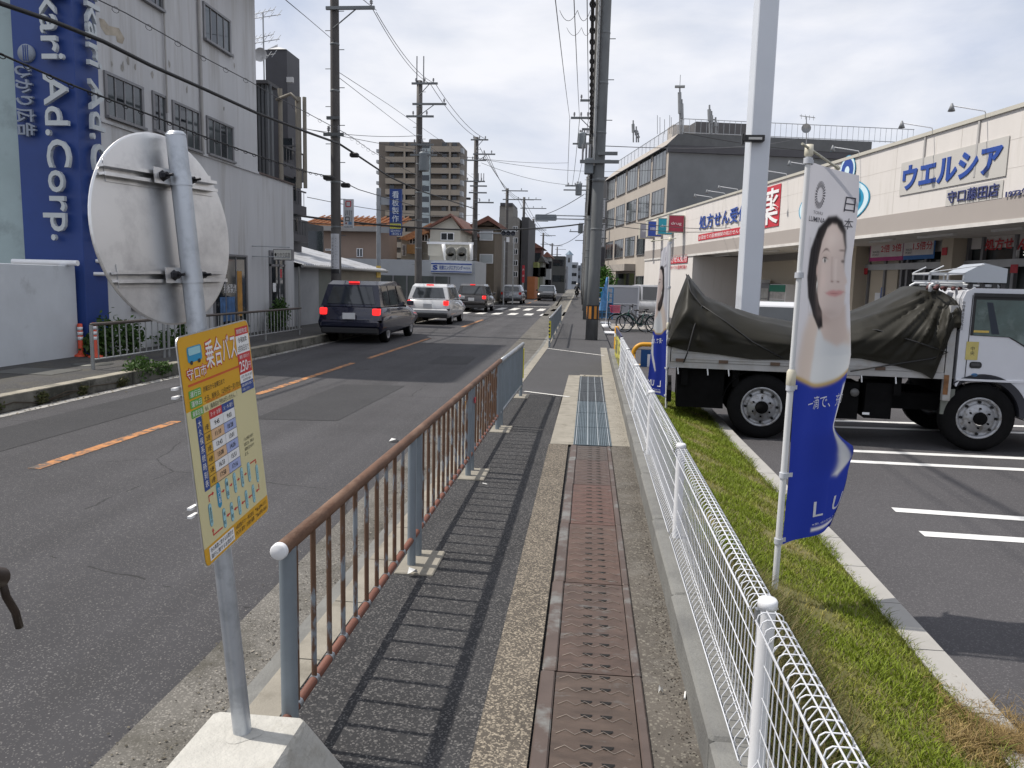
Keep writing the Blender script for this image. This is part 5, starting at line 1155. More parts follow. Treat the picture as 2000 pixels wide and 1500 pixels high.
for px in (1880, 1690): s = P3.hit(px, 480)[0]; MB(M3).m(tanw).box(s - .28, s + .28, -.05, .5, LOT, zB - .05).build('column', ds)
b.m(mat('inside poster', (.45, .25, .25), .6, 0, .5, 9))
for px in (1608, 1628, 1648): s = hit3(px, 545)[0]; b.box(s - .28, s + .28, .01, .02, .6, 1.5)
b.build('inside_posters', ds)
b = MB(M3).m(redp); 
for px, py in ((1696, 530), (1988, 525)): s, z = hit3(px, py); b.box(s - .14, s + .14, .11, .12, z - .12, z + .12)
s, z = hit3(1875, 492); b.box(s - .12, s + .12, .51, .53, z - .12, z + .12)
b.build('red_plate', ds)
b = MB(M3).m(mat('barrier free blue', (.03, .12, .42), .5)); s, z = hit3(1725, 572); b.box(s - .12, s + .12, .02, .03, z - .2, z + .2); b.m(white_p).box(s + .16, s + .5, .02, .03, z - .35, z); b.build('door_sticker', ds)
s, z = hit3(1950, 472); s2, z2 = hit3(2040, 500)
b = MB(M3).m(redp); sgl = mat('window letter red', (.50, .04, .05), .5, 0, 0)
Mf = MS.copy()
def on(P, M_, y): return lambda a, z, d: (a, y - d, z)
def ptext(P, parent_b, st, p0, p1, y, mt, **k):
    """lettering between two pixels of the photograph on plane P (text runs towards the viewer's right = -u)"""
    u0, z1 = P.hit(*p0); u1, z0 = P.hit(*p1); L = abs(u1 - u0)
    parent_b.m(mt); parent_b.text(st, 0, L, min(z0, z1), max(z0, z1), 0, f=lambda a, z, d, u0=u0: (u0 - a, y - d, z), **k)
b = MB(M3); ptext(P3, b, '処方せ', (1927, 467), (1980, 487), .03, sgl, bold=.03); ptext(P3, b, 'ん受付', (1990, 465), (2060, 486), .03, sgl, bold=.03); b.build('window_lettering', ds)
for tl, br_, cl, txt, lb_ in [((1712, 469), (1775, 507), (.45, .05, .22), '2倍 3倍', 'white point campaign banner with 2 and 3 and a magenta lower edge'), ((1777, 462), (1836, 504), (.03, .15, .42), '1.5倍分', 'white point campaign banner with 1.5 and a blue edge')]:
    u0, z1 = P3.hit(*tl); u1, z0 = P3.hit(*br_); z0b = z0; 
    t = empty('campaign_banner', tuple(P3.o + P3.u * u0 + Vector((0, 0, z0)))); tag(t, lb_, 'banner', 'campaign banners above the shop entrance')
    b = MB(M3).m(mat('banner edge %s' % txt[0], cl, .6)); b.box(u1, u0, .20, .215, z0 - .02, z1 + .02); b.m(mat('banner white', (.62, .6, .6), .6)); b.box(u1 + .06, u0 - .06, .215, .222, z0 + .12, z1 - .02); b.build('cloth', t)
    b = MB(M3); L = u0 - u1; b.m(redp).text(txt, 0, L * .60, z0 + (z1 - z0) * .36, z0 + (z1 - z0) * .72, 0, f=lambda a, z, d, u1=u1, L=L: (u1 + L * .66 - a, .226, z), bold=.015); b.m(inkb).text('WAON', 0, L * .2, z0 + .28, z0 + .36, 0, f=lambda a, z, d, u0=u0: (u0 - .2 - a, .226, z)); b.text('POINT', 0, L * .2, z0 + .17, z0 + .25, 0, f=lambda a, z, d, u0=u0: (u0 - .2 - a, .226, z))
    b.m(mat('banner tag', (.6, .18, .05), .6)); b.box(u0 - L * .62, u0 - L * .35, .222, .226, z1 - .22, z1 - .08); b.build('print', t)
# lamps under the canopy
for i, (px, py, p2) in enumerate([(1358, 525, 1398), (1400, 495, 1425), (1497, 487, 1520), (1552, 482, 1572), (1630, 500, 1660), (1700, 474, 1745), (1795, 462, 1865), (1940, 450, 2000)]):
    P1_ = Pl(PS.o + PS.n * -1.2, AZ, 1); P1_.n = PS.n.copy(); u0 = P1_.hit(px, py)[0]; u1 = P1_.hit(p2, py)[0]
    b = MB(P1_.mat()).m(mat('tube lamp white', (.75, .75, .74), .5)).box(min(u0, u1), max(u0, u1), -.06, .06, zB - .13, zB - .065); b.build('canopy_lamp', ds)
# facade signs
b = MB(MS); b.m(mat('sign plate grey', (.50, .485, .455), .7, 0, .02))
u0, z1 = PS.hit(1760, 312); u1, z0 = PS.hit(1970, 352); 
def sgn(name, parts, lb_, cat='shop sign', group=None):
    t = empty(name, tuple(PS.o)); return t
pr_ = lambda tl, br_: (lambda a, c: (min(a[0], c[0]), max(a[0], c[0]), min(a[1], c[1]), max(a[1], c[1])))(PS.hit(*tl), PS.hit(*br_))
def rectpx(xa, xb, ym):  # u-range for pixel columns
    return PS.hit(xa, ym)[0], PS.hit(xb, ym)[0]
def zpx(px, py): return PS.hit(px, py)[1]
# big name
ua, ub_ = rectpx(1762, 1967, 330); za_ = (zpx(1765, 380) + zpx(1965, 345)) / 2; zb_ = (zpx(1765, 312) + zpx(1965, 275)) / 2
b.box(ub_, ua, .012, .03, za_, zb_); b.m(inkblue).text('ウエルシア', 0, ua - ub_ - .3, za_ + .12, zb_ - .12, 0, .03, .035, f=lambda a, z, d, u=ua: (u - .15 - a, .045 - d - .02, z)); b.build('name_lettering', ds)
b = MB(MS).m(MT['sign plate grey']); ua, ub_ = rectpx(1849, 1958, 385); za_ = (zpx(1852, 402) + zpx(1955, 388)) / 2; zb_ = (zpx(1852, 370) + zpx(1955, 353)) / 2
b.box(ub_, ua, .012, .02, za_, zb_); b.m(mat('indigo lettering', (.04, .05, .16), .5, 0, 0)).text('守口藤田店', 0, ua - ub_ - .2, za_ + .06, zb_ - .05, 0, .02, .006, f=lambda a, z, d, u=ua: (u - .1 - a, .035 - d, z))
ua, ub_ = rectpx(1968, 2014, 378); za_ = zpx(1985, 384); zb_ = zpx(1985, 370); b.text('1973年', 0, ua - ub_, za_, zb_, 0, .02, .02, f=lambda a, z, d, u=ua: (u - a, .035 - d, z)); b.build('branch_lettering', ds)
b = MB(MS).m(redp); ua, ub_ = rectpx(1481, 1524, 405); za_ = (zpx(1483, 448) + zpx(1522, 440)) / 2; zb_ = (zpx(1484, 371) + zpx(1523, 359)) / 2
b.box(ub_, ua, .012, .03, za_, zb_); b.m(inkw).text('薬', 0, ua - ub_ - .1, za_ + .1, zb_ - .1, 0, .02, .008, f=lambda a, z, d, u=ua: (u - .05 - a, .045 - d, z)); b.build('medicine_sign', ds)
b = MB(MS).m(inkblue); ua, ub_ = rectpx(1368, 1461, 425); za_ = (zpx(1370, 447) + zpx(1430, 438)) / 2; zb_ = (zpx(1370, 420) + zpx(1430, 408)) / 2
b.text('処方せん受付', 0, ua - ub_, za_, zb_, 0, .02, .012, f=lambda a, z, d, u=ua: (u - a, .035 - d, z)); 
ua, ub_ = rectpx(1365, 1464, 455); za_ = (zpx(1366, 471) + zpx(1430, 459)) / 2; zb_ = (zpx(1366, 459) + zpx(1430, 446)) / 2
b.m(redp).box(ub_, ua, .012, .02, za_, zb_); b.m(inkw).text('全国全ての医療機関の処方せんを受付', 0, ua - ub_ - .1, za_ + .06, zb_ - .06, 0, .0, .0, f=lambda a, z, d, u=ua: (u - .05 - a, .023, z)); b.build('prescription_lettering', ds)
ua, ub_ = rectpx(1305, 1343, 505); za_ = zpx(1325, 514); zb_ = zpx(1325, 499); b = MB(MS).m(redp).box(ub_, ua, .012, .03, za_, zb_); b.m(inkw).text('処方せん受付', 0, ua - ub_ - .1, za_ + .06, zb_ - .05, 0, .0, .008, f=lambda a, z, d, u=ua: (u - .05 - a, .034, z)); b.m(redp).text('全国すべての医療機関の', 0, ua - ub_ - .1, za_ - .35, za_ - .12, 0, .0, .01, f=lambda a, z, d, u=ua: (u - .05 - a, .015, z)); b.build('wall_notice', ds)
# emblem: large cyan disc and smaller navy disc above it, both with pale rings
b = MB(MS)
def disc(cx_, cy_, r_, mt, y): 
    b.m(mt); vs = [(cx_ + r_ * math.cos(2 * math.pi * i / 48), y, cy_ + r_ * math.sin(2 * math.pi * i / 48)) for i in range(48)]; b.add(vs, [tuple(range(47, -1, -1))])
cyl_ = mat('emblem cyan', (.01, .27, .45), .5, 0, 0); pcy = mat('emblem pale', (.62, .78, .84), .5, 0, 0)
uL, uR = rectpx(1562, 1699, 400); zc1 = zpx(1660, 398); R1_ = (uL - uR) / 2
uc_ = (uL + uR) / 2; k = 1.0
rz_ = (zpx(1670, 342) - zpx(1670, 440)) / 2; zmid = (zpx(1670, 342) + zpx(1670, 440)) / 2
def ell(cx_, cz_, rx, rz, mt, y): b.m(mt); b.add([(cx_ + rx * math.cos(2 * math.pi * i / 48), y, cz_ + rz * math.sin(2 * math.pi * i / 48)) for i in range(48)], [tuple(range(47, -1, -1))])
u2, z2_ = PS.hit(1657, 334)
for f_, mt, dy in ((1.0, cyl_, .02), (.97, pcy, .025), (.86, cyl_, .03)): ell(uc_, zmid, R1_ * f_, rz_ * f_, mt, dy)
for f_, mt, dy in ((1.0, cyl_, .035), (.95, pcy, .04), (.78, inkblue, .045), (.3, pcy, .05)): ell(u2, z2_ , rz_ * .62 * f_, rz_ * .62 * f_, mt, dy)
b.m(pcy); b.add([(uc_ - 1.2, .052, zmid - rz_ * .6), (uc_ - .9, .052, zmid - rz_ * .6), (uc_ - .9, .052, zmid + rz_ * .55), (uc_ - 1.2, .052, zmid + rz_ * .55)], [(0, 1, 2, 3)])
b.build('emblem', ds)
# four small projecting light boxes
for (px, py, cl, lb_) in [(1277, 452, (.30, .30, .36), 'pale grey'), (1293, 448, (.03, .08, .40), 'blue'), (1314, 443, (.02, .33, .45), 'turquoise'), (1336, 438, (.36, .03, .07), 'dark red')]:
    u, z = PS.hit(px, py); t = empty('light_box', tuple(PS.o + PS.u * u + PS.n * .3 + Vector((0, 0, z - .5)))); tag(t, lb_ + ' square light box projecting from the drugstore parapet', 'shop sign', 'square light boxes on the drugstore parapet')
    MB(MS).m(mat('box side cream', (.45, .43, .36), .6)).box(u - .18, u + .18, .04, .95, z - .48, z + .48).build('casing', t)
    b = MB(MS).m(mat('box face ' + lb_, cl, .4)).box(u - .185, u - .18, .08, .91, z - .44, z + .44); b.m(inkw).text('調剤' if lb_ == 'blue' else 'drug', .2, .8, z - .1, z + .1, 0, f=lambda a, zz, d, u=u: (u - .187, 1.0 - a, zz)); b.build('face', t)
# arm lamps on the roof edge
for i, (px, py) in enumerate([(1355, 380), (1380, 374), (1405, 366), (1500, 345), (1552, 320), (1630, 297), (1762, 252), (1860, 218)]):
    u = PS.hit(px + (68 if px > 1800 else 62 if px > 1700 else 50 if px > 1600 else 38), py)[0]; t = empty('arm_lamp', tuple(PS.o + PS.u * u + Vector((0, 0, zT)))); 
    tag(t, ['leftmost sign lamp on an arm over the cream parapet', 'second sign lamp from the left on the parapet', 'third sign lamp from the left on the parapet', 'sign lamp beside the white pylon on the parapet', 'sign lamp seen just left of the near flag pole', 'sign lamp above the round blue emblem', 'second sign lamp from the right edge, over the store name', 'rightmost sign lamp over the store name'][i], 'lamp', 'sign lamps on the drugstore parapet')
    b = MB(MS).m(white_p).tube([(u, .0, zT + .06), (u, .06, zT + .17), (u, .9, zT + .26)], .015, 6); b.build('arm', t)
    MB(MS).m(mat('lamp grey', (.25, .26, .27), .5, .3)).lathe([(.02, .06), (.04, 0), (.085, -.13), (.08, -.13), (.0, -.06)], (u, .93, zT + .26), n=12).build('lamp_head', t)
# things standing against the shop wall
for i, (p0, p1, cl, lb_, nm) in enumerate([((1470, 546), (1482, 592), (.02, .22, .09), 'green and white tall cabinet by the shop wall', 'green_cabinet'), ((1487, 553), (1502, 592), (.42, .41, .38), 'small shelf rack with notices by the shop wall', 'shelf_rack'), ((1504, 555), (1535, 592), (.42, .40, .38), 'white locker unit with a green header by the shop wall', 'parcel_locker')]):
    P4 = Pl(PS.o + PS.n * -2.2, AZ, 1); P4.n = PS.n.copy(); u0, z1 = P4.hit(*p0); u1, _ = P4.hit(p1[0], p0[1]); M4_ = P4.mat(); lo_, hi_ = min(u0, u1), max(u0, u1)
    t = empty(nm, tuple(P4.o + P4.u * u0)); tag(t, lb_, ['cabinet', 'shelf', 'locker'][i])
    MB(M4_).m(white_p if i != 1 else wframe).bbox(lo_, hi_, -.6, 0, LOT, z1, .02).build('casing', t)
    b = MB(M4_).m(mat('cab %d' % i, cl, .5, 0, .3, 5)).box(lo_ + .05, hi_ - .05, 0, .015, LOT + .15, z1 - .25)
    if i == 2: b.m(mat('header green', (.01, .16, .10), .5)).box(lo_, hi_, .015, .03, z1 - .35, z1 - .03)
    for k in range(4): b.m(blackm if i == 1 else white_p).box(lo_ + .08, hi_ - .08, .015, .02, LOT + .3 + .35 * k, LOT + .32 + .35 * k)
    b.build('front', t)

# ================================================================== the office building behind
b0 = AY(1308, 272, 61.0)
PO = Pl((b0.x, b0.y, 0), R_(-11.5), 1)
if PO.n.x > 0: PO.n = -PO.n
MO = PO.mat(); zO = (PO.hit(1308, 288)[1] + PO.hit(1184, 352)[1]) / 2; sO = PO.hit(1184, 450)[0]
ofw = mat('greyed beige office wall', (.40, .36, .315), .85, 0, .06, .5, .1, 30, rgb2=(.30, .265, .23), s2=.8, r2lo=.6, r2hi=.75, stretch=(1, 1, .3)); ofd = mat('dark grey office side', (.150, .160, .170), .8, 0, .18, .35); ofcap = mat('grey beige parapet', (.33, .30, .27), .85)
of = empty('office_building', tuple(PO.o + PO.u * 8)); tag(of, 'four storey beige office building with a dark grey side wall and roof antennas', 'building')
MB(MO).m(ofw).box(0.02, sO, -16, 0, LOT, zO).build('wall', of)
MB(MO).m(ofd).box(-.06, 0.0, -16, .02, LOT, zO).build('side_wall', of)
zO2 = PO.hit(1300, 266)[1]
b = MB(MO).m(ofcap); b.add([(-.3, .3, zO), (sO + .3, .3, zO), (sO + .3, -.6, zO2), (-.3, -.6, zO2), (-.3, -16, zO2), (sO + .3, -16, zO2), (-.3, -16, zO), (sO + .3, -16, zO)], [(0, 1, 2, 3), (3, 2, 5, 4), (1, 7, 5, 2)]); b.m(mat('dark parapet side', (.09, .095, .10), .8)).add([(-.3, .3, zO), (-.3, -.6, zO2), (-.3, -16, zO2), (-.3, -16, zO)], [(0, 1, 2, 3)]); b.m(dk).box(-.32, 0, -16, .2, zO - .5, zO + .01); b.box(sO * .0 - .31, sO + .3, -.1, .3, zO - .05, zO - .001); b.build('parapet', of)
Z7 = lambda x, y: (1150 + x / 3.75, 150 + y / 3.75)
wins = [[((137, 765), (190, 868)), ((210, 715), (268, 848)), ((288, 668), (355, 812)), ((377, 614), (452, 768)), ((476, 556), (562, 724))], [((132, 988), (185, 1085)), ((203, 958), (260, 1073)), ((280, 922), (345, 1055)), ((366, 888), (440, 1028)), ((466, 848), (548, 998))],
        [((125, 1217), (175, 1325)), ((193, 1194), (250, 1310)), ((270, 1184), (333, 1306)), ((357, 1168), (410, 1302)), ((440, 1150), (520, 1290))], [((140, 1470), (170, 1560)), ((348, 1458), (402, 1540))]]
for row in wins:
    zs = [(PO.hit(*Z7(*tl))[1], PO.hit(*Z7(*br_))[1]) for tl, br_ in row]; zt_ = sum(z[0] for z in zs) / len(zs); zb_ = sum(z[1] for z in zs) / len(zs)
    zt_, zb_ = max(zt_, zb_), min(zt_, zb_)
    for tl, br_ in row:
        ua, ub_ = PO.hit(*Z7(*tl))[0], PO.hit(*Z7(*br_))[0]; window(PO, of, min(ua, ub_), max(ua, ub_), zb_, zt_, n=4, dark=(0, 3), out=.03)
ua = PO.hit(1203, 540)[0]; ub_ = PO.hit(1239, 540)[0]; b = MB(MO).m(paned).box(min(ua, ub_), max(ua, ub_), .01, .03, LOT, 2.7); b.m(ofcap).box(min(ua, ub_) - .2, max(ua, ub_) + .2, 0, 1.0, 2.9, 3.5); b.m(inkb).text('NAKAGAWA', 0, 1.6, 3.6, 3.85, 0, f=lambda a, z, d: (max(ua, ub_) - a, .03, z)) if False else None; b.build('porch', of)
# ribbed shed attached behind, roof railing, antennas
q = AY(1608, 290, 58); q0 = AY(1440, 275, 58)
b = MB(MO).m(corr); 
for i in range(46): b.box(-.02 - .10, -.02, -16.2 - .26 * i - .16, -16.2 - .26 * i, LOT, zO - .9)
b.box(-.0, 14, -28.2, -16, LOT, zO - .9); b.build('ribbed_annex', of)
b = MB(MO).m(mat('ridge tile grey', (.10, .105, .11), .8)).box(-.3, 14, -27, -16, zO - .9, zO + .1); b.build('annex_roof', of)
b = MB(MO).m(galv)
for i in range(42): b.cyl((-.1, -1 - .45 * i, zO2), (-.1, -1 - .45 * i, zO2 + 1.1), .015, n=4)
b.cyl((-.1, -1, zO2 + 1.1), (-.1, -19.5, zO2 + 1.1), .03, n=5); b.cyl((-.1, -1, zO2 + .1), (-.1, -19.5, zO2 + .1), .03, n=5)
b.cyl((-.1, -1, zO2 + 1.1), (sO, -1, zO2 + 1.1), .03, n=5)
for i in range(16): b.cyl((sO * i / 16, -1, zO2), (sO * i / 16, -1, zO2 + 1.1), .02, n=4)
b.build('roof_railing', of)
MB(MO).m(mat('roof fence mesh', (.45, .45, .46), .7, alpha=.25)).quad((-.1, -1.02, zO2), (sO, -1.02, zO2), (sO, -1.02, zO2 + 1.1), (-.1, -1.02, zO2 + 1.1)).build('railing_mesh', of)
MB(MO).m(dk2).box(3, 9, -9, -3, zO2, zO2 + 1.6).build('roof_box', of)
u_ = PO.hit(1258, 290)[0]; MB(MO).m(ofw).box(u_ - .8, u_ + .8, -5, -2.2, zO2 - .1, zO2 + 2.0).build('stair_head', of)
antm = mat('antenna grey', (.22, .23, .24), .5, .3)
for i, (px, pyt, pyb, YY, lb_, rods) in enumerate([(1240, 235, 278, 68, 'triple rod antenna over the left end of the office roof', (-3, 3, 7)), (1328, 172, 262, 58, 'tallest antenna mast with a lamp on top of the office roof', (0, 4)), (1388, 205, 262, 57, 'paired panel antennas on the office roof by the white pylon', (-2, 2, 10))]):
    t = empty('roof_antenna', tuple(AY(px, pyb, YY))); tag(t, lb_, 'antenna', 'antennas on the office roof')
    for j, dx in enumerate(rods):
        p = AY(px + dx, pyb, YY); q = AY(px + dx - .3, pyt + (12 * j if i != 1 else 22 * j), YY); b = MB().m(antm).cyl(p, q, .06, n=6); m_ = p.lerp(q, .45); b.cyl(m_, q - Vector((0, 0, .3)), .13, n=8)
        if i == 1 and j == 0: b.cyl(q, q + Vector((0, 0, .9)), .02, n=5); b.cyl(q - Vector((.35, 0, -.1)), q + Vector((.35, 0, .1)), .1, n=6)
        b.build('antenna_rod', t)
    p = AY(px + rods[0], (pyt + pyb) / 2, YY); q = AY(px + rods[-1], (pyt + pyb) / 2, YY); MB().m(antm).cyl(p, q, .04, n=5).build('cross_bar', t)
for i, px in enumerate((1284, 1289, 1298, 1308, 1311)):
    t = AY(px, 225 + (i % 3) * 4, 60); b = MB().m(antm).cyl(AY(px, 262, 60), t, .025, n=4); tag(b.build('lightning_rod'), 'thin bare rod standing on the office roof', 'rod', 'thin rods on the office roof')
t = empty('roof_aerial', tuple(AY(1576, 268, 52))); tag(t, 'television aerial with a small dish on the ribbed annex roof', 'aerial'); b = MB().m(antm).cyl(AY(1575, 282, 52), AY(1575, 228, 52), .03, n=5); b.cyl(AY(1562, 226, 52), AY(1592, 230, 52), .025, n=5)
for k in range(4): b.cyl(AY(1565 + 8 * k, 223 + k, 51.6), AY(1565 + 8 * k, 232 + k, 52.4), .015, n=4)
b.build('antenna', t); MB().m(antm).lathe([(0, .08), (.2, .03), (.3, -.08)], tuple(AY(1574, 251, 51.9)), 'y', 14).build('dish', t)
# slim building with vertical signs beyond the poles
t, a_, c_, d_, e_ = house('slim_building', 'slim grey building glimpsed behind the big right hand pole', 95, None, (1150, 345), (1182, 560), mat('slim grey wall', (.17, .165, .16), .85, 0, .08, .6), cat='building')
q = bx((1172, 388), (1181, 428), 94); b = MB().m(mat('pale vertical sign', (.48, .49, .50), .6)).box(q[0], q[1], 93.7, 93.9, q[2], q[3]); b.m(inkb).text('三和自治会館', q[0] + .08, q[1] - .08, q[2] + .1, q[3] - .1, 93.68, vert=True); b.build('vertical_sign', t)
q = bx((1170, 436), (1180, 482), 94); b = MB().m(MT['pale vertical sign']).box(q[0], q[1], 93.7, 93.9, q[2], q[3]); b.m(inkb).text('オートバイ', q[0] + .1, q[1] - .1, q[2] + .1, q[3] - .1, 93.68, vert=True); b.build('vertical_sign', t)
q = bx((1163, 484), (1184, 560), 93); MB().m(dk).box(q[0], q[1], 93, 99, 0, q[3]).build('dark_lower_wing', t)
shrub(tuple(G(1172, 556, 0).lerp(Vector((1.4, 62, 0)), 1)), [((0, 0, 1.6), (.9, 1, 1.2)), ((-.4, .6, 2.4), (.6, .8, .7))], 1600, .12, 'green leafy shrub beside the grey yard screen', cols=((.03, .09, .01), (.08, .18, .03)))
shrub(tuple(G(1252, 610, LOT)), [((0, 0, .35), (.5, .4, .4))], 500, .08, 'small dark bush beside the drugstore end wall')
# ================================================================== the truck
d0 = G(1487, 858, LOT); d1_ = G(1918, 884, LOT)
ax_ = (d1_ - d0); ax_.z = 0; azT = math.atan2(ax_.y, ax_.x)
TU = Vector((math.cos(azT), math.sin(azT), 0)); TN = Vector((TU.y, -TU.x, 0))        # along the truck (forward), towards the viewer
class TP:
    def hit(s, px, py, off=0.0):
        o = d0 + TN * off; d = ray(px, py); t = float((np.array(o) - CP) @ np.array(TN) / (d @ np.array(TN))); p = Vector(CP + d * t); return (p - d0).dot(TU), p.z
tp = TP()
MTk = Matrix.Identity(4)
for i in range(3): MTk[i][0] = TU[i]; MTk[i][1] = -TN[i]; MTk[i][3] = (d0.x, d0.y, 0)[i]
# local: x forward, y away from the viewer, z up; near side y=0, far side y=W
TW = 1.75
tr = empty('flatbed_truck', (d0.x + TU.x * 1.2, d0.y + TU.y * 1.2, LOT)); tag(tr, 'white flatbed truck parked crosswise under a dark olive tarpaulin', 'truck')
white_t = mat('truck white enamel', (.60, .615, .66), .30, 0, .04, 2, coat=.3, rgb2=(.50, .51, .53), s2=2.5, r2lo=.6, r2hi=.8); bed_w = mat('dirty white bed', (.35, .35, .35), .6, 0, .1, 4, rgb2=(.30, .28, .25), s2=5, r2lo=.5, r2hi=.7); chas = mat('chassis black', (.006, .006, .0065), .95, 0, .3, 5, spec=.1)
rimm = mat('wheel silver', (.36, .37, .39), .45, .5, .1, 8, rgb2=(.22, .21, .20), s2=14)
uw = [tp.hit(1487, 797)[0], tp.hit(1912, 823)[0]]; rw = (tp.hit(1487, 797)[1] - LOT); rw = .40
def wheel(u, y0, parent, side=1):
    w = empty('wheel', tuple(MTk @ Vector((u, y0, LOT + rw)))); w.parent = parent; w.location = w.location - ORI[parent.name] if False else (MTk @ Vector((u, y0, LOT + rw))) - ORI[parent.name]; ORI[w.name] = MTk @ Vector((u, y0, LOT + rw))
    s = side
    b = MB(MTk).m(rubber); b.lathe([(.24, .0 * s), (.26, -.01 * s), (rw - .06, -.012 * s), (rw - .012, .015 * s), (rw, .05 * s), (rw, .17 * s), (rw - .02, .20 * s), (.22, .20 * s)], (u, y0, LOT + rw), 'y', 40)
    b.build('tyre', w)
    b = MB(MTk).m(rimm); b.lathe([(.245, -.002 * s), (.235, -.014 * s), (.215, .012 * s), (.21, .04 * s), (.165, .02 * s), (.155, -.01 * s), (.085, -.014 * s), (.078, -.05 * s)], (u, y0, LOT + rw), 'y', 36)
    b.m(chas).lathe([(.075, -.045 * s), (.07, -.07 * s), (0, -.075 * s)], (u, y0, LOT + rw), 'y', 20)
    for k in range(6): a = k * math.pi / 3 + .5; c = (u + .115 * math.cos(a), y0 - .012 * s, LOT + rw + .115 * math.sin(a)); b.m(chas).cyl(c, (c[0], c[1] - .02 * s, c[2]), .012, n=6)
    for k in range(8): a = k * math.pi / 4; c = (u + .188 * math.cos(a), y0 + .02 * s, LOT + rw + .188 * math.sin(a)); b.m(holem).cyl(c, (c[0], c[1] - .02 * s, c[2]), .017, n=8)
    b.build('rim', w)
for u in uw: wheel(u, 0.02, tr); wheel(u, TW - .02, tr, -1)
uR, zR_ = tp.hit(1308, 712); uRU = zR_; _, zbU = tp.hit(1308, 680); uF, zF = tp.hit(1862, 745); 
zg0 = tp.hit(1560, 727)[1]; zg1 = tp.hit(1310, 680)[1]
b = MB(MTk).m(bed_w); zL = zR_ - .03; zU = zbU + .0
b.box(uR, uF - .03, -.02, TW + .02, zL, zL + .07)                                   # floor frame
b.build('bed_floor', tr)
for (ya, yb_) in ((-.03, .01), (TW - .01, TW + .03)):
    n = 2; L = (uF - .12 - uR) / 1
    b = MB(MTk).m(bed_w).bbox(uR + .01, uF - .12, ya, yb_, zL + .072, zU + .12, .006)
    if ya < 0:
        for k in range(3): b.box(uR + .03, uF - .14, ya - .008, ya, zL + .11 + .075 * k, zL + .13 + .075 * k)
    b.build('side_gate', tr)
b = MB(MTk).m(bed_w).box(uR - .03, uR, -.03, TW + .03, zL, zU + .12); b.build('tail_gate', tr)
b = MB(MTk).m(bed_w); b.box(uF - .11, uF - .03, -.03, .04, zL - .25, zU + .62); b.box(uF - .11, uF - .03, TW - .04, TW + .03, zL, zU + .62); b.box(uF - .10, uF - .04, 0, TW, zU, zU + .62); b.m(mat('rust patch', (.18, .085, .035), .9, 0, .4, 12)).box(uF - .112, uF - .06, -.035, -.028, zL - .18, zL + .05); b.build('head_board', tr)
for px in (1328, 1412, 1513, 1718, 1815): u = tp.hit(px, 715)[0]; MB(MTk).m(mat('brown latch', (.10, .065, .045), .6, .2, .3, 9)).box(u - .055, u + .055, -.045, -.03, zL + .075, zL + .115).build('latch', tr)
b = MB(MTk).m(white_p)
for px in (1323, 1381, 1422, 1682, 1749): u = tp.hit(px, 730)[0]; b.cyl((u, -.02, zL), (u + .01, -.02, zL - .08), .008, n=6)
b.build('rope_hooks', tr)
# chassis and boxes below
b = MB(MTk).m(chas); b.box(uR + .1, uF + 1.2, .35, .5, LOT + .42, LOT + .62); b.box(uR + .1, uF + 1.2, TW - .5, TW - .35, LOT + .42, LOT + .62)
for u in np.linspace(uR + .15, uF, 6): b.box(u, u + .08, .05, TW - .05, LOT + .62, zL)
b.box(uR - .02, uR + .04, .05, TW - .05, LOT + .40, LOT + .55); b.box(uw[0] + .50, uw[0] + 1.12, .08, .55, LOT + .30, zL - .1); b.box(uw[0] + 1.2, uw[0] + 1.5, .1, .5, LOT + .32, LOT + .75); b.box(uR + .1, uw[0] - .45, .1, TW - .1, LOT + .34, zL)
b.cyl((uw[0], .1, LOT + rw), (uw[0], TW - .1, LOT + rw), .07, n=10); b.cyl((uw[1], .1, LOT + rw), (uw[1], TW - .1, LOT + rw), .06, n=10)
b.lathe([(0, -.0), (.34, 0), (.40, .02), (.40, .20)], (uw[0], .03, LOT + rw + .0), 'y', 28) if False else None
b.build('chassis', tr)
b = MB(MTk).m(chas); 
for u in (uw[0],):
    P_ = [(u + .47 * math.cos(a), .0, LOT + rw + .47 * math.sin(a)) for a in np.linspace(.2, math.pi - .2, 12)]; Q_ = [(p[0], .35, p[2]) for p in P_]; b.add(P_ + Q_, [(i, i + 1, 13 + i, 12 + i) for i in range(11)])
b.build('mud_guard', tr)
b = MB(MTk).m(mat('fuel cap grey', (.12, .12, .12), .5, .4)); u, z = tp.hit(1668, 766, -.1); b.lathe([(0, .06), (.05, .06), (.05, .08)], (u, 0, z), 'y', 16); b.m(white_p); u, z = tp.hit(1690, 807, -.1); b.box(u - .04, u + .04, .075, .079, z - .014, z + .014); b.build('under_bits', tr)
# cab, side profile extruded with rounded edges
cz = LOT
cb = tp.hit(1866, 740)[0]
kz = tp.hit(1895, 566)[1]; zsill = tp.hit(1898, 750)[1]; 
zWT = tp.hit(1900, 578)[1]; zWB = tp.hit(1898, 655)[1]
fL = cb + 1.42                                                # cab front
prof = [(cb, zsill - .02), (cb, kz - .10), (cb + .03, kz - .02), (cb + .10, kz + .02), (cb + .95, kz + .02), (cb + 1.06, kz - .03), (cb + 1.30, zWB + .02), (cb + 1.38, zWB - .22), (fL, zsill - .12), (fL, cz + .38)]
ucx = uw[1]; arch = [(ucx + .50 * math.cos(a), LOT + rw + .02 + .50 * math.sin(a)) for a in np.linspace(.02, math.pi * .80, 12)]
arch = [p for p in arch if p[0] > cb + .01]
poly = prof + [(ucx + .52, cz + .38)] + arch + [(cb + .015, zsill - .04)]
b = MB(MTk).m(white_t); n = len(poly)
rings = []
for y, ins in ((.035, .0), (.0, .0), (TW, .0), (TW - .035, 0)): rings.append([(p[0], y, p[1]) for p in poly])
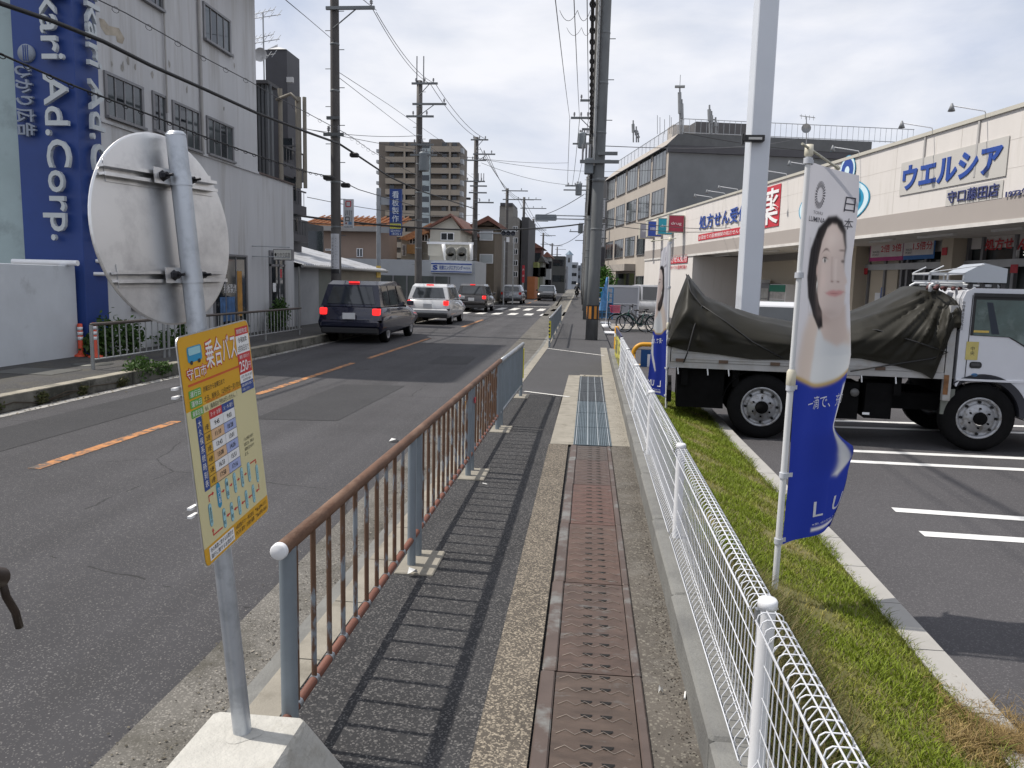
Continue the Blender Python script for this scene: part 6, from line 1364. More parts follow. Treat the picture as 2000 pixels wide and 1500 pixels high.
b.add(rings[1] + rings[2], [tuple(range(n)), tuple(range(2 * n - 1, n - 1, -1))]); b.add(rings[1] + rings[2], [(i, n + i, n + (i + 1) % n, (i + 1) % n) for i in range(n)]); b.build('cab', tr)
# door panel, window, seams
b = MB(MTk).m(blackm)
uD = tp.hit(1888, 700)[0]
wpoly = [tp.hit(*p) for p in ((1899, 577), (1899, 655), (1925, 658), (1965, 662), (1988, 680), (2015, 715), (2060, 715))]
uWL = tp.hit(1899, 610)[0]
wp = [(uWL, zWB), (uWL, zWT), (uWL + .98 - .12, zWT), (cb + 1.24, zWB - .04), (cb + 1.28, zWB - .19), (cb + .80, zWB - .19), (uWL + .48, zWB - .055), (uWL + .40, zWB - .01)]
b.add([(p[0], -.006, p[1]) for p in wp], [tuple(range(len(wp)))])
b.box(uD - .004, uD + .004, -.004, .001, zsill - .02, kz - .06); b.build('window_seal', tr)
cg = mat('cab side glass', (.055, .095, .095), .05, 0, .5, 1.5, spec=.9, rgb2=(.14, .19, .19), s2=2.2, r2lo=.5, r2hi=.65)
def inset(P, k): 
    cx_ = sum(p[0] for p in P) / len(P); cz__ = sum(p[1] for p in P) / len(P); return [(cx_ + (p[0] - cx_) * k, cz__ + (p[1] - cz__) * (k - .05)) for p in P]
wi = inset(wp, .95); MB(MTk).m(cg).add([(p[0], -.010, p[1]) for p in wi], [tuple(range(len(wi)))]).build('side_window', tr)
b = MB(MTk).m(mat('inner dark pillar', (.012, .02, .035), .5)); u = uWL; b.add([(u + .14, -.0125, zWT - .07), (u + .20, -.0125, zWT - .07), (u + .30, -.0125, zWB + .02), (u + .22, -.0125, zWB + .02)], [(0, 1, 2, 3)]); b.m(mat('yellow tape', (.5, .36, .08), .6)).box(u + .03, u + .19, -.0135, -.0125, zWB + .035, zWB + .06); b.m(mat('seat grey', (.25, .27, .28), .7)).add([(u + .55, -.0125, zWB + .03), (u + .75, -.0125, zWB + .03), (u + .78, -.0125, zWB + .2), (u + .66, -.0125, zWB + .24), (u + .58, -.0125, zWB + .16)], [(0, 1, 2, 3, 4)]); b.build('inside_shapes', tr)
b = MB(MTk).m(blackm).box(uWL - .0, uWL + .9, -.035, -.006, zWT - .005, zWT + .035); b.build('rain_visor', tr)
hu, hz = tp.hit(1905, 713); P_ = rrect(hu - .065, hu + .065, hz - .038, hz + .038, .03); b = MB(MTk).m(blackm); b.add([(p[0], -.006, p[1]) for p in P_], [tuple(range(len(P_)))]); b.m(mat('handle grey', (.05, .05, .055), .4)).box(hu - .05, hu + .04, -.016, -.006, hz - .008, hz + .022); b.build('door_handle', tr)
b = MB(MTk).m(mat('sticker yellow', (.50, .42, .14), .6, 0, .1, 9)); su, sz = tp.hit(1898, 686); b.box(su - .065, su + .065, -.006, -.004, sz - .10, sz + .11); b.m(inkb).text('中央', su - .02, su + .03, sz - .05, sz + .06, -.007, vert=True)
b.m(mat('oval sticker blue', (.05, .17, .36), .5)); ou, oz = tp.hit(1903, 732); b.add([(ou + .035 * math.cos(a), -.006, oz + .018 * math.sin(a)) for a in np.linspace(0, 2 * math.pi, 17)[:-1]], [tuple(range(16))]); b.build('door_stickers', tr)
b = MB(MTk).m(inkb); tu, tz1 = tp.hit(1884, 588); _, tz0 = tp.hit(1880, 645); b.text('中野運送株式会社', tu - .03, tu + .015, tz0, tz1, -.004, vert=True); b.build('company_lettering', tr)
b = MB(MTk).m(mat('arch trim dark', (.035, .038, .05), .6)); P_ = [(ucx + .50 * math.cos(a), LOT + rw + .02 + .50 * math.sin(a)) for a in np.linspace(.02, math.pi * .72, 20)]; Q_ = [(ucx + .43 * math.cos(a), LOT + rw + .02 + .43 * math.sin(a)) for a in np.linspace(.02, math.pi * .72, 20)]
b.add([(p[0], -.012, p[1]) for p in P_] + [(p[0], .03, p[1]) for p in Q_] + [(p[0], .35, p[1]) for p in Q_], [(i, i + 1, 21 + i, 20 + i) for i in range(19)] + [(20 + i, 21 + i, 41 + i, 40 + i) for i in range(19)]); b.build('wheel_arch', tr)
b = MB(MTk).m(mat('mud flap', (.16, .17, .15), .8)); b.box(cb - .12, cb + .02, .03, .06, zL - .42, zL - .12); b.build('splash_plate', tr)
b = MB(MTk).m(white_t).box(cb, fL - .1, .0, -.012, zsill + .035, zsill + .06); b.build('door_ridge', tr)
b = MB(MTk).m(glassd); b.add([(cb + 1.085, .12, kz - .08), (cb + 1.085, TW - .12, kz - .08), (cb + 1.315, TW - .12, zWB + .03), (cb + 1.315, .12, zWB + .03)], [(0, 1, 2, 3)]); b.build('windscreen', tr)
b = MB(MTk).m(white_t).bbox(fL - .02, fL + .08, .0, TW, cz + .33, cz + .55, .03); b.build('bumper', tr)
for y in (.2, TW - .2): MB(MTk).m(mat('headlight lens', (.6, .62, .65), .1)).bbox(fL, fL + .03, y - .14, y + .14, cz + .62, cz + .78, .01).build('headlight', tr)
# roof rack: two hooped tubes and an aluminium trough folded over them
rk = mat('rack white', (.56, .58, .60), .45, .1, .05)
z0r = kz + .02; hgt = tp.hit(1885, 545)[1] - z0r - .05
uA = tp.hit(1800, 560)[0] + .12; uB = tp.hit(1900, 560)[0]; uC = tp.hit(1965, 560)[0]
b = MB(MTk).m(rk)
for y in (.10, .85): b.tube([(cb + .03, y, z0r - .0), (cb + .03, y, z0r + hgt - .05), (cb + .0, y, z0r + hgt), (uA + .05, y, z0r + hgt), (uA, y, z0r + hgt - .03), (uA, y, z0r - .05)], .018, 8); b.tube([(uC, y, z0r), (uC, y, z0r + hgt - .08), (uC - .05, y, z0r + hgt - .02), (uA + .1, y, z0r + hgt - .02)], .018, 8)
b.tube([(cb + .03, .1, z0r + hgt), (cb + .03, .85, z0r + hgt)], .016, 8); b.build('rack_hoop', tr)
b = MB(MTk).m(blackm)
for px in (1898, 1922, 1946, 1962): u = tp.hit(px, 562)[0]; b.box(u - .02, u + .02, .03, .08, z0r - .01, z0r + .05)
b.build('rack_clamp', tr)
zr0 = z0r + hgt + .015; bx0 = tp.hit(1797, 535)[0] + .12; bx1 = tp.hit(1877, 540)[0] + .05; bx2 = tp.hit(1972, 530)[0]
b = MB(MTk).m(mat('rack sheet aluminium', (.42, .45, .49), .4, .5, .05)); h_ = .105
b.add([(bx1 - .01, .05, zr0), (bx2, .05, zr0), (bx2, .05, zr0 + .16), (bx1 + .2, .05, zr0 + .22), (bx1, .05, zr0 + h_)], [(0, 1, 2, 3, 4)])
b.add([(bx1, .05, zr0 + h_), (bx1 + .2, .05, zr0 + .22), (bx2, .05, zr0 + .16), (bx2, 0.70, zr0 + .16), (bx1 + .2, 0.70, zr0 + .22), (bx1, 0.70, zr0 + h_)], [(0, 1, 4, 5), (1, 2, 3, 4)]); b.build('rack_cover', tr)
b = MB(MTk).m(rk)
for y in (.05, 0.70):
    b.box(bx0, bx1, y - .008, y + .008, zr0, zr0 + .02); b.box(bx0, bx1, y - .008, y + .008, zr0 + h_ - .02, zr0 + h_)
    for u in (bx0, bx0 + .0, (bx0 + bx1) / 2, bx1 - .015): b.box(u, u + .015, y - .008, y + .008, zr0, zr0 + h_)
    b.cyl((bx0, y, zr0 + h_), (bx0 + .23, y + .3, zr0 + .19), .008, n=6)
for u in (bx0, bx1): b.box(u - .008, u + .008, .05, 0.70, zr0 + h_ - .018, zr0 + h_)
b.cyl((bx0, .05, zr0 + h_), (bx1 + .2, .05, zr0 + .20), .006, n=5); b.build('rack_frame', tr)
b = MB(MTk).m(mat('stowed gear', (.12, .05, .05), .8, 0, .8, 14)); 
for k in range(7): u = bx0 + .05 + k * .09; b.tube([(u, .25 + .05 * (k % 3), zr0 - .08), (u + .07, .4, zr0 - .03), (u + .12, .6, zr0 - .09)], .022, 6)
b.build('stowed_gear', tr)

# tarpaulin: its own object, a draped sheet with folds
tarp = mat('olive tarpaulin', (.0130, .0118, .0075), .52, 0, .16, 2.0, .12, 30, spec=.22)
top_pts = [(1303, 668), (1318, 600), (1345, 533), (1352, 545), (1380, 578), (1440, 604), (1490, 619), (1560, 634), (1620, 631), (1680, 613), (1720, 598), (1765, 577), (1800, 560), (1845, 562), (1862, 572)]
U = []; Z = []
for p in top_pts:
    u, z = tp.hit(*p, -.35); U.append(u); Z.append(z)
U[0] = uR - .05; 
uT0, uT1 = U[0], uF + .0
bot_pts = [(1303, 675), (1345, 686), (1400, 692), (1470, 702), (1545, 703), (1600, 697), (1680, 700), (1740, 712), (1800, 728), (1822, 742), (1862, 640)]
BU = [tp.hit(*p, .05) for p in bot_pts]; bu = [q[0] for q in BU]; bz = [q[1] for q in BU]
NU, NV = 150, 70; vs = []
def ztop(u): return float(np.interp(u, U, Z))
def zbot(u): return float(np.interp(u, bu, bz))
from mathutils import noise as mnoise
peak = (U[2], Z[2]); fr_ = (U[-2], Z[-2]); mid_ = tp.hit(1717, 645, .0)
def fold(u, z, s):
    a1 = math.atan2(z - peak[1], (u - peak[0]) + 1e-6); r1 = math.hypot(u - peak[0], z - peak[1])
    a2 = math.atan2(z - fr_[1], (u - fr_[0]) + 1e-6); r2 = math.hypot(u - fr_[0], z - fr_[1])
    f = .022 * math.sin(a1 * 17) * math.exp(-r1 / .8) * min(1, r1 * 3)
    sh = lambda x: 1 - abs((x % 2) - 1) * 2
    f += .050 * (sh(a2 * 6.3) ** 3) * math.exp(-((r2 - .45) / .55) ** 2) * min(1, r2 * 3)
    g_ = mnoise.noise(Vector((u * 1.5 + z * 1.7, z * 3.4 - u * 1.5, s))); f += .030 * (1 - abs(g_) * 2.6) * .5
    f += .03 * mnoise.noise(Vector((u * 1.3, z * 2, 7 + s)))
    return f
for i in range(NU + 1):
    u = uT0 + (uT1 - uT0) * i / NU; zt, zb = ztop(u), zbot(u); zb2 = zU + .08
    for j in range(NV + 1):
        t = j / NV
        if t < .5:                          # near side hanging down
            q = t / .5; y = -.055 + .42 * max(0, q - .45) ** 1.6 / (.55 ** 1.6); z = zb + (zt - .05 - zb) * (q ** .95)
            f = fold(u, z, 0) * min(1, q * 6 + .25); yy_ = y - f * (1.15 if q > .1 else .7); zz_ = z + (.35 * f if q > .7 else 0)
            # rope pulls the cloth in
            for (ux_, k_) in ((tp.hit(1355, 640, 0)[0], .03), (tp.hit(1560, 690, 0)[0], .02)): yy_ += k_ * math.exp(-((u - ux_) / .05) ** 2) * (q < .8)
        elif t < .72: q = (t - .5) / .22; yy_ = .365 + (TW - .73) * q; zz_ = zt - .05 + .05 * math.sin(q * math.pi) + .03 * mnoise.noise(Vector((u * 3, yy_ * 3, 3))) + (.0)
        else: q = (t - .72) / .28; yy_ = TW - .365 + .40 * q ** .6; zz_ = zt - .05 + (zb2 - zt + .05) * q
        if t < .5 and (t / .5) < .35: yy_ = min(yy_, -.052)
        vs.append((u, yy_, zz_))
b = MB(MTk).m(tarp); W2 = NV + 1
b.add(vs, [(i * W2 + j, (i + 1) * W2 + j, (i + 1) * W2 + j + 1, i * W2 + j + 1) for i in range(NU) for j in range(NV)], sm=True)
# closed ends
for i, col_ in ((0, range(W2)), (NU, range(W2))):
    idx = [vs[i * W2 + j] for j in col_]; cen = (idx[0][0], TW / 2, zU + .05); b.add([cen] + idx, [(0, 1 + j, 2 + j) for j in range(W2 - 1)])
to = b.build('tarpaulin'); tag(to, 'dark olive tarpaulin draped in folds over the load of the flatbed truck', 'tarpaulin')
# ropes over the cloth
def on_tarp(px, py):
    u, z = tp.hit(px, py, .0); return u, z
def ropey(pts):
    out = []
    for px, py in pts:
        u, z = tp.hit(px, py, .06); zt, zb = ztop(u), zbot(u); q = min(1, max(0, (z - zb) / max(.05, zt - .05 - zb))); y = -.055 + .42 * max(0, q - .45) ** 1.6 / (.55 ** 1.6); out.append(MTk @ Vector((u, y - fold(u, z, 0) * 1.1 - .02, z)))
    return out
for pts, lb_ in (([(1342, 535), (1350, 570), (1372, 598), (1355, 640), (1342, 690), (1335, 708)], 'black rope running down from the rear peak of the tarpaulin'), ([(1373, 598), (1420, 630), (1470, 668), (1530, 700)], 'black rope slanting across the rear half of the tarpaulin'), ([(1655, 642), (1715, 645), (1790, 668), (1850, 688), (1820, 700), (1740, 712), (1660, 725)], 'black rope looped around the front half of the tarpaulin')):
    b = MB().m(cablem).tube(ropey(pts), .0085, 6); tag(b.build('rope'), lb_, 'rope', 'ropes over the truck tarpaulin')

# ================================================================== advertising banners on poles
def banner_art(nx, ny):
    """paints the printed design in banner coordinates (u across from the pole, v down), returns nx*ny colours"""
    u, v = np.meshgrid(np.linspace(0, 1, nx), np.linspace(0, 3.0, ny)); Cc = np.zeros((ny, nx, 3)); Cc[:] = (.60, .60, .645)
    def blend(m, c): 
        m = np.clip(m, 0, 1)[..., None]; Cc[:] = Cc * (1 - m) + np.array(c) * m
    sm = lambda x, e=.012: 1 / (1 + np.exp(np.clip(x / e, -40, 40)))
    def poly(pts, c, e=.012):
        P = np.array(pts, float); d = np.full(u.shape, 9.0); ins = np.zeros(u.shape, bool)
        for a, q in zip(P, np.roll(P, -1, 0)):
            ab = q - a; t = np.clip(((u - a[0]) * ab[0] + (v - a[1]) * ab[1]) / (ab @ ab + 1e-9), 0, 1); d = np.minimum(d, np.hypot(u - a[0] - t * ab[0], v - a[1] - t * ab[1]))
            cnd = ((a[1] > v) != (q[1] > v)) & (u < (q[0] - a[0]) * (v - a[1]) / (q[1] - a[1] + 1e-12) + a[0]); ins ^= cnd
        blend(sm(np.where(ins, -d, d), e), c)
    skin = (.56, .48, .455); hair = (.016, .014, .016)
    blend(sm(((u - .05) ** 2 + (v - 1.0) ** 2) ** .5 - .0), (.60, .60, .645))
    # body, neck, hair and a face turned three-quarters towards the free edge
    poly([(.02, 1.75), (.03, 1.50), (.10, 1.30), (.20, 1.16), (.32, 1.13), (.46, 1.18), (.60, 1.20), (.85, 1.26), (1.0, 1.30), (1.0, 1.78), (.02, 1.78)], (.55, .475, .43), .02)
    poly([(.22, 1.78), (.27, 1.54), (.36, 1.36), (.46, 1.26), (.55, 1.29), (.72, 1.38), (1.0, 1.42), (1.0, 1.78), (.22, 1.78)], (.56, .585, .61), .015)
    poly([(.50, 1.0), (.50, 1.24), (.58, 1.36), (.76, 1.42), (.92, 1.36), (.93, 1.08)], (.53, .445, .41), .01); blend(.5 * np.exp(-(((u - .60) / .12) ** 2 + ((v - 1.20) / .05) ** 2)), (.36, .28, .26))
    poly([(.68, .35), (.50, .37), (.32, .47), (.21, .64), (.165, .86), (.19, 1.02), (.30, 1.17), (.47, 1.28), (.57, 1.26), (.58, 1.0), (.90, .80), (.915, .60), (.88, .46), (.80, .38)], hair, .005)
    poly([(.52, .46), (.43, .57), (.385, .72), (.39, .86), (.43, .98), (.50, 1.07), (.60, 1.15), (.72, 1.195), (.84, 1.17), (.91, 1.07), (.935, .97), (.925, .92), (.95, .885), (.915, .80), (.90, .72), (.895, .60), (.84, .49), (.72, .42), (.62, .42)], skin, .005)
    blend(.45 * np.exp(-(((u - .44) / .07) ** 2 + ((v - .86) / .22) ** 2)), (.38, .30, .28)); blend(.5 * np.exp(-(((u - .70) / .14) ** 2 + ((v - .54) / .07) ** 2)), (.66, .59, .56)); blend(.35 * np.exp(-(((u - .60) / .07) ** 2 + ((v - .88) / .06) ** 2)), (.64, .52, .49)); blend(.4 * np.exp(-(((u - .66) / .16) ** 2 + ((v - 1.15) / .04) ** 2)), (.36, .28, .26))
    for k in range(9): a_ = .17 + .022 * k; blend(.30 * np.exp(-(((u - a_ - .10 * (v - .62) ** 2) / .004) ** 2)) * ((v > .55) & (v < 1.16) & (u < .38 + .25 * np.clip(v - .95, 0, 1))), (.11, .10, .11))
    blend(np.exp(-(((u - .375) / .026) ** 2 + ((v - .80) / .05) ** 2) ** 2), (.48, .38, .35)); blend(np.exp(-(((u - .40) / .030) ** 2 + ((v - .93) / .052) ** 2) ** 2), (.27, .26, .25)); blend(np.exp(-(((u - .395) / .014) ** 2 + ((v - .915) / .028) ** 2) ** 2), (.68, .67, .66))
    ex, ey = .585, .715
    blend(.5 * np.exp(-(((u - ex) / .10) ** 2 + ((v - ey + .02) / .04) ** 2)), (.34, .27, .25)); blend(np.exp(-(((u - ex) / .068) ** 2 + ((v - ey) / .019) ** 2) ** 2), (.60, .585, .58)); blend(np.exp(-(((u - ex - .012) / .030) ** 2 + ((v - ey + .002) / .021) ** 2) ** 2), (.025, .02, .02)); blend(np.exp(-(((u - ex - .02) / .008) ** 2 + ((v - ey + .008) / .006) ** 2)), (.7, .7, .7))
    blend(.95 * np.exp(-(((u - ex) / .080) ** 2 + ((v - ey + .022 - 1.5 * (u - ex) ** 2) / .006) ** 2) ** 2), (.03, .02, .02)); blend(.75 * np.exp(-(((u - .575) / .10) ** 2 + ((v - .625 - 2.2 * (u - .60) ** 2) / .011) ** 2) ** 2), (.10, .075, .07))
    blend(.7 * np.exp(-(((u - .885) / .022) ** 2 + ((v - .715) / .014) ** 2) ** 2), (.05, .04, .04)); blend(.6 * np.exp(-(((u - .865) / .04) ** 2 + ((v - .625) / .010) ** 2) ** 2), (.12, .09, .08))
    blend(.35 * np.exp(-(((u - .745 - .06 * (v - .8)) / .016) ** 2)) * ((v > .68) & (v < .88)), (.36, .28, .26)); blend(.45 * np.exp(-(((u - .80) / .02) ** 2)) * ((v > .70) & (v < .87)), (.68, .60, .57)); blend(.8 * np.exp(-(((u - .755) / .020) ** 2 + ((v - .886) / .008) ** 2)), (.20, .12, .11)); blend(.8 * np.exp(-(((u - .835) / .017) ** 2 + ((v - .886) / .008) ** 2)), (.20, .12, .11))
    poly([(.655, .985), (.72, .963), (.775, .955), (.81, .960), (.85, .955), (.915, .965), (.88, .992), (.80, 1.012), (.72, 1.004)], (.50, .27, .27), .004); blend(.85 * np.exp(-(((u - .785) / .13) ** 2 + ((v - .982 + .25 * (u - .785) ** 2) / .0035) ** 2) ** 2), (.24, .11, .11))
    # lower blue field with a golden rim
    edge = 1.62 + .10 * np.sin(np.pi * np.clip(u, 0, 1)) ; blend(sm(edge - v, .006), (.42, .30, .10)); blend(sm(edge + .03 - v, .006), (.016, .035, .29))
    # pale drop shape at the free edge
    poly([(.93, 1.76), (1.0, 1.74), (1.0, 2.1), (.97, 2.15), (.90, 2.3), (.80, 2.42), (.70, 2.52), (.66, 2.5), (.72, 2.35), (.86, 2.18), (.90, 2.0)], (.55, .56, .58), .008)
    poly([(.42, 2.93), (.95, 2.93), (.95, 2.955), (.42, 2.955)], (.60, .60, .62), .004)
    return u, v, Cc
clothm = vcol_mat('printed banner cloth', .75, .2, .35)
def banner(name, pole_bot, pole_top, arm_dir, W, Hh, label, surf_fn, back=False):
    t = empty(name, tuple(pole_bot)); tag(t, label, 'banner', 'cosmetics banners on white poles')
    pm = mat('banner pole white', (.62, .63, .64), .45, 0, .05); r0 = .0165
    dp = (pole_top - pole_bot).normalized(); Lp = (pole_top - pole_bot).length
    b = MB().m(pm).cyl(pole_bot, pole_bot + dp * Lp * .5, r0, n=16); b.cyl(pole_bot + dp * Lp * .48, pole_top, r0 * .82, n=16); b.build('pole', t)
    MB().m(mat('joint cream', (.55, .52, .42), .5)).lathe([(r0 * .9, -.05), (r0 * 1.45, -.035), (r0 * 1.45, .03), (r0, .045)], (0, 0, 0), n=14)
    b = MB(Matrix.Translation(pole_bot + dp * Lp * .5)).m(MT['joint cream']).lathe([(r0 * .9, -.05), (r0 * 1.45, -.035), (r0 * 1.45, .03), (r0, .045)], (0, 0, 0), n=14); b.build('pole_joint', t)
    b = MB(Matrix.Translation(pole_top)).m(MT['joint cream']).lathe([(.0, .03), (.02, .028), (.022, -.02), (.016, -.03)], (0, 0, 0), n=14); b.build('pole_cap', t)
    b = MB().m(mat('arm cream', (.42, .41, .33), .5)).cyl(pole_top - arm_dir * .13 + Vector((0, 0, .012)), pole_top + arm_dir * (W + .03), .0065, n=8); b.cyl(pole_top + arm_dir * (W + .01), pole_top + arm_dir * (W + .045), .013, n=8); b.build('top_arm', t)
    nx, ny = 110, 330
    u, v, Cc = banner_art(nx, ny)
    co = np.zeros((ny, nx, 3))
    for j in range(ny):
        for i in range(nx): co[j, i] = surf_fn(u[j, i], v[j, i])
    idx = np.arange(nx * ny).reshape(ny, nx); f = np.stack([idx[:-1, :-1], idx[1:, :-1], idx[1:, 1:], idx[:-1, 1:]], -1).reshape(-1, 4)
    o = fastmesh('cloth', co.reshape(-1, 3) - np.array(ORI[t.name]), f, clothm, Cc.reshape(-1, 3), smooth=True); o.parent = t; ORI[o.name] = ORI[t.name]
    b = MB()
    side = -1 if back else 1
    def fn(e):
        def g_(a, z, d):
            p = Vector(surf_fn(a, z)); q1 = Vector(surf_fn(min(a + .02, 1.05), z)); q2 = Vector(surf_fn(a, z + .02)); nn_ = (q1 - p).cross(q2 - p); nn_.normalize()
            if nn_.dot(Vector(CP) - p) < 0: nn_ = -nn_
            return p + nn_ * .004
        return g_
    F_ = fn(1)
    def tx(st, u0, u1, v0, v1, mt, **k): b.m(mt); b.text(st, u0, u1, v0, v1, f=lambda a, z, d: F_(a, v0 + v1 - z, d), **k)
    dkt = mat('banner dark print', (.05, .05, .07), .7, 0, 0); pt_m = mat('banner pale print', (.62, .63, .68), .7, 0, 0)
    tx('日', .78, .95, .19, .31, dkt); tx('本', .82, .95, .36, .45, dkt)
    tx('TOHU', .18, .36, .345, .37, dkt); tx('LUMINA', .10, .42, .39, .43, dkt, bold=.01)
    for k in range(26):
        a = 2 * math.pi * k / 26; c_, s_ = math.cos(a), math.sin(a); ri, ro = .055, .10
        P_ = [F_(.27 + (r_ * c_ + w_ * s_) * 1.0, .22 + r_ * s_ * 1.05 - w_ * c_, 0) for r_, w_ in ((ri, .004), (ri, -.004), (ro, -.006), (ro, .006))]; b.m(dkt); b.add(P_, [(0, 1, 2, 3)])
    tx('一滴で、充血', .24, 1.02, 1.82, 1.93, pt_m); tx('L', .42, .56, 2.70, 2.83, pt_m); tx('U', .70, .84, 2.70, 2.83, pt_m); tx('M', .88, 1.0, 2.70, 2.83, pt_m) if back else None
    tx('※潤い成分配合 うるおい', .42, .95, 2.885, 2.905, pt_m)
    b.build('print', t)
    for vv in (.0, .85, 1.72, 2.42, 2.96):
        e = Vector(surf_fn(0, vv)); zf = e.z; pc = pole_bot + dp * ((zf - pole_bot.z) / dp.z); b = MB().m(mat('clip pale', (.46, .48, .52), .5)); b.cyl(pc - dp * .014, pc + dp * .014, r0 * 1.35, n=14); dd = (e - pc); dd.z = 0
        dd = arm_dir if dd.length < .005 else dd.normalized(); q = pc + dd * .055; nn_ = Vector((-dd.y, dd.x, 0)); P_ = [pc + nn_ * .003 - dp * .011, q + nn_ * .003 - dp * .011, q + nn_ * .003 + dp * .011, pc + nn_ * .003 + dp * .011]; b.add(P_ + [p - nn_ * .006 for p in P_], [(0, 1, 2, 3), (7, 6, 5, 4), (0, 4, 5, 1), (1, 5, 6, 2), (2, 6, 7, 3), (3, 7, 4, 0)]); b.build('clip', t)
    return t
# nearer banner
pbt = G(1513, 1150, .04); ptp = AY(1580, 294, pbt.y)
az_a = (G(1675, 352, ptp.z) - ptp); az_a.z = 0; armd = az_a.normalized(); WB = min(.60, az_a.length); dpv = (ptp - pbt).normalized(); zbm = AY(1527, 1070, pbt.y).z
HB = ptp.z - .06 - zbm; perp = Vector((-armd.y, armd.x, 0))
# cloth columns: right-hand edge measured against the photograph, row by row
rows_px = [(350, 1678), (400, 1672), (480, 1660), (560, 1655), (640, 1658), (690, 1660), (760, 1648), (830, 1634), (880, 1625), (930, 1612), (960, 1618), (1000, 1632), (1030, 1614), (1070, 1598)]
left_px = [(310, 1592), (500, 1572), (700, 1553), (900, 1545), (1000, 1536), (1070, 1530)]
def _solve(pc, px_, W_):
    lo_, hi_ = -.2, 1.56
    for _ in range(30):
        md = (lo_ + hi_) / 2; p = pc + Vector((math.cos(md), math.sin(md), 0)) * W_; d = RC.T @ (np.array(p) - CP); x_ = 1000 + F * d[0] / d[2]
        if x_ > px_: lo_ = md
        else: hi_ = md
    return (lo_ + hi_) / 2
TH = []
for k_ in range(41):
    t_ = k_ / 40; z_ = ptp.z - .05 - HB * t_; pc_ = pbt + dpv * ((z_ - pbt.z) / dpv.z); y_ = 300 + 770 * t_
    TH.append((_solve(pc_, float(np.interp(y_, [r[0] for r in rows_px], [r[1] for r in rows_px])), WB + .03), _solve(pc_, float(np.interp(y_, [860, 950, 1070], [1622, 1606, 1598])), (WB + .03) * .66)))
def surf_near(u, v):
    t = min(1, v / 3.0); z = ptp.z - .05 - HB * t; pc = pbt + dpv * ((z - pbt.z) / dpv.z)
    th1 = float(np.interp(t * 40, range(41), [a[0] for a in TH])); th2 = float(np.interp(t * 40, range(41), [a[1] for a in TH]))
    k = min(1, max(0.0, (t - .70) / .14)); k = k * k * (3 - 2 * k); th = th1 * (1 - k) + th2 * k; dx = Vector((math.cos(th), math.sin(th), 0)); pp = Vector((-dx.y, dx.x, 0))
    bulge = .035 * math.sin(math.pi * u) * math.sin(5.2 * t + .4) + .012 * math.sin(9 * u + 6 * t) * min(1, t * 5)
    L_ = (WB) * u; p = pc + dx * (.03 + min(L_, WB * .64 + (1 - k) * WB)) + pp * bulge
    if k > 0 and u > .64:
        q = (u - .64) / .36; p = p + (dx * (.22 * math.sin(q * 1.9) * math.sin(min(1, (t - .7) / .3) * 2.6 + .3)) + pp * (-.05 * q)) * k
    return (p.x, p.y, z + (.03 * max(0, u - .64) / .36 * k))
tn = banner('advertising_banner', pbt, ptp, armd, WB, HB, 'near banner with a dark haired woman over a deep blue field, before the truck', surf_near)
# farther banner, seen from its other side
p2b = G(1301, 800, .0); p2t = AY(1309, 468, p2b.y)
arm2 = Vector((-.62, .62, 0)).normalized(); q2 = G(1286, 478, p2t.z); arm2 = (AY(1276, 478, p2b.y + .35) - p2t); arm2.z = 0; W2b = .40; arm2.normalize(); dp2 = (p2t - p2b).normalized(); zb2m = AY(1300, 778, p2b.y).z; H2 = p2t.z - .05 - zb2m; perp2 = Vector((-arm2.y, arm2.x, 0))
def surf_far(u, v):
    t = v / 3.0; z = p2t.z - .04 - H2 * t; pc = p2b + dp2 * ((z - p2b.z) / dp2.z); wd = W2b * (.45 + .75 * t); p = pc + arm2 * (.02 + wd * u) + perp2 * (.04 * math.sin(math.pi * u) * math.sin(5 * t) + .01 * math.sin(12 * u))
    return (p.x, p.y, z - .10 * u * (1 - t))
banner('advertising_banner', p2b, p2t, arm2, W2b, H2, 'farther banner seen from behind with mirrored lettering, at the truck tail', surf_far, back=True)

# ================================================================== pylon, barrier, yard things
pyw = mat('pylon white enamel', (.60, .635, .69), .4, 0, .03, 1.0); YP = 17.5
a = AY(1432, 585, YP); c = AY(1478, 585, YP); s0_ = AY(1447, 585, YP)
t = empty('sign_pylon', ((a.x + c.x) / 2, YP, LOT)); tag(t, 'thick square white sign pylon rising out of the picture beside the truck', 'pylon')
wdt = c.x - s0_.x + .02
MB().m(pyw).bbox(s0_.x, s0_.x + wdt * 1.15, YP, YP + .62, LOT, 11.5, .02).build('column', t)
MB().m(pyw).box(s0_.x, s0_.x + .03, YP, YP + .05, 0, 1).build('base_plate', t) if False else None
z = AY(1472, 271, YP - .1).z; x = AY(1472, 271, YP - .1).x; b = MB().m(blackm).bbox(x - .22, x + .22, YP - .18, YP, z - .06, z + .07, .01); b.m(mat('led face', (.5, .5, .48), .3)).box(x - .12, x + .16, YP - .185, YP - .18, z - .03, z + .02); b.m(blackm).box(x - .24, x - .2, YP - .12, YP, z - .12, z + .1); b.build('floodlight', t)
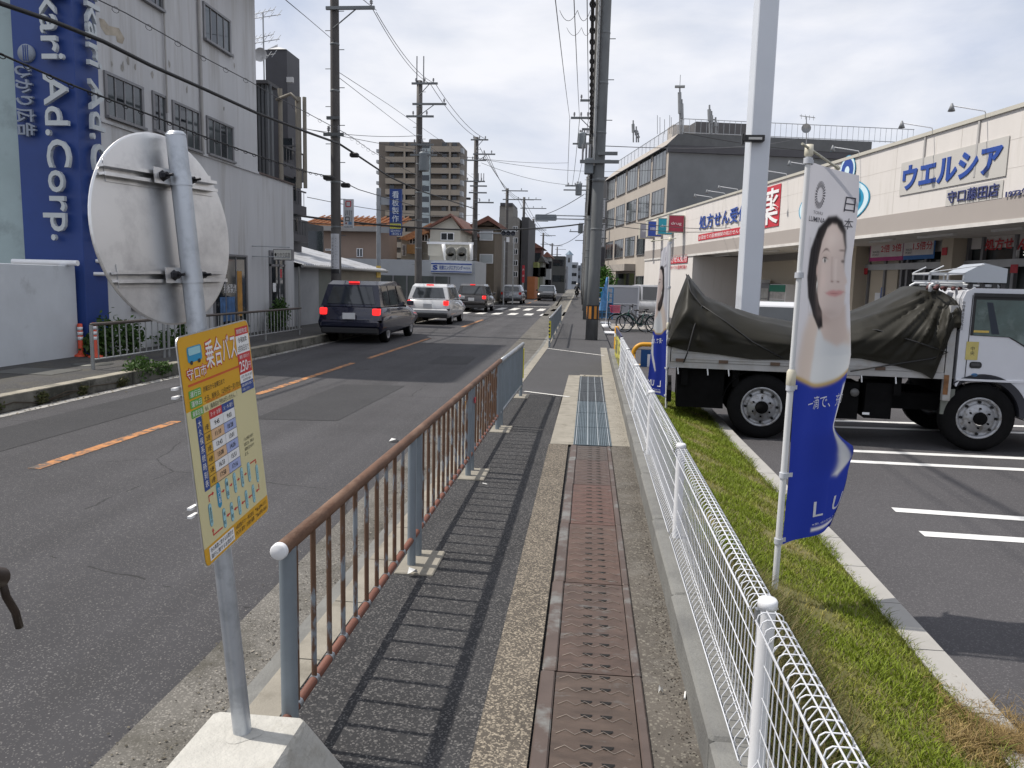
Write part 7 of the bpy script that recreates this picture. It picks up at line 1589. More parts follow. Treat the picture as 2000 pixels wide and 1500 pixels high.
# P-board barrier: yellow hoop with a blue sign
YB_ = G(1250, 716, LOT).y; b0_ = AY(1236, 716, YB_); tz = AY(1270, 673, YB_).z; x1_ = AY(1325, 700, YB_).x
t = empty('hoop_barrier', (b0_.x, YB_, LOT)); tag(t, 'yellow hoop barrier with a blue and white panel at the truck tail', 'barrier')
hp = [(b0_.x, YB_, LOT), (b0_.x, YB_, tz - .22)] + [(b0_.x + .22 - .22 * math.cos(a), YB_, tz - .22 + .22 * math.sin(a)) for a in np.linspace(0, math.pi / 2, 7)] + [(x1_ + .3, YB_, tz), (x1_ + .45, YB_, tz - .15), (x1_ + .45, YB_, LOT)]
MB().m(mat('barrier amber', (.62, .30, .015), .45, 0, .05)).tube(hp, .05, 14).build('hoop', t)
b = MB().m(mat('panel blue', (.01, .07, .22), .4)).box(b0_.x + .17, x1_ + .2, YB_ - .01, YB_ + .01, tz - .62, tz - .12); b.m(white_p).box(b0_.x + .32, x1_ - .05, YB_ - .014, YB_ - .01, tz - .52, tz - .22); b.build('panel', t)
MB().m(mat('barrier low bar', (.30, .12, .05), .6)).cyl((b0_.x, YB_, tz - .66), (x1_ + .45, YB_, tz - .66), .025, n=10).build('low_bar', t)
# amber bollard and yellow lettered board on the fence end
pq = G(1203, 695, 0); zt_ = AY(1203, 637, pq.y).z; t = empty('amber_bollard', (pq.x, pq.y, LOT)); tag(t, 'slim amber bollard with a white band at the far end of the mesh fence', 'bollard')
MB().m(MT['barrier amber']).lathe([(.055, LOT), (.055, zt_ - .04), (.035, zt_), (0, zt_)], (pq.x, pq.y, 0), n=18).build('post', t); MB().m(white_p).lathe([(.057, zt_ - .24), (.057, zt_ - .16)], (pq.x, pq.y, 0), n=18).build('band', t)
ya_, yb_ = 13.6, 16.4; t = empty('lettered_board', (.62, 14.9, .0)); tag(t, 'dark blue board with big yellow lettering tied to the fence end', 'board')
MB().m(mat('board dark navy', (.05, .055, .11), .6)).box(.60, .62, ya_, yb_, .05, .74).build('panel', t)
b = MB(Matrix(((0, -1, 0, .60), (-1, 0, 0, 0), (0, 0, 1, 0), (0, 0, 0, 1)))).m(mat('lettering lemon', (.62, .58, .12), .5)); b.text('出口専用', -yb_ + .15, -ya_ - .15, .12, .68, .006, bold=.03, f=lambda a, z, d: (a, .006, z)); b.build('lettering', t)
# grey yard screen, blue rack, blue flag
YG = 44; q = bx((1187, 557), (1246, 612), YG); t = empty('yard_screen', ((q[0] + q[1]) / 2, YG, LOT)); tag(t, 'plain grey corrugated yard container beyond the bicycles', 'container')
b = MB().m(mat('container grey', (.40, .41, .44), .6, 0, .05, 1)); b.box(q[0], q[1], YG, YG + 2.4, LOT, q[3])
b.build('body', t); b = MB().m(white_p); b.box(q[0] - .03, q[1] + .03, YG - .03, YG, q[3] - .1, q[3] + .02); b.box(q[0] - .03, q[1] + .03, YG - .03, YG, q[3] - 1.05, q[3] - 1.0); b.box(q[1] - .05, q[1] + .03, YG - .035, YG, LOT, q[3]); b.build('frame', t)
YK = 41.5; q = bx((1168, 562), (1196, 614), YK); t = empty('blue_cage', ((q[0] + q[1]) / 2, YK, LOT)); tag(t, 'blue tinted metal cage rack left of the grey container', 'rack')
b = MB().m(mat('cage blue', (.06, .20, .40), .5)); 
for x in np.linspace(q[0], q[1], 4):
    for y in (YK, YK + .8): b.cyl((x, y, LOT), (x, y, q[3]), .03, n=6)
for z in np.linspace(LOT + .1, q[3], 7):
    b.cyl((q[0], YK, z), (q[1], YK, z), .025, n=6)
b.build('bars', t); MB().m(mat('cage filling', (.10, .15, .20), .6, 0, .5, 3)).box(q[0] + .05, q[1] - .05, YK + .1, YK + .7, LOT + .1, LOT + .9).build('load', t); b = MB().m(mat('notice blue', (.02, .25, .45), .5)).box(q[1] - .65, q[1] - .2, YK - .03, YK, q[3] - .7, q[3] - .2); b.build('notice', t)
YF = 34; p = AY(1181, 622, YF); pz = AY(1189, 540, YF); t = empty('blue_flag', (p.x, YF, LOT)); tag(t, 'small pale blue flag on a white base near the bicycles', 'flag')
MB().m(white_p).cyl((p.x + .05, YF, LOT), (pz.x, YF, pz.z), .018, n=8).build('pole', t); MB().m(white_p).lathe([(.0, LOT + .14), (.2, LOT + .12), (.26, LOT + .02), (.26, LOT)], (p.x + .05, YF, 0), n=20).build('base', t)
b = MB().m(mat('flag pale blue', (.12, .32, .62), .7, 0, .3, 6)); vs = []
for i in range(13):
    for j in range(5): vs.append((pz.x - .04 * 0 + (-.10 - .02 * i) * j / 4 * 1.0 + (p.x + .05 - pz.x) * i / 14, YF + .06 * math.sin(j * 2 + i * .5), pz.z - .03 - (pz.z - .75 - LOT) * i / 12))
b.add(vs, [(i * 5 + j, i * 5 + j + 1, (i + 1) * 5 + j + 1, (i + 1) * 5 + j) for i in range(12) for j in range(4)], sm=True); b.build('cloth', t)
for i, (px, py) in enumerate(((1187, 654), (1181, 634))):
    p = G(px, py, LOT); b = MB().m(white_p).bbox(p.x - .25, p.x + .3, p.y - .2, p.y + .2, LOT, LOT + .13, .05); tag(b.build('base_weight'), ['nearer white base weight in front of the bicycles', 'farther white base weight by the flag foot'][i], 'base weight')
# pale kerb islands in the lot
for (p0, p1, h_) in [((1190, 640), (1320, 655), .12)]:
    a = G(*p0, LOT); c = G(*p1, LOT); b = MB().m(lk).bbox(a.x, a.x + 9, a.y - 2.4, a.y - 2.2, LOT - .02, LOT + h_, .02); struct(b.build('kerb', origin=Vector((0, 0, 0))))
b = MB().m(mat('dusty lot band', (.28, .26, .235), .9, 0, .1, 3)); a = G(1190, 640, LOT); b.quad((a.x, a.y - 2.2, LOT + .004), (a.x + 12, a.y - 2.2, LOT + .004), (a.x + 12, a.y + 3.5, LOT + .004), (a.x, a.y + 3.5, LOT + .004)); struct(b.build('forecourt_paving', origin=Vector((0, 0, 0))))
band(Vector((.95, 18.2, 0)), Vector((3.2, 17.8, 0)), .22, LOT + .006, mat('amber lot paint', (.55, .33, .10), .8, 0, .1, 8), 'painted_line')

# ================================================================== bicycles
def bicycle(label, fc, basket=None, group='parked bicycles'):
    t = empty('bicycle', (0, 0, 0)); tag(t, label, 'bicycle', group)
    fm = mat('bike frame ' + fc[0], fc[1], .4, .2); R = .33
    for x in (-.55, .55):
        w = empty('wheel', (x, 0, R)); w.parent = t; ORI[w.name] = Vector((x, 0, R))
        MB().m(rubber).tube([(x + R * .965 * math.cos(a), 0, R + R * .965 * math.sin(a)) for a in np.linspace(0, 2 * math.pi, 29)[:-1]], .019, 6, closed=True).build('tyre', w)
        b = MB().m(galv).tube([(x + R * .90 * math.cos(a), 0, R + R * .9 * math.sin(a)) for a in np.linspace(0, 2 * math.pi, 25)[:-1]], .009, 4, closed=True)
        for k in range(12): a = k * math.pi / 6; b.cyl((x, .02 * (-1) ** k, R), (x + R * .9 * math.cos(a), 0, R + R * .9 * math.sin(a)), .0025, n=3, cap=False)
        b.cyl((x, -.04, R), (x, .04, R), .025, n=8); b.build('rim', w)
        MB().m(fm).tube([(x + R * 1.06 * math.cos(a), 0, R + R * 1.06 * math.sin(a)) for a in np.linspace(.5 if x > 0 else .2, 2.7, 9)], .014, 5).build('mudguard', t)
    b = MB().m(fm); b.tube([(.40, 0, .82), (.44, 0, .72), (.08, 0, .36), (-.05, 0, .30)], .024, 8); b.tube([(-.05, 0, .30), (-.17, 0, .80)], .02, 8); b.tube([(-.05, 0, .30), (-.55, 0, R)], .015, 6); b.tube([(-.13, 0, .62), (-.55, 0, R)], .012, 6); b.tube([(.385, 0, .86), (.45, 0, .65), (.55, 0, R)], .018, 8); b.build('frame', t)
    MB().m(blackm).lathe([(0, .86), (.06, .85), (.10, .83), (.09, .80), (0, .79)], (-.18, 0, 0), n=12).build('saddle', t)
    b = MB().m(blackm).tube([(.26, -.28, .96), (.36, -.24, 1.0), (.40, -.05, 1.0), (.40, .05, 1.0), (.36, .24, 1.0), (.26, .28, .96)], .014, 6); b.cyl((.385, 0, .86), (.37, 0, 1.0), .015, n=8); b.build('handlebar', t)
    b = MB().m(galv); b.tube([(-.2, .05, .66), (-.75, .05, .70)], .009, 5); b.tube([(-.2, -.05, .66), (-.75, -.05, .70)], .009, 5); b.cyl((-.6, .07, .69), (-.56, .07, R), .008, n=5); b.build('carrier', t)
    b = MB().m(galv); b.lathe([(0, -.015), (.09, -.015), (.09, .0)], (-.05, -.03, .30), 'y', 16); b.cyl((-.05, -.09, .30), (.06, -.09, .18), .01, n=6); b.box(.02, .11, -.15, -.09, .165, .185); b.build('crank', t)
    b = MB().m(galv).cyl((-.48, .02, .30), (-.58, .12, .0), .01, n=6); b.build('kickstand', t)
    if basket:
        b = MB().m(mat('basket ' + basket[0], basket[1], .6)); x0, x1, z0, z1 = .46, .78, .72, .98
        for z in np.linspace(z0, z1, 6): k = .04 * (z - z0) / (z1 - z0); b.tube([(x0 - k * .3, -.14 - k, z), (x1 + k, -.14 - k, z), (x1 + k, .14 + k, z), (x0 - k * .3, .14 + k, z)], .009, 4, closed=True)
        for s in np.linspace(0, 1, 8): b.cyl((x0 + (x1 - x0) * s, -.14, z0), (x0 + (x1 - x0) * s, -.18, z1), .009, n=4); b.cyl((x0 + (x1 - x0) * s, .14, z0), (x0 + (x1 - x0) * s, .18, z1), .009, n=4)
        for s in np.linspace(-1, 1, 7): b.cyl((x1, .14 * s, z0), (x1 + .04, .18 * s, z1), .009, n=4)
        b.box(x0, x1, -.14, .14, z0, z0 + .01); b.build('basket', t)
    return t
bk = [(bicycle('bicycle with a dusty pink front basket, nearest of the row', ('dark', (.05, .055, .06)), ('pink', (.45, .06, .12))), (1232, 648), R_(183)),
      (bicycle('dark green framed bicycle in the middle of the row', ('green', (.02, .07, .06))), (1248, 650), R_(176)),
      (bicycle('dark silver bicycle at the right end of the row', ('silver', (.16, .17, .18))), (1252, 644), R_(181))]
for o, (px, py), rz in bk:
    p = G(px, py, LOT); o.location = p; o.rotation_euler = (0, 0, rz); k = 1.0; o.scale = (1.05, 1.05, 1.05)

# ================================================================== cars
def car(name, label, paint, L=4.3, W=1.75, Hc=1.55, kind='hatch', lit_=False, plate='blank', group='cars on the road', cat='car'):
    """rear at -y, front at +y, standing on z=0"""
    t = empty(name, (0, 0, 0)); tag(t, label, cat, group); pm = mat('car paint ' + paint[0], paint[1], .22, .15, .03, 1, coat=.8, spec=.5); h = W / 2
    sec = [(-L / 2, .48, .62, .70, .84), (-L / 2 + .06, .30, .92, .90, .98), (-L / 2 + .22, .25, 1.0, .97, 1.0), (-L / 4, .22, .98, .98, 1.0), (0, .22, .96, .98, 1.0), (L / 4, .22, .94, .97, .99), (L / 2 - .45, .24, .88, .93, .97), (L / 2 - .08, .28, .74, .85, .90), (L / 2, .40, .60, .70, .80)]
    vs = []; n = 10
    for (y, z0, z1, wt, wb) in sec:
        vs += [(-h * wb * .9, y, z0), (-h * wb, y, z0 + .12), (-h, y, .62 if z1 > .7 else .55), (-h * wt, y, z1 - .08), (-h * wt * .88, y, z1), (h * wt * .88, y, z1), (h * wt, y, z1 - .08), (h, y, .62 if z1 > .7 else .55), (h * wb, y, z0 + .12), (h * wb * .9, y, z0)]
    m_ = len(sec); b = MB().m(pm); b.add(vs, [(k * n + i, k * n + (i + 1) % n, (k + 1) * n + (i + 1) % n, (k + 1) * n + i) for k in range(m_ - 1) for i in range(n)], sm=True); b.add(vs, [tuple(range(n - 1, -1, -1)), tuple(range((m_ - 1) * n, m_ * n))]); b.build('body', t)
    rb = -L / 2 + (.10 if kind != 'sedan' else .75); rf = L / 2 - 1.15; zt = Hc; cb_ = [(rb, .96), (rb + .22, zt - .10), (rb + .45, zt), (rf - .85, zt), (rf - .55, zt - .06), (rf + .1, .94)]
    vs = []; wt = [.95, .80, .74, .74, .80, .95]
    for (y, z), w_ in zip(cb_, wt): vs += [(-h * w_, y, z), (h * w_, y, z)]
    b = MB().m(pm); b.add(vs, [(2 * i, 2 * i + 1, 2 * i + 3, 2 * i + 2) for i in range(1, 4)]); b.m(glassd); b.add(vs, [(8, 9, 11, 10)])
    b.m(pm); b.add(vs, [(0, 1, 3, 2)]); b.m(pm)
    for s in (0, 1): b.add([vs[2 * i + s] for i in range(6)], [tuple(range(6)) if s else tuple(range(5, -1, -1))])
    b.build('roof', t)
    def lerp(a, c, f): return tuple(a[i] + (c[i] - a[i]) * f for i in range(3))
    # rear window, side windows
    A, B_, C_, D_ = vs[0], vs[1], vs[3], vs[2]; q = [lerp(lerp(A, B_, .09), lerp(D_, C_, .09), .12), lerp(lerp(A, B_, .91), lerp(D_, C_, .91), .12), lerp(lerp(A, B_, .88), lerp(D_, C_, .88), .92), lerp(lerp(A, B_, .12), lerp(D_, C_, .12), .92)]
    MB().m(glassd).add([(p[0], p[1] - .015, p[2]) for p in q], [(0, 1, 2, 3)]).build('rear_window', t)
    for s in (-1, 1):
        ya, yb2 = rb + .35, rf - .15; b = MB().m(glassd)
        for (y0, y1) in ((ya, ya + .55), (ya + .62, (ya + yb2) / 2 + .25), ((ya + yb2) / 2 + .32, yb2 - .2)): b.add([(s * h * .955, y0, .99), (s * h * .955, y1, .99), (s * h * .81 + .0, y1 - .12 * (y1 == yb2 - .2), zt - .12), (s * h * .81, y0 + .08, zt - .12)], [(0, 1, 2, 3)])
        b.build('side_window', t)
        MB().m(mat('tail lamp lit' if lit_ else 'tail lamp', (.55, .02, .02), .2, 0, 0, emit=(1, .03, .03, 1.2 if lit_ else .0))).bbox(s * h * .83 - .11, s * h * .83 + .09, -L / 2 + .015, -L / 2 + .20, .74, .92, .02).build('tail_light', t)
        MB().m(pm).bbox(s * h + (.0 if s > 0 else -.18), s * h + (.18 if s > 0 else 0), rf - .35, rf - .22, .95, 1.08, .02).build('wing_mirror', t)
        for y in (-L / 2 + .78, L / 2 - .85):
            w = empty('wheel', (s * (h - .02), y, .31)); w.parent = t; ORI[w.name] = Vector((s * (h - .02), y, .31)); x = s * (h - .02)
            MB().m(rubber).lathe([(.19, 0), (.29, .0), (.31, -.03 * s), (.31, -.18 * s), (.19, -.2 * s)], (x, y, .31), 'x', 26).build('tyre', w); MB().m(rimm).lathe([(0, .004 * s), (.07, .004 * s), (.10, -.02 * s), (.17, -.012 * s), (.195, .002 * s)], (x, y, .31), 'x', 20).build('rim', w)
            MB().m(holem).lathe([(.375, .0), (.375, -.10 * s), (0, -.10 * s)], (s * (h + .003), y, .31), 'x', 24).build('wheel_well', t) if False else None
    b = MB().m(mat('bumper dark', (.02, .02, .022), .6)).bbox(-h * .9, h * .9, -L / 2 - .05, -L / 2 + .1, .26, .42, .03); b.m(pm).bbox(-h * .93, h * .93, -L / 2 - .04, -L / 2 + .1, .42, .60, .04); b.build('bumper', t)
    MB().m(mat('plate white', (.62, .63, .64), .5)).box(-.165, .165, -L / 2 - .075, -L / 2 - .05, .64, .80).build('number_plate', t)
    if lit_: MB().m(MT['tail lamp lit']).box(-.14, .14, rb + .30, rb + .34, zt - .05, zt - .015).build('brake_light', t)
    return t
def place(o, px, py, rz=0.0, z=ZR):
    p = G(px, py, z); o.location = (p.x, p.y, z); o.rotation_euler = (0, 0, rz)
c1 = car('car', 'dark navy tall wagon with lit red tail lamps, nearest car on the road', ('navy', (.008, .010, .03)), 4.3, 1.68, 1.62, 'wagon', True); pc = G(695, 672, ZR); c1.location = (AY(684, 640, pc.y + .1).x, pc.y + 2.2, ZR)
c2 = car('car', 'white compact car ahead of the navy wagon', ('white', (.55, .56, .57)), 3.9, 1.68, 1.55, 'hatch', True); pc = G(840, 634, ZR); c2.location = (AY(836, 600, pc.y).x, pc.y + 1.9, ZR)
c3 = car('car', 'dark grey hatchback third in the row of cars', ('charcoal', (.03, .028, .028)), 4.0, 1.68, 1.55, 'hatch', True); pc = G(905, 612, ZR); c3.location = (AY(912, 600, pc.y).x, pc.y + 3.5, ZR)
c4 = car('car', 'silver grey car beyond the crossing in the left lane', ('silver', (.22, .23, .25)), 4.0, 1.68, 1.5, 'hatch'); c4.location = (-6.0, 62, ZR)
c5 = car('car', 'dark car coming along the right lane far ahead', ('black', (.02, .02, .022)), 4.2, 1.7, 1.5, 'hatch'); c5.location = (AY(1068, 585, 75).x, 75, ZR); c5.rotation_euler = (0, 0, math.pi)
c6 = car('car', 'pale car far away where the street narrows', ('pale', (.4, .42, .45)), 4.2, 1.7, 1.5, 'hatch'); c6.location = (AY(1045, 575, 95).x, 95, ZR)
for (lb_, x, y, r, cl) in [('white sedan parked between the truck and the shop, only its roof in view', 0, 0, 0, 0)]:
    p = AY(1512, 590, 21); c7 = car('car', 'white sedan roof showing behind the truck tarpaulin', ('pearl white', (.62, .63, .65)), 4.5, 1.78, 1.50, 'hatch', group='cars in the parking lot'); c7.location = (p.x + .3, 22.8, LOT); c7.rotation_euler = (0, 0, R_(-8))
c8 = car('car', 'white van parked beside the grey container', ('van white', (.60, .61, .62)), 4.4, 1.7, 1.9, 'wagon', group='cars in the parking lot', cat='van'); p = AY(1262, 575, 47.5); c8.location = (p.x - .4, 48, LOT); c8.rotation_euler = (0, 0, R_(90))
# scooter at the corner shop and a distant rider
def scooter(loc, rz, lb_, ct='scooter'):
    t = empty('scooter', (0, 0, 0)); tag(t, lb_, ct)
    for y in (-.55, .6): MB().m(rubber).lathe([(.10, -.04), (.22, -.05), (.25, -.02), (.25, .02), (.22, .05), (.10, .04)], (0, y, .25), 'x', 20).build('wheel', t)
    b = MB().m(mat('scooter body', (.03, .03, .035), .35)); b.tube([(0, -.8, .62), (0, -.5, .62), (0, -.1, .5), (0, .1, .32), (0, .35, .35), (0, .48, .8), (0, .5, .95)], [.10, .15, .14, .10, .12, .08, .05], 10); b.build('body', t); MB().m(blackm).bbox(-.12, .12, -.75, -.1, .70, .80, .03).build('seat', t); MB().m(blackm).tube([(-.32, .42, 1.0), (0, .5, .98), (.32, .42, 1.0)], .018, 6).build('handlebar', t)
    t.location = loc; t.rotation_euler = (0, 0, rz); return t
p = G(1021, 580, ZR); scooter((p.x, p.y, .13), R_(70), 'dark scooter standing at the far left corner of the crossing')
# distant rider on a scooter, seen from the back
YR_ = 95; p = AY(1127, 565, YR_); t = scooter((p.x, YR_, ZR), 0, 'dark scooter carrying the distant rider down the road')
sk = mat('rider clothing', (.02, .022, .026), .8)
b = MB().m(sk); b.tube([(p.x, YR_ - .35, ZR + .78), (p.x, YR_ - .33, ZR + 1.0), (p.x, YR_ - .25, ZR + 1.25), (p.x, YR_ - .2, ZR + 1.42), (p.x, YR_ - .17, ZR + 1.5)], [.17, .17, .21, .16, .07], 12)
for s in (-1, 1): b.tube([(p.x + s * .19, YR_ - .22, ZR + 1.38), (p.x + s * .30, YR_ - .02, ZR + 1.15), (p.x + s * .30, YR_ + .35, ZR + 1.02)], [.065, .055, .04], 8); b.tube([(p.x + s * .1, YR_ - .35, ZR + .82), (p.x + s * .2, YR_ + .05, ZR + .80), (p.x + s * .16, YR_ + .12, ZR + .36)], [.10, .085, .06], 8)
b.m(mat('helmet white', (.6, .6, .6), .3)).lathe([(0, .16), (.09, .13), (.13, .05), (.13, -.03), (.10, -.12), (0, -.13)], (p.x, YR_ - .15, ZR + 1.66), n=14)
tag(b.build('person', origin=Vector((p.x, YR_, ZR + .8))), 'distant rider in dark clothes and a pale helmet, seen from behind', 'person')
# ================================================================== utility poles
ins = mat('insulator grey', (.20, .20, .21), .3, 0, .1); trf = mat('transformer grey', (.19, .215, .235), .5, .1, .1, 2); armm = mat('galvanised cross arm', (.15, .16, .165), .5, .5, .15)
def upole(name, label, x, y, top, r0, r1, mt, arms=(), trans=(), steps=True, rods=(), zb=0.0, band=None, extras=None, lean=0.0):
    t = empty(name, (x, y, zb)); tag(t, label, 'utility pole', 'utility poles along the street')
    n = 6; b = MB().m(mt); b.tube([(x + lean * i / n, y, zb + (top - zb) * i / n) for i in range(n + 1)], [r0 + (r1 - r0) * i / n for i in range(n + 1)], 18); b.build('pole', t)
    rz = lambda z: r0 + (r1 - r0) * (z - zb) / (top - zb); X = lambda z: x + lean * (z - zb) / (top - zb)
    for (z, xa, xb, n_ins, br) in arms:
        b = MB().m(armm).box(X(z) + xa, X(z) + xb, y - rz(z) - .09, y - rz(z) - .01, z - .045, z + .045)
        if br: e = xa if abs(xa) > abs(xb) else xb; b.cyl((X(z) + e * .55, y - rz(z) - .05, z - .04), (X(z), y - rz(z), z - .55), .02, n=5)
        b.build('cross_arm', t)
        for k in range(n_ins):
            q = xa + (xb - xa) * (k + .5) / n_ins if n_ins > 1 else (xb if abs(xb) > abs(xa) else xa) * .92
            MB().m(ins).lathe([(.02, 0), (.02, .06), (.055, .08), (.03, .10), (.055, .13), (.03, .16), (.045, .19), (0, .22)], (X(z) + q, y - rz(z) - .05, z + .04), n=8).build('insulator', t)
    for (z, dx) in trans:
        b = MB().m(trf).lathe([(0, .95), (.12, .93), (.25, .88), (.26, .8), (.25, .78), (.25, .05), (.22, 0), (0, 0)], (X(z) + dx, y - .1, z), n=18)
        for k in range(3): b.m(ins).lathe([(.04, 0), (.05, .05), (.03, .1), (.045, .13), (0, .18)], (X(z) + dx - .13 + .13 * k, y - .15, z + .9), n=8)
        b.build('transformer', t)
    for (z, dx, h_) in rods: MB().m(ins).cyl((X(z) + dx, y - .1, z), (X(z) + dx, y - .1, z + h_), .028, n=8).build('cable_head', t)
    if steps:
        z = max(2.4, zb + 2); k = 0
        while z < top - .3:
            s = 1 if k % 2 else -1; MB().m(armm).cyl((X(z) + s * rz(z) * .9, y, z), (X(z) + s * (rz(z) + .16), y, z), .012, n=5).build('step_bolt', t); z += .55; k += 1
    for z in np.arange(zb + 3.2, top, 1.35): MB().m(armm).lathe([(rz(z) + .002, -.03), (rz(z) + .008, -.02), (rz(z) + .008, .02), (rz(z) + .002, .03)], (X(z), y, z), n=16).build('steel_band', t)
    if extras: extras(t, X, rz)
    return t
def pz(px, py, Y): return AY(px, py, Y).z
# A: near left, with posters
XA, YA = AY(656.5, 500, 23.6).x, 23.6
def exA(t, X, rz):
    z0, z1 = pz(657, 533, YA), pz(657, 457, YA); b = MB().m(mat('poster white', (.52, .53, .56), .6)); r = rz(2.5) + .006
    vs = [(X(2) + r * math.sin(a), YA - r * math.cos(a), z) for z in (z0, z1) for a in np.linspace(-.95, .95, 9)]; b.add(vs, [(i, i + 1, 10 + i, 9 + i) for i in range(8)]); b.m(inkb)
    for k, (u0, u1, st) in enumerate(((-.10, -.03, 'パーサスプリアル館'), (.03, .055, '自動車解体処理工場大久保'), (.075, .095, '有価買取致します'))):
        b.text(st, u0, u1, z0 + .12, z1 - .10, 0, vert=True, f=lambda a, z, d: (X(2) + r * 1.01 * math.sin(a / r), YA - r * 1.01 * math.cos(a / r), z))
    b.m(blackm); vs = [(X(2) + (r + .003) * math.sin(a), YA - (r + .003) * math.cos(a), z) for z in (z0 - .02, z0 + .12) for a in np.linspace(-.9, .9, 9)]; b.add(vs, [(i, i + 1, 10 + i, 9 + i) for i in range(8)]); b.build('poster', t)
    q = bx((671, 389), (691, 446), YA); b = MB().m(mat('plate pale', (.52, .53, .55), .5)).box(q[0], q[1], YA - .03, YA + .02, q[2], q[3]); w_ = q[1] - q[0]; xm = (q[0] + q[1]) / 2
    b.m(redp); flat(b, rrect(xm - .09, xm + .09, q[3] - .24, q[3] - .05, .04), YA - .034); b.m(MT['plate pale']); flat(b, rrect(xm - .06, xm + .06, q[3] - .21, q[3] - .08, .02), YA - .038)
    b.m(inkb).text('川', xm - .10, xm + .04, q[3] - .50, q[3] - .33, YA - .036, bold=.01); b.text('口', xm - .10, xm + .04, q[3] - .68, q[3] - .53, YA - .036, bold=.03); b.text('整形外科内科', xm + .07, xm + .12, q[3] - .68, q[3] - .34, YA - .036, vert=True); b.text('06-6903-9999', q[0] + .03, q[1] - .03, q[2] + .02, q[2] + .06, YA - .036)
    b.m(mat('dot maroon', (.2, .05, .04), .5)).add([(xm - .07 + .03 * math.cos(a), YA - .036, q[2] + .15 + .03 * math.sin(a)) for a in np.linspace(0, 2 * math.pi, 13)[:-1]], [tuple(range(12))]); b.m(mat('dot steel blue', (.12, .22, .35), .5)).box(xm, xm + .11, YA - .037, YA - .035, q[2] + .11, q[2] + .2); b.build('sign_plate', t)
    MB().m(galv).cyl((X(4), YA, q[2] + .12), (q[0], YA, q[2] + .12), .015, n=6).build('sign_arm', t)
zA1 = pz(656, 20, YA); zA2 = pz(656, 262, YA); 
xa1 = AY(735, 22, YA).x - XA
upole('utility_pole', 'tall dark pole at the left with a medical clinic plate and posters', XA, YA, 12.5, .165, .12, pole_dark, arms=[(zA1, -.2, xa1, 1, True), (pz(656, 265, YA), -.3, .32, 2, False), (pz(656, 233, YA), -.2, .2, 0, False)], extras=exA)
YBp = 38; XB = AY(817.5, 450, YBp).x
def rel(px, Y, X0): return AY(px, 300, Y).x - X0
upole('utility_pole', 'second left pole with a transformer and stacked cross arms before the apartment tower', XB, YBp, pz(820, 158, YBp), .19, .14, pole_dark,
      arms=[(pz(820, 165, YBp), rel(805, YBp, XB), rel(855, YBp, XB), 3, True), (pz(820, 205, YBp), -.3, rel(872, YBp, XB), 1, True), (pz(820, 229, YBp), rel(795, YBp, XB), rel(848, YBp, XB), 2, False), (pz(820, 284, YBp), rel(804, YBp, XB), rel(848, YBp, XB), 3, False), (pz(820, 304, YBp), rel(803, YBp, XB), rel(855, YBp, XB), 3, False)], trans=[(pz(820, 335, YBp), rel(829, YBp, XB))], rods=[(pz(820, 166, YBp), rel(814, YBp, XB), 1.3), (pz(820, 166, YBp), rel(827, YBp, XB), 1.3)])
YCp = 54; XC = AY(927.5, 450, YCp).x
def exC(t, X, rz):
    z = pz(930, 455, YCp); x0, x1 = AY(940, 455, YCp).x, AY(1008, 455, YCp).x; MB().m(galv).cyl((XC, YCp, z), (x1, YCp - .1, z), .04, n=8).build('signal_arm', t)
    xs0, xs1 = AY(980, 455, YCp).x, AY(1008, 455, YCp).x; b = MB().m(mat('signal case', (.30, .31, .32), .5)).bbox(xs0, xs1, YCp - .35, YCp - .12, z - .2, z + .2, .08); b.build('traffic_signal', t)
    for k in range(3): 
        c = xs0 + (xs1 - xs0) * (k + .5) / 3; MB().m(mat('lens unlit', (.012, .016, .03), .2)).lathe([(0, -.01), (.13, 0), (.14, -.10), (.155, -.10), (.155, .02)], (c, YCp - .36, z), 'y', 20).build('signal_lens', t)
    MB().m(white_p).box(AY(990, 462, YCp).x, AY(996, 462, YCp).x, YCp - .3, YCp - .28, z - .6, z - .25).build('small_plate', t)
upole('utility_pole', 'third left pole carrying the traffic signal arm at the crossing', XC, YCp, pz(929, 268, YCp), .20, .15, pole_dark,
      arms=[(pz(929, 274, YCp), rel(920, YCp, XC), rel(954, YCp, XC), 3, True), (pz(929, 302, YCp), rel(925, YCp, XC), rel(968, YCp, XC), 3, True), (pz(929, 314, YCp), rel(908, YCp, XC), rel(951, YCp, XC), 4, False), (pz(929, 355, YCp), rel(908, YCp, XC), rel(949, YCp, XC), 3, False), (pz(929, 364, YCp), rel(920, YCp, XC), rel(953, YCp, XC), 0, False), (pz(929, 377, YCp), rel(918, YCp, XC), rel(953, YCp, XC), 0, False), (pz(929, 396, YCp), 0, rel(967, YCp, XC), 2, False)],
      rods=[(pz(929, 356, YCp), rel(936, YCp, XC), .6), (pz(929, 356, YCp), rel(941, YCp, XC), .6), (pz(929, 356, YCp), rel(946, YCp, XC), .6)], extras=exC)
b = MB().m(trf); q = bx((934, 319), (949, 333), YCp - .3); tt = None
lp = [(988, 368, 75), (1021, 385, 90), (1040, 427, 105), (1060, 455, 125), (1078, 475, 150), (1088, 482, 180)]
for i, (px, py, Y) in enumerate(lp):
    x = AY(px, 500, Y).x; upole('utility_pole', ['fourth left pole in front of the grey apartment house', 'fifth left pole beside the dark side of the grey apartments', 'sixth left pole near the maroon house', 'seventh left pole far down the street', 'eighth left pole, small and far', 'ninth left pole at the end of the row'][i], x, Y, pz(px, py, Y), .20, .14, pole_dark,
        arms=[(pz(px, py + 5, Y), -.5, 2.0, 2 if i < 3 else 0, False), (pz(px, py + 22, Y), -.4, 2.6 if i < 2 else 1.8, 3 if i < 2 else 0, False)], steps=i < 2)
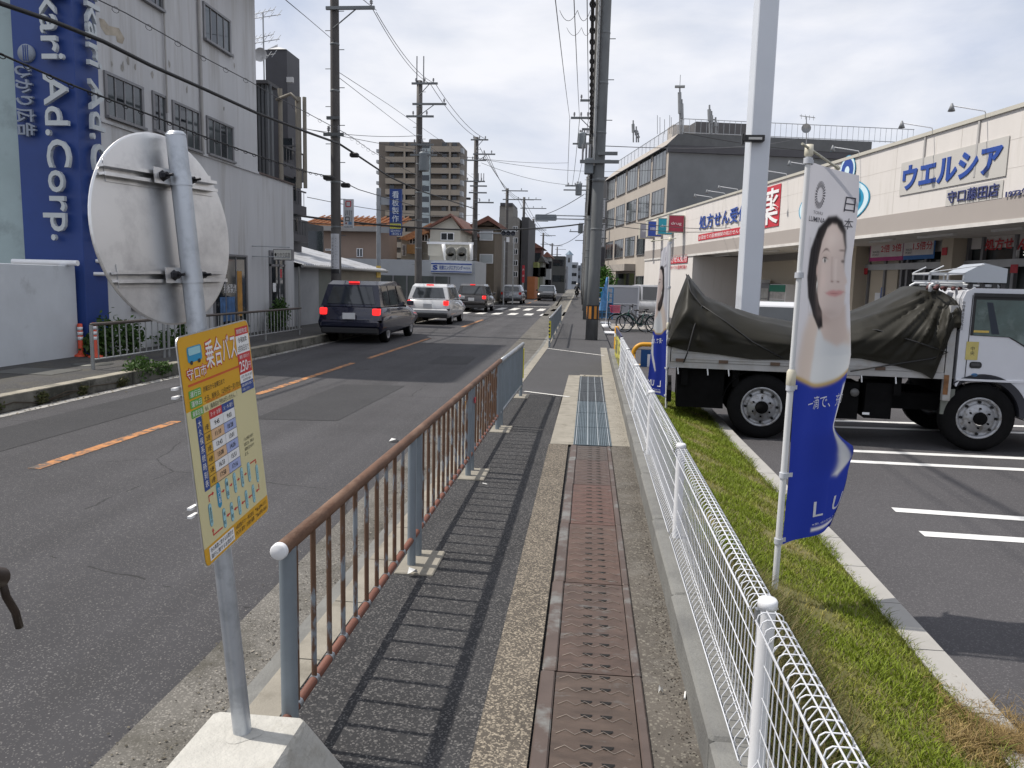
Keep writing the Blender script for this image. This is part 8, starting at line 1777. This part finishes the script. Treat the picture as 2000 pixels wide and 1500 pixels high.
# R1: big pole on the pavement at the right
pb1 = G(1155, 664, 0); Y1p = pb1.y; zj = pz(1164, 352, Y1p)
def ex1(t, X, rz):
    b = MB().m(yellowp if False else mat('stripe amber', (.55, .22, .03), .6)); z0, z1 = pz(1155, 623, Y1p), pz(1155, 597, Y1p); r = .182
    for k in range(14):
        a0, a1 = 2 * math.pi * k / 14, 2 * math.pi * (k + 1) / 14; b.m(MT['stripe amber'] if k % 2 else blackm); b.add([(X(1.2) + r * math.cos(a0), Y1p + r * math.sin(a0), z0), (X(1.2) + r * math.cos(a1), Y1p + r * math.sin(a1), z0), (X(1.2) + r * math.cos(a1), Y1p + r * math.sin(a1), z1), (X(1.2) + r * math.cos(a0), Y1p + r * math.sin(a0), z1)], [(0, 1, 2, 3)])
    b.m(blackm); b.lathe([(r + .003, z0 - .015), (r + .003, z0 + .01)], (X(1.2), Y1p, 0), n=18); b.lathe([(r + .003, z1 - .01), (r + .003, z1 + .015)], (X(1.2), Y1p, 0), n=18); b.build('warning_band', t)
    MB().m(armm).lathe([(.15, -.08), (.185, -.05), (.185, .04), (.14, .08)], (X(zj), Y1p, zj), n=18).build('sleeve_joint', t)
    z = pz(1150, 325, Y1p); MB().m(trf).bbox(X(z) - .42, X(z) - .16, Y1p - .15, Y1p + .1, z - .22, z + .22, .02).build('junction_box', t)
    b = MB().m(cablem); z = pz(1150, 340, Y1p)
    for dx in (-.19, -.23, -.21): b.tube([(X(0) + dx, Y1p + .1, .0 + 3.6), (X(z) + dx, Y1p + .1, z), (X(z) + dx - .02, Y1p + .05, z + 5)], .022, 6)
    b.build('riser_cables', t)
    MB().m(mat('riser tube pale', (.34, .35, .35), .5)).cyl((X(6) - .17, Y1p - .1, pz(1163, 325, Y1p)), (X(9) - .17, Y1p - .1, 12.2), .045, n=8).build('riser_tube', t)
upole('utility_pole', 'big grey pole with an amber striped band standing on the right pavement', pb1.x, Y1p, 12.6, .180, .125, pole_conc, arms=[(pz(1170, 302, Y1p), -.05, .5, 0, False), (pz(1170, 318, Y1p), -.55, .55, 0, False)], extras=ex1, rods=[(pz(1170, 318, Y1p), -.48, .5), (pz(1170, 318, Y1p), -.38, .5), (pz(1170, 318, Y1p), -.27, .5)], lean=.10)
rp = [(1147.5, 36, 185, pole_conc, .17), (1144.5, 48, 232, pole_dark, .18), (1141.0, 62, 345, pole_conc, .18), (1139.5, 80, 395, pole_dark, .18), (1137.5, 105, 440, pole_dark, .18)]
for i, (px, Y, top, mt, r0) in enumerate(rp):
    x = AY(px, 560, Y).x
    arms = [[(pz(px, 232, Y), rel(1113, Y, x), .2, 4, True), (pz(px, 254, Y), rel(1135, Y, x), .3, 0, False), (pz(px, 198, Y), rel(1130, Y, x), .2, 1, False)],
            [(pz(px, 264, Y), rel(1130, Y, x), rel(1165, Y, x) * .3, 4, False), (pz(px, 282, Y), rel(1118, Y, x), .2, 0, False)],
            [(pz(px, 364, Y), rel(1106, Y, x), .3, 4, False), (pz(px, 372, Y), rel(1103, Y, x), .3, 0, False)], [(pz(px, 453, Y), rel(1117, Y, x), .2, 1, False)], [(pz(px, 470, Y), -1.2, .2, 0, False)]][i]
    upole('utility_pole', ['grey pole hidden just behind the big right pole, with tall cross arms', 'dark pole behind the right pair, with two transformers', 'third pole back on the right with a long double cross arm', 'slim dark pole on the right before the street narrows', 'farthest dark pole on the right side'][i], x, Y, pz(px, top, Y), r0, r0 * .75, mt, arms=arms, trans=[[], [(pz(px, 290, Y), -.55)], [(pz(px, 382, Y), -.7)], [(pz(px, 408, Y), .35), (pz(px, 456, Y), -.5)], []][i], steps=i < 2, lean=(0))
    if i == 3:
        pass
# horizontal signal seen from behind, on an arm from the right
Ys = 47.5; q = bx((1045, 418), (1087, 431), Ys); xr = AY(1144.5, 425, Ys).x; t = empty('signal_housing', ((q[0] + q[1]) / 2, Ys, q[2])); tag(t, 'grey louvred back of a horizontal traffic signal hung over the road', 'traffic signal')
b = MB().m(mat('signal back grey', (.22, .25, .28), .5, .2)); b.bbox(q[0], q[1], Ys, Ys + .25, q[2], q[3], .06)
for k in range(4): z = q[2] + (q[3] - q[2]) * (k + .5) / 4; b.box(q[0] + .03, q[1] - .03, Ys - .04, Ys, z - .03, z + .02)
b.build('housing', t); b = MB().m(galv); 
for dz in (.12, .32): b.cyl((q[1] - .1, Ys + .1, q[2] + dz), (xr, Ys + .5, q[2] + dz + .02), .035, n=8)
b.build('arm', t)
# slim street poles and small signs at the crossing
for i, (px, y0_, Y, lb_) in enumerate([(739.5, 370, 40, 'wide grey steel mast holding the blue sign maker board'), ]):
    x = AY(px, 500, Y).x; t = empty('sign_mast', (x, Y, .0)); tag(t, lb_, 'mast'); MB().m(mat('mast grey', (.30, .32, .34), .5)).bbox(x - .10, x + .10, Y - .1, Y + .1, .0, pz(740, 367, Y), .02).build('mast', t)
    q = bx((761, 369), (784, 460), Y - .1); b = MB().m(bluep).box(q[0], q[1], Y - .12, Y + .08, q[2], q[3]); b.m(mat('sign strip yellow', (.55, .52, .08), .5)).box(q[0] + .02, q[1] - .02, Y - .126, Y - .12, pz(770, 447, Y), pz(770, 437, Y)); b.build('blue_board', t)
    b = MB().m(mat('pale board lettering', (.62, .68, .75), .5)); w_ = q[1] - q[0]; b.text('看板製作', q[0] + w_ * .2, q[1] - w_ * .2, pz(770, 435, Y), pz(770, 373, Y), Y - .13, vert=True, bold=.006); b.text('☎6902', q[0] + .04, q[1] - .04, pz(770, 453.5, Y), pz(770, 448.5, Y), Y - .13); b.text('-8351', q[0] + .1, q[1] - .04, pz(770, 459, Y), pz(770, 454.5, Y), Y - .13); b.m(inkb).text('ひかり広告', q[0] + .06, q[1] - .06, pz(770, 445.5, Y), pz(770, 438.5, Y), Y - .132); b.build('board_lettering', t)  # board letters in a plain pale colour
    b = MB().m(MT['mast grey']); b.box(x, q[0], Y - .03, Y + .03, pz(750, 400, Y), pz(750, 385, Y)); b.box(x, q[0], Y - .03, Y + .03, pz(750, 455, Y), pz(750, 443, Y)); b.build('board_bracket', t)
for i, (px, py, Y, cl, lb_) in enumerate([(985, 470, 52, (.35, .35, .33), 'slim pale street pole left of the scooter'), (1003, 462, 56, (.35, .36, .37), 'slim pale lamp pole by the traffic signal')]):
    x = AY(px, 500, Y).x; b = MB().m(galv).cyl((x, Y, .1), (x, Y, pz(px, py, Y)), .05, n=8); tag(b.build('street_pole'), lb_, 'pole', 'slim street poles at the crossing')
q = bx((1020, 518), (1024, 552), 64); b = MB().m(redp).box(q[0], q[1], 64, 64.1, q[2], q[3]); b.m(inkw).text('薬局', q[0] + .03, q[1] - .03, q[2] + .3, q[3] - .1, 63.99, vert=True); b.m(galv).cyl(((q[0] + q[1]) / 2, 64.05, .1), ((q[0] + q[1]) / 2, 64.05, q[2]), .05, n=8); tag(b.build('red_banner_sign'), 'narrow red vertical sign at the far left corner', 'sign')

# ================================================================== overhead wires
def wire(label, pts, r, name='overhead_wire', group=None, coils=None, n=5):
    b = MB().m(cablem if r > .012 else mat('thin wire', (.05, .05, .055), .5)); P = [Vector(p) for p in pts]; b.tube(P, r, n)
    if coils:
        step, R0 = coils; d = 0
        for a_, c_ in zip(P[:-1], P[1:]):
            L = (c_ - a_).length; dr = (c_ - a_).normalized(); u = dr.orthogonal().normalized(); v = dr.cross(u)
            while d < L:
                c = a_ + dr * d - Vector((0, 0, R0 * .6)); b.tube([c + u * (R0 * math.cos(q)) + v * (R0 * math.sin(q)) + dr * (.03 * math.sin(q)) for q in np.linspace(0, 2 * math.pi, 9)[:-1]], r * .45, 4, closed=True); d += step
            d -= L
    return tag(b.build(name), label, 'cable', group)
gW = 'overhead cables'
L = lambda pts, X: [AX(*p, X) for p in pts]
XL = XA + .15
# left: three near spans running down to pole A and on to B and C
wire('thick black telephone cable sagging from the upper left corner to the first pole', L([(-60, -25), (0, 6), (100, 40), (200, 80), (293, 127), (397, 173), (500, 220), (600, 258), (661, 280)], XL), .034, group=gW)
wire('thick black cable from the first left pole down towards the second left pole', [AY(661, 280, YA), AY(700, 305, 26), AY(760, 345, 31), AY(818, 372, YBp), AY(850, 382, 42), AY(927, 408, YCp)], .034, group=gW)
wire('lower black cable crossing before the round plate with small clips', L([(-50, 80), (0, 105), (133, 163), (300, 227), (400, 267), (500, 303), (597, 335), (655, 347)], XL), .016, group=gW, coils=(.45, .03))
wire('lower black cable from the first left pole running behind the clinic plate', [AY(657, 349, YA), AY(700, 370, 28), AY(760, 388, 33), AY(820, 405, YBp)], .016, group=gW)
wire('ringed messenger cable from the top of the frame over the white facade', L([(150, -18), (193, 0), (245, 25), (317, 65), (400, 113), (490, 160), (527, 182), (591, 216), (655, 250)], XL), .010, group=gW, coils=(.95, .045))
wire('ringed cable between the first and second left poles', [AY(657, 250, YA), AY(690, 270, 26), AY(727, 296, 30), AY(790, 330, 35), AY(820, 345, YBp)], .010, group=gW, coils=(1.1, .06))
for k, (a, c) in enumerate([((735, 24), (850, 163)), ((728, 18), (840, 163))]):
    wire(['upper high voltage line between the first two left poles', 'lower high voltage line between the first two left poles'][k], sag(AY(*a, YA), AY(*c, YBp), .35), .011, group=gW)
    wire(['upper high voltage line between the second and third left poles', 'lower high voltage line between the second and third left poles'][k], sag(AY(*c, YBp), AY(950 - 12 * k, 272, YCp), .4), .014, group=gW)
for k in range(3):
    wire(['first of three lines leaving the third left pole', 'second of three lines leaving the third left pole', 'third of three lines leaving the third left pole'][k], sag(AY(953 - 8 * k, 300 - 6 * k, YCp), AY(1012 + 6 * k, 390, 90), .8), .018, group=gW)
    wire(['first far line down the left row', 'second far line down the left row', 'third far line down the left row'][k], sag(AY(1012 + 6 * k, 390, 90), AY(1070 + 4 * k, 462, 130), .8), .022, group=gW)
wire('thin wire dropping from the top edge to the first left pole', [AY(552, -5, 14), AY(600, 35, 18), AY(655, 82, YA)], .008, group=gW)
wire('high voltage line from the top of the frame to the first left cross arm', [AX(690, -45, -5.6), AY(700, -8, 18), AY(735, 20, YA)], .010, group=gW)
for k, (p0, p1, p2) in enumerate([((660, 140), (760, 205), (900, 302)), ((660, 150), (770, 235), (930, 352))]):
    wire(['upper slanting wire from the first left pole to the third', 'lower slanting wire from the first left pole to the third'][k], [AY(*p0, YA), AY(*p1, 33), AY(*p2, 50)], .009, group=gW)
# wires across the street
cross = [((560, 418, 30), (1140, 437, 50), .5, .045, 'thick black cable spanning the whole street below the signal back'), ((500, 232, 28), (815, 265, 38), .25, .012, 'thin wire from the dark tower to the second left pole'), ((590, 250, 28), (1110, 318, 60), .4, .012, 'long thin wire high over the street'), ((928, 308, 54), (1300, 330, 60), .5, .013, 'thin wire from the third left pole to the office roof'),
         ((600, 385, 30), (930, 420, 54), .3, .014, 'thin wire above the orange tiled roof'), ((940, 318, 54), (1125, 362, 62), .3, .013, 'thin wire from the third left pole to the right arm'), ((1178, 425, 23), (1450, 442, 40), .2, .012, 'upper of two dark wires passing before the office windows'), ((1178, 438, 23), (1420, 450, 40), .15, .012, 'lower of two dark wires passing before the office windows'),
         ((1040, 425, 90), (1140, 380, 62), .3, .030, 'slanting cable rising to the right poles over the street'), ((1060, 470, 120), (1135, 455, 80), 1.0, .030, 'sagging far cable across the street end'), ((1180, 285, 23), (1560, 270, 60), .3, .012, 'thin wire from the big right pole to the annex roof'), ((1330, 258, 60), (1730, 300, 60), .4, .02, 'thin double wire behind the sign lamps'), ((575, 432, 32), (820, 428, 38), .2, .02, 'short cable behind the clinic plate')]
for p, q, s, r, lb_ in cross: wire(lb_, sag(AY(*p), AY(*q), s), r, group=gW)
# right: bundle running along the pavement overhead
wire('thick black cable running straight over the right pavement with lashing loops', [(-.09, y, 5.95 - .25 * math.sin(math.pi * ((y - 22.5) % 30) / 30)) for y in np.linspace(-6, 36, 22)], .030, group=gW, coils=(.62, .04))
wire('pale ringed cable beside the thick one over the right pavement', [(.00 + .003 * y, y, 6.6) for y in np.linspace(-6, 36, 12)], .009, group=gW, coils=(.5, .05))
wire('second dark cable farther along the right row of poles', sag((.0, 36, 6.0), (-.25, 80, 6.2), .6), .045, group=gW)
wire('third dark cable above it along the right row of poles', sag((.0, 36, 7.4), (-.25, 80, 7.0), .6), .03, group=gW)
hv = [(1113, 232), (1132, 232), (1150, 228)]
for k, (px, py) in enumerate(hv):
    tx = [1088, 1123, 1148][k]; e = AY(px, py, 36); s = AY(tx, -8, 14.5); d = (s - e); wire(['left high voltage wire climbing to the top edge over the right pavement', 'middle high voltage wire climbing to the top edge over the right pavement', 'right high voltage wire climbing to the top edge over the right pavement'][k], sag(e + d * 1.9, e, .25), .009, group=gW)
    wire(['left high voltage wire beyond the tall cross arm', 'middle high voltage wire beyond the tall cross arm', 'right high voltage wire beyond the tall cross arm'][k], sag(e, AY(1108 + 9 * k, 364, 62), .5), .013, group=gW)
for yl in (12.5, 17, 22.5):
    for k in range(2):
        pa = [AY([1088, 1123, 1148][k + j] + 5 + (yl - 12.5) * 2.2 * (1.4 - .6 * (k + j)), 20 + (yl - 12.5) * 7.5, yl + 2) for j in (0, 1)]
        if yl < 20: wire(['spacer loop between the left high voltage wires', 'spacer loop between the right high voltage wires'][k] + [' near the top edge', ' lower down'][yl > 13], sag(pa[0], pa[1], .18, 8), .005, name='spacer_loop', group='spacer loops between high voltage wires')
# closures hanging on the cables
for (px, py, Y, lb_) in [(641, 347, YA - .3, 'black splice box just left of the first pole'), (675, 362, YA + 1.2, 'black splice box just right of the first pole'), (692, 303, YA + 1.5, 'long black closure on the thick cable past the first pole'), (918 - 3, 388, 50, 'far black closure near the third left pole')]:
    p = AY(px, py, Y); b = MB().m(cablem).bbox(p.x - .14, p.x + .14, p.y - .1, p.y + .1, p.z - .07, p.z + .07, .03); tag(b.build('splice_box'), lb_, 'splice box', 'splice boxes on the cables')
